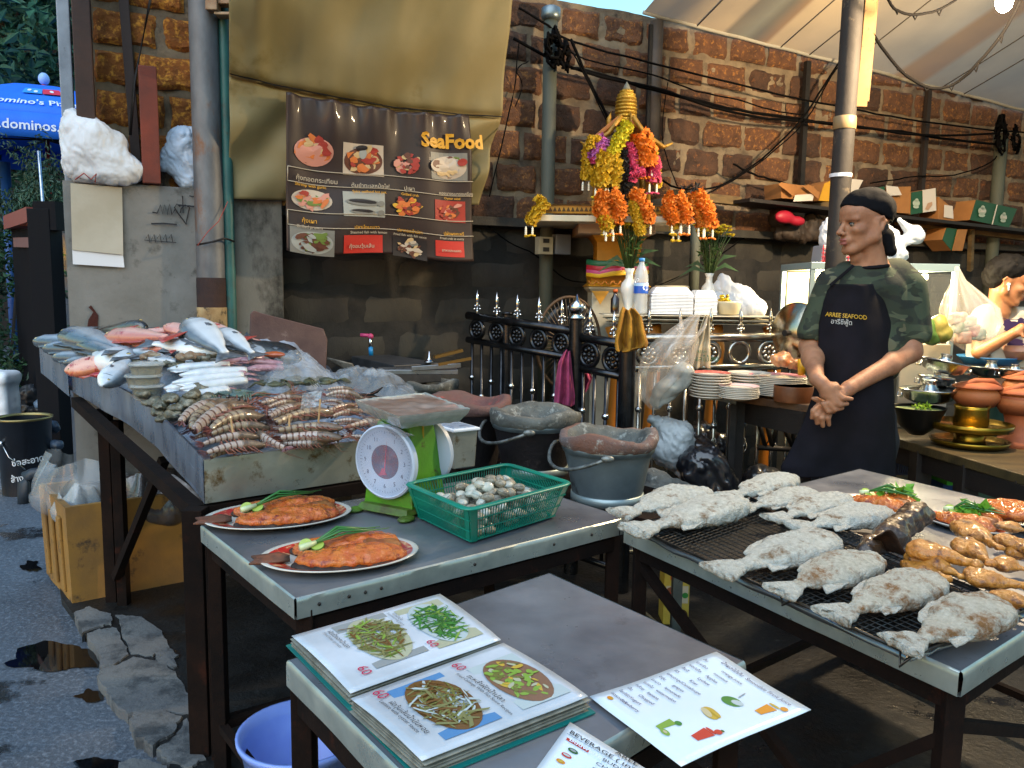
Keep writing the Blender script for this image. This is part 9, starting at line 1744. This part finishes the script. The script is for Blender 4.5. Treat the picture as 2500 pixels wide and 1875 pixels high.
# ---- menus
def page_fn(P,z0,curl=0.0):                                        # P: A(top-left in reading), u along reading, v down
    A,B_,C_,D_=P
    return lambda u,v,h=0:(A*(1-u)+B_*u)*(1-v)+(D_*(1-u)+C_*u)*v+DN*(h+curl*math.sin(min(1,max(0,u))*3.14))
PAGE=mat('laminated menu page','#cdd5df',.3,coat=.4,c2='#a6aeb6',sc=3);PCOL={k:mat('menu print '+k,v,.35) for k,v in dict(green='#3e7a34',lime='#7a9a3c',olive='#6a6a34',brown='#6a4a24',noodle='#77764a',pale='#a5a68c',white='#a9b6b8',blue='#4f7fae',orange='#c8821c',red='#b83a2a',yellow='#b89a3a',cream='#b8ac88',dgreen='#2c5a24',grey='#8a8f90',pink='#b4286a',tan='#7a5a44').items()};PK2=list(PCOL)
mn=thing('menu_book','open laminated picture menu with teal cover, prices handwritten in red','menu',Z(950,1640,ZF))
z1=ZF+.022
def stackpages(Q,z,n,mt,nm,jit=.0022):
    for k in range(n):
        g=MB();o=np.array([rnd.uniform(-jit,jit),rnd.uniform(-jit,jit),0]);g.slab([p*np.array([1,1,0])+o+np.array([0,0,z+k*.0034]) for p in Q],.0012,n=DN);build(nm,g,mt,mn)
c1=[Z(x,y,z1) for x,y in ((712,1553),(856,1693),(1223,1562),(1074,1450))];c2=[Z(x,y,z1+.004) for x,y in ((856,1706),(1030,1858),(1436,1700),(1229,1570))]
EDGEP=mat('worn page edges','#8f8f84',.6,c2='#6c6a5e',sc=30);stackpages(c1,ZF+.004,5,EDGEP,'page');stackpages(c2,ZF+.004,6,EDGEP,'page',.004)
g=MB();cv_=[c1[0],c2[1],c2[2],c1[3]];cc2=sum(cv_)/4;g.slab([cc2+(p-cc2)*1.045-DN*(p[2]-ZF-.0035) for p in cv_],.002,n=DN);build('teal_cover',g,mat('teal cover','#0e6a66',.4,coat=.3),mn)
def mkpage(C,items,nm):                                             # C: A left-bottom(reading start bottom?), reading u: C0->C1, up v: C0->C3
    A,B_,C_,D_=C;f=lambda u,v,h=0:(A*(1-u)+B_*u)*(1-v)+(D_*(1-u)+C_*u)*v+DN*(h+.004*math.sin(u*3.14)+.0012*nz((u*3,v*3,1)));w=np.linalg.norm(B_-A);hh=np.linalg.norm(D_-A);g=MB();g.grid(lambda u,v:f(u,v,0),16,20);pg=build(nm,g,PAGE,mn,smooth=True,solid=.001)
    F2=lambda x,y,h:f(x/w,y/hh,h+.0012)
    for it in items:it(F2,w,hh,pg)
    return pg
def photo(u0,v0,u1,v1,bg,cols,plate,n=90,sd=0,long=False):
    def go(F2,w,hh,pg):
        mb=MB();r_=random.Random(sd);X0,Y0,X1,Y1=u0*w,v0*hh,u1*w,v1*hh;cx,cy,rx,ry=(X0+X1)/2,(Y0+Y1)/2,(X1-X0)/2,(Y1-Y0)/2
        mb.poly([F2(X0,Y0,.0004),F2(X1,Y0,.0004),F2(X1,Y1,.0004),F2(X0,Y1,.0004)],PK2.index(bg))
        E_=lambda x,y,a,b,rt,m,h,n_=9,jg=.25:mb.add([F2(min(X1,max(X0,x+(a*math.cos(q)*math.cos(rt)-b*math.sin(q)*math.sin(rt))*(1+jg*r_.uniform(-1,1)))),min(Y1,max(Y0,y+(a*math.cos(q)*math.sin(rt)+b*math.sin(q)*math.cos(rt))*(1+jg*r_.uniform(-1,1)))),h) for q in np.linspace(0,6.283,n_+1)[:-1]],[tuple(range(n_))],m)
        E_(cx,cy,rx*.97,ry*.93,0,PK2.index(plate),.0007,26,0);
        for k in range(n):a,d=r_.uniform(0,6.28),math.sqrt(r_.random())*.8;l=(.20 if long else .12);E_(cx+rx*d*math.cos(a),cy+ry*d*math.sin(a),rx*l*r_.uniform(.6,1.5),ry*(.04 if long else .09)*r_.uniform(.6,1.3),r_.uniform(0,3.1),PK2.index(r_.choice(cols)),.0009+.000012*k)
        build('food_photo',mb,[PCOL[q] for q in PK2],pg,recalc=False)
    return go
def wr(s_,u,v,size,m,b=.0,sh=0):
    def go(F2,w,hh,pg):g=MB();put_text(g,s_,F2,u*w,v*hh,size,bold=b*.3,shear=sh,lift=.0016);build('lettering',g,m,pg,recalc=False)
    return go
BLK=mat('menu black ink','#2a2c34',.5);RED=mat('red marker pen','#b01c4a',.5);GY=mat('menu grey ink','#6c7078',.5)
mkpage(c1,[photo(.10,.62,.86,.94,'pale',['green','dgreen','lime','green'],'white',120,1,True),photo(.06,.22,.84,.56,'grey',['olive','noodle','brown','lime','noodle'],'pale',150,2,True),wr('60',.72,.585,.026,RED,.0001),wr('60',.76,.125,.028,RED,.0001),wr('ผัดผักบุ้ง',.14,.590,.011,GY),wr('Fried morning glory',.10,.567,.009,GY),wr('ผัดถั่วงอกน้ำปลา',.12,.175,.013,BLK),wr('Fried bean sprouts',.12,.145,.010,GY)],'left_page')
mkpage(c2,[photo(.20,.63,.90,.95,'white',['lime','yellow','pale','olive','lime'],'tan',60,3),photo(.10,.17,.90,.50,'blue',['noodle','olive','brown','white','noodle'],'brown',130,4,True),wr('60',.06,.585,.026,RED,.0001),wr('60',.04,.10,.028,RED,.0001),wr('กะหล่ำผัดน้ำปลา',.30,.575,.014,BLK),wr('Fried Cabbage With Fish Sauce Recipes',.22,.545,.0085,BLK),wr('ผัดวุ้นเส้นน้ำมันหอย',.26,.115,.013,BLK),wr('Lettuce with oyster sauce',.20,.085,.010,BLK)],'right_page')
def sheet(name,label,px,z,items,fold=0.004):
    C=[Z(x,y,z) for x,y in px];t=thing(name,label,'menu',sum(C)/4);A,B_,C_,D_=C;f=lambda u,v,h=0:(A*(1-u)+B_*u)*(1-v)+(D_*(1-u)+C_*u)*v+DN*(h+fold*nz((u*1.5,v*1.5,2))+fold*.6);w=np.linalg.norm(B_-A);hh=np.linalg.norm(D_-A);g=MB();g.grid(lambda u,v:f(u,v),14,14);pg=build('paper',g,mat('bright laminated paper','#d4e0ea',.25,coat=.5),t,smooth=True,solid=.001);F2=lambda x,y,h:f(x/w,y/hh,h+.0010)
    for it in items:it(F2,w,hh,pg)
    return t,F2,w,hh
def pic(shapes):
    def go(F2,w,hh,pg):
        mb=MB()
        for j,(kind,m,u,v,a,b,rt) in enumerate(shapes):
            if kind=='e':L=[(a*math.cos(q),b*math.sin(q)) for q in np.linspace(0,6.283,21)[:-1]]
            elif kind=='c':L=[(-a*.62,-b),(a*.62,-b),(a,b),(-a,b)]
            else:L=[(-a,-b),(a,-b),(a,b),(-a,b)]
            c_,s_=math.cos(rt),math.sin(rt);mb.add([F2((u+x*c_-y*s_)*w,v*hh+(x*s_+y*c_)*w,.0004+.0003*j) for x,y in L],[tuple(range(len(L)))],PK2.index(m))
        build('drink_picture',mb,[PCOL[q] for q in PK2],pg,recalc=False)
    return go
INKB=mat('blue black ink','#353f66',.5);lst=['orange juice','coconut','Apples','Lychee','Kiwi','Cantaloupe','grapes','lemonade','watermelon','banana','Chopped','Yogurt','Strawberry'];thl=['ส้ม','มะพร้าว','แอปเปิ้ล','ลิ้นจี่','กีวี','แคนตาลูป','องุ่น','มะนาว','แตงโม','กล้วย','ปั่น','โยเกิร์ต','สตรอเบอรี่']
its=[wr('น้ำผลไม้ปั่น  Smoothie Fruit Juice',.16,.915,.0115,INKB,.0003,.15)]+[wr(s_,.26-.008*k,.845-.0605*k,.0095,INKB,.0002) for k,s_ in enumerate(lst)]+[wr(s_,.05,.845-.0605*k,.0088,INKB,.0002) for k,s_ in enumerate(thl)]
its+=[pic([('c','orange',.83,.76,.050,.080,-1.57+1.57),('e','yellow',.83,.84,.05,.014,0),('e','orange',.90,.86,.03,.03,0)]),pic([('e','green',.62,.66,.085,.065,.2),('e','white',.66,.675,.05,.035,.3),('r','grey',.60,.76,.005,.05,.2)]),pic([('e','yellow',.66,.46,.09,.055,-.3),('e','cream',.64,.445,.07,.028,-.3),('e','yellow',.69,.48,.06,.02,-.2)]),pic([('c','red',.83,.27,.055,.075,0),('e','red',.83,.335,.05,.014,0),('e','red',.87,.36,.03,.03,0),('e','dgreen',.88,.385,.016,.01,0)]),pic([('c','lime',.60,.17,.04,.075,0),('e','green',.64,.235,.03,.025,0),('e','lime',.67,.12,.045,.025,0),('e','cream',.67,.12,.02,.012,0)]),pic([('e','orange',.10,.09,.028,.022,0),('e','yellow',.115,.095,.012,.01,0)])]
PX=[(1439,1704),(1663,1875),(1980,1736),(1749,1597)];sheet('juice_menu','white laminated smoothie fruit juice sheet on the bare table',PX,ZF+.004,its)
PX2=[(1225,1990),(1520,2090),(1690,1945),(1392,1767)]
BWB=lambda F2,w,hh,pg:None
sheet('beverage_menu','laminated beverage price sheet cut off at the bottom edge, under the juice sheet',PX2,ZF+.0015,[wr('BEVERAGE ( เครื่องดื่ม )',.05,.885,.0125,BLK,.0004),wr('AREE  SEAFOOD',.42,.955,.0125,BLK,.0002),wr('BUDWEISER (บัดไวเซอร์)',.38,.815,.0105,BLK,.0001),wr('CHANG (ช้าง)',.36,.745,.0105,BLK,.0001),wr('SINGHA (สิงห์)',.36,.675,.0105,BLK,.0001),wr('LEO (ลีโอ)',.36,.605,.0105,BLK,.0001),wr('Budweiser',.085,.818,.0115,mat('white print','#d4def0'),.0003),
 lambda F2,w,hh,pg:build('rule_line',(lambda m_:(m_.poly([F2(.04*w,.872*hh,.001),F2(.98*w,.872*hh,.001),F2(.98*w,.875*hh,.001),F2(.04*w,.875*hh,.001)]),m_)[1])(MB()),BLK,pg),
 pic([('r','red',.16,.83,.10,.020,0),('c','red',.16,.83,.11,.012,0)]),pic([('e','dgreen',.16,.755,.045,.032,0),('e','grey',.16,.757,.028,.016,0)]),pic([('e','red',.14,.685,.045,.030,0),('e','white',.14,.687,.032,.014,0)]),pic([('e','orange',.13,.61,.04,.028,0),('e','yellow',.13,.61,.02,.02,0)])],.002)
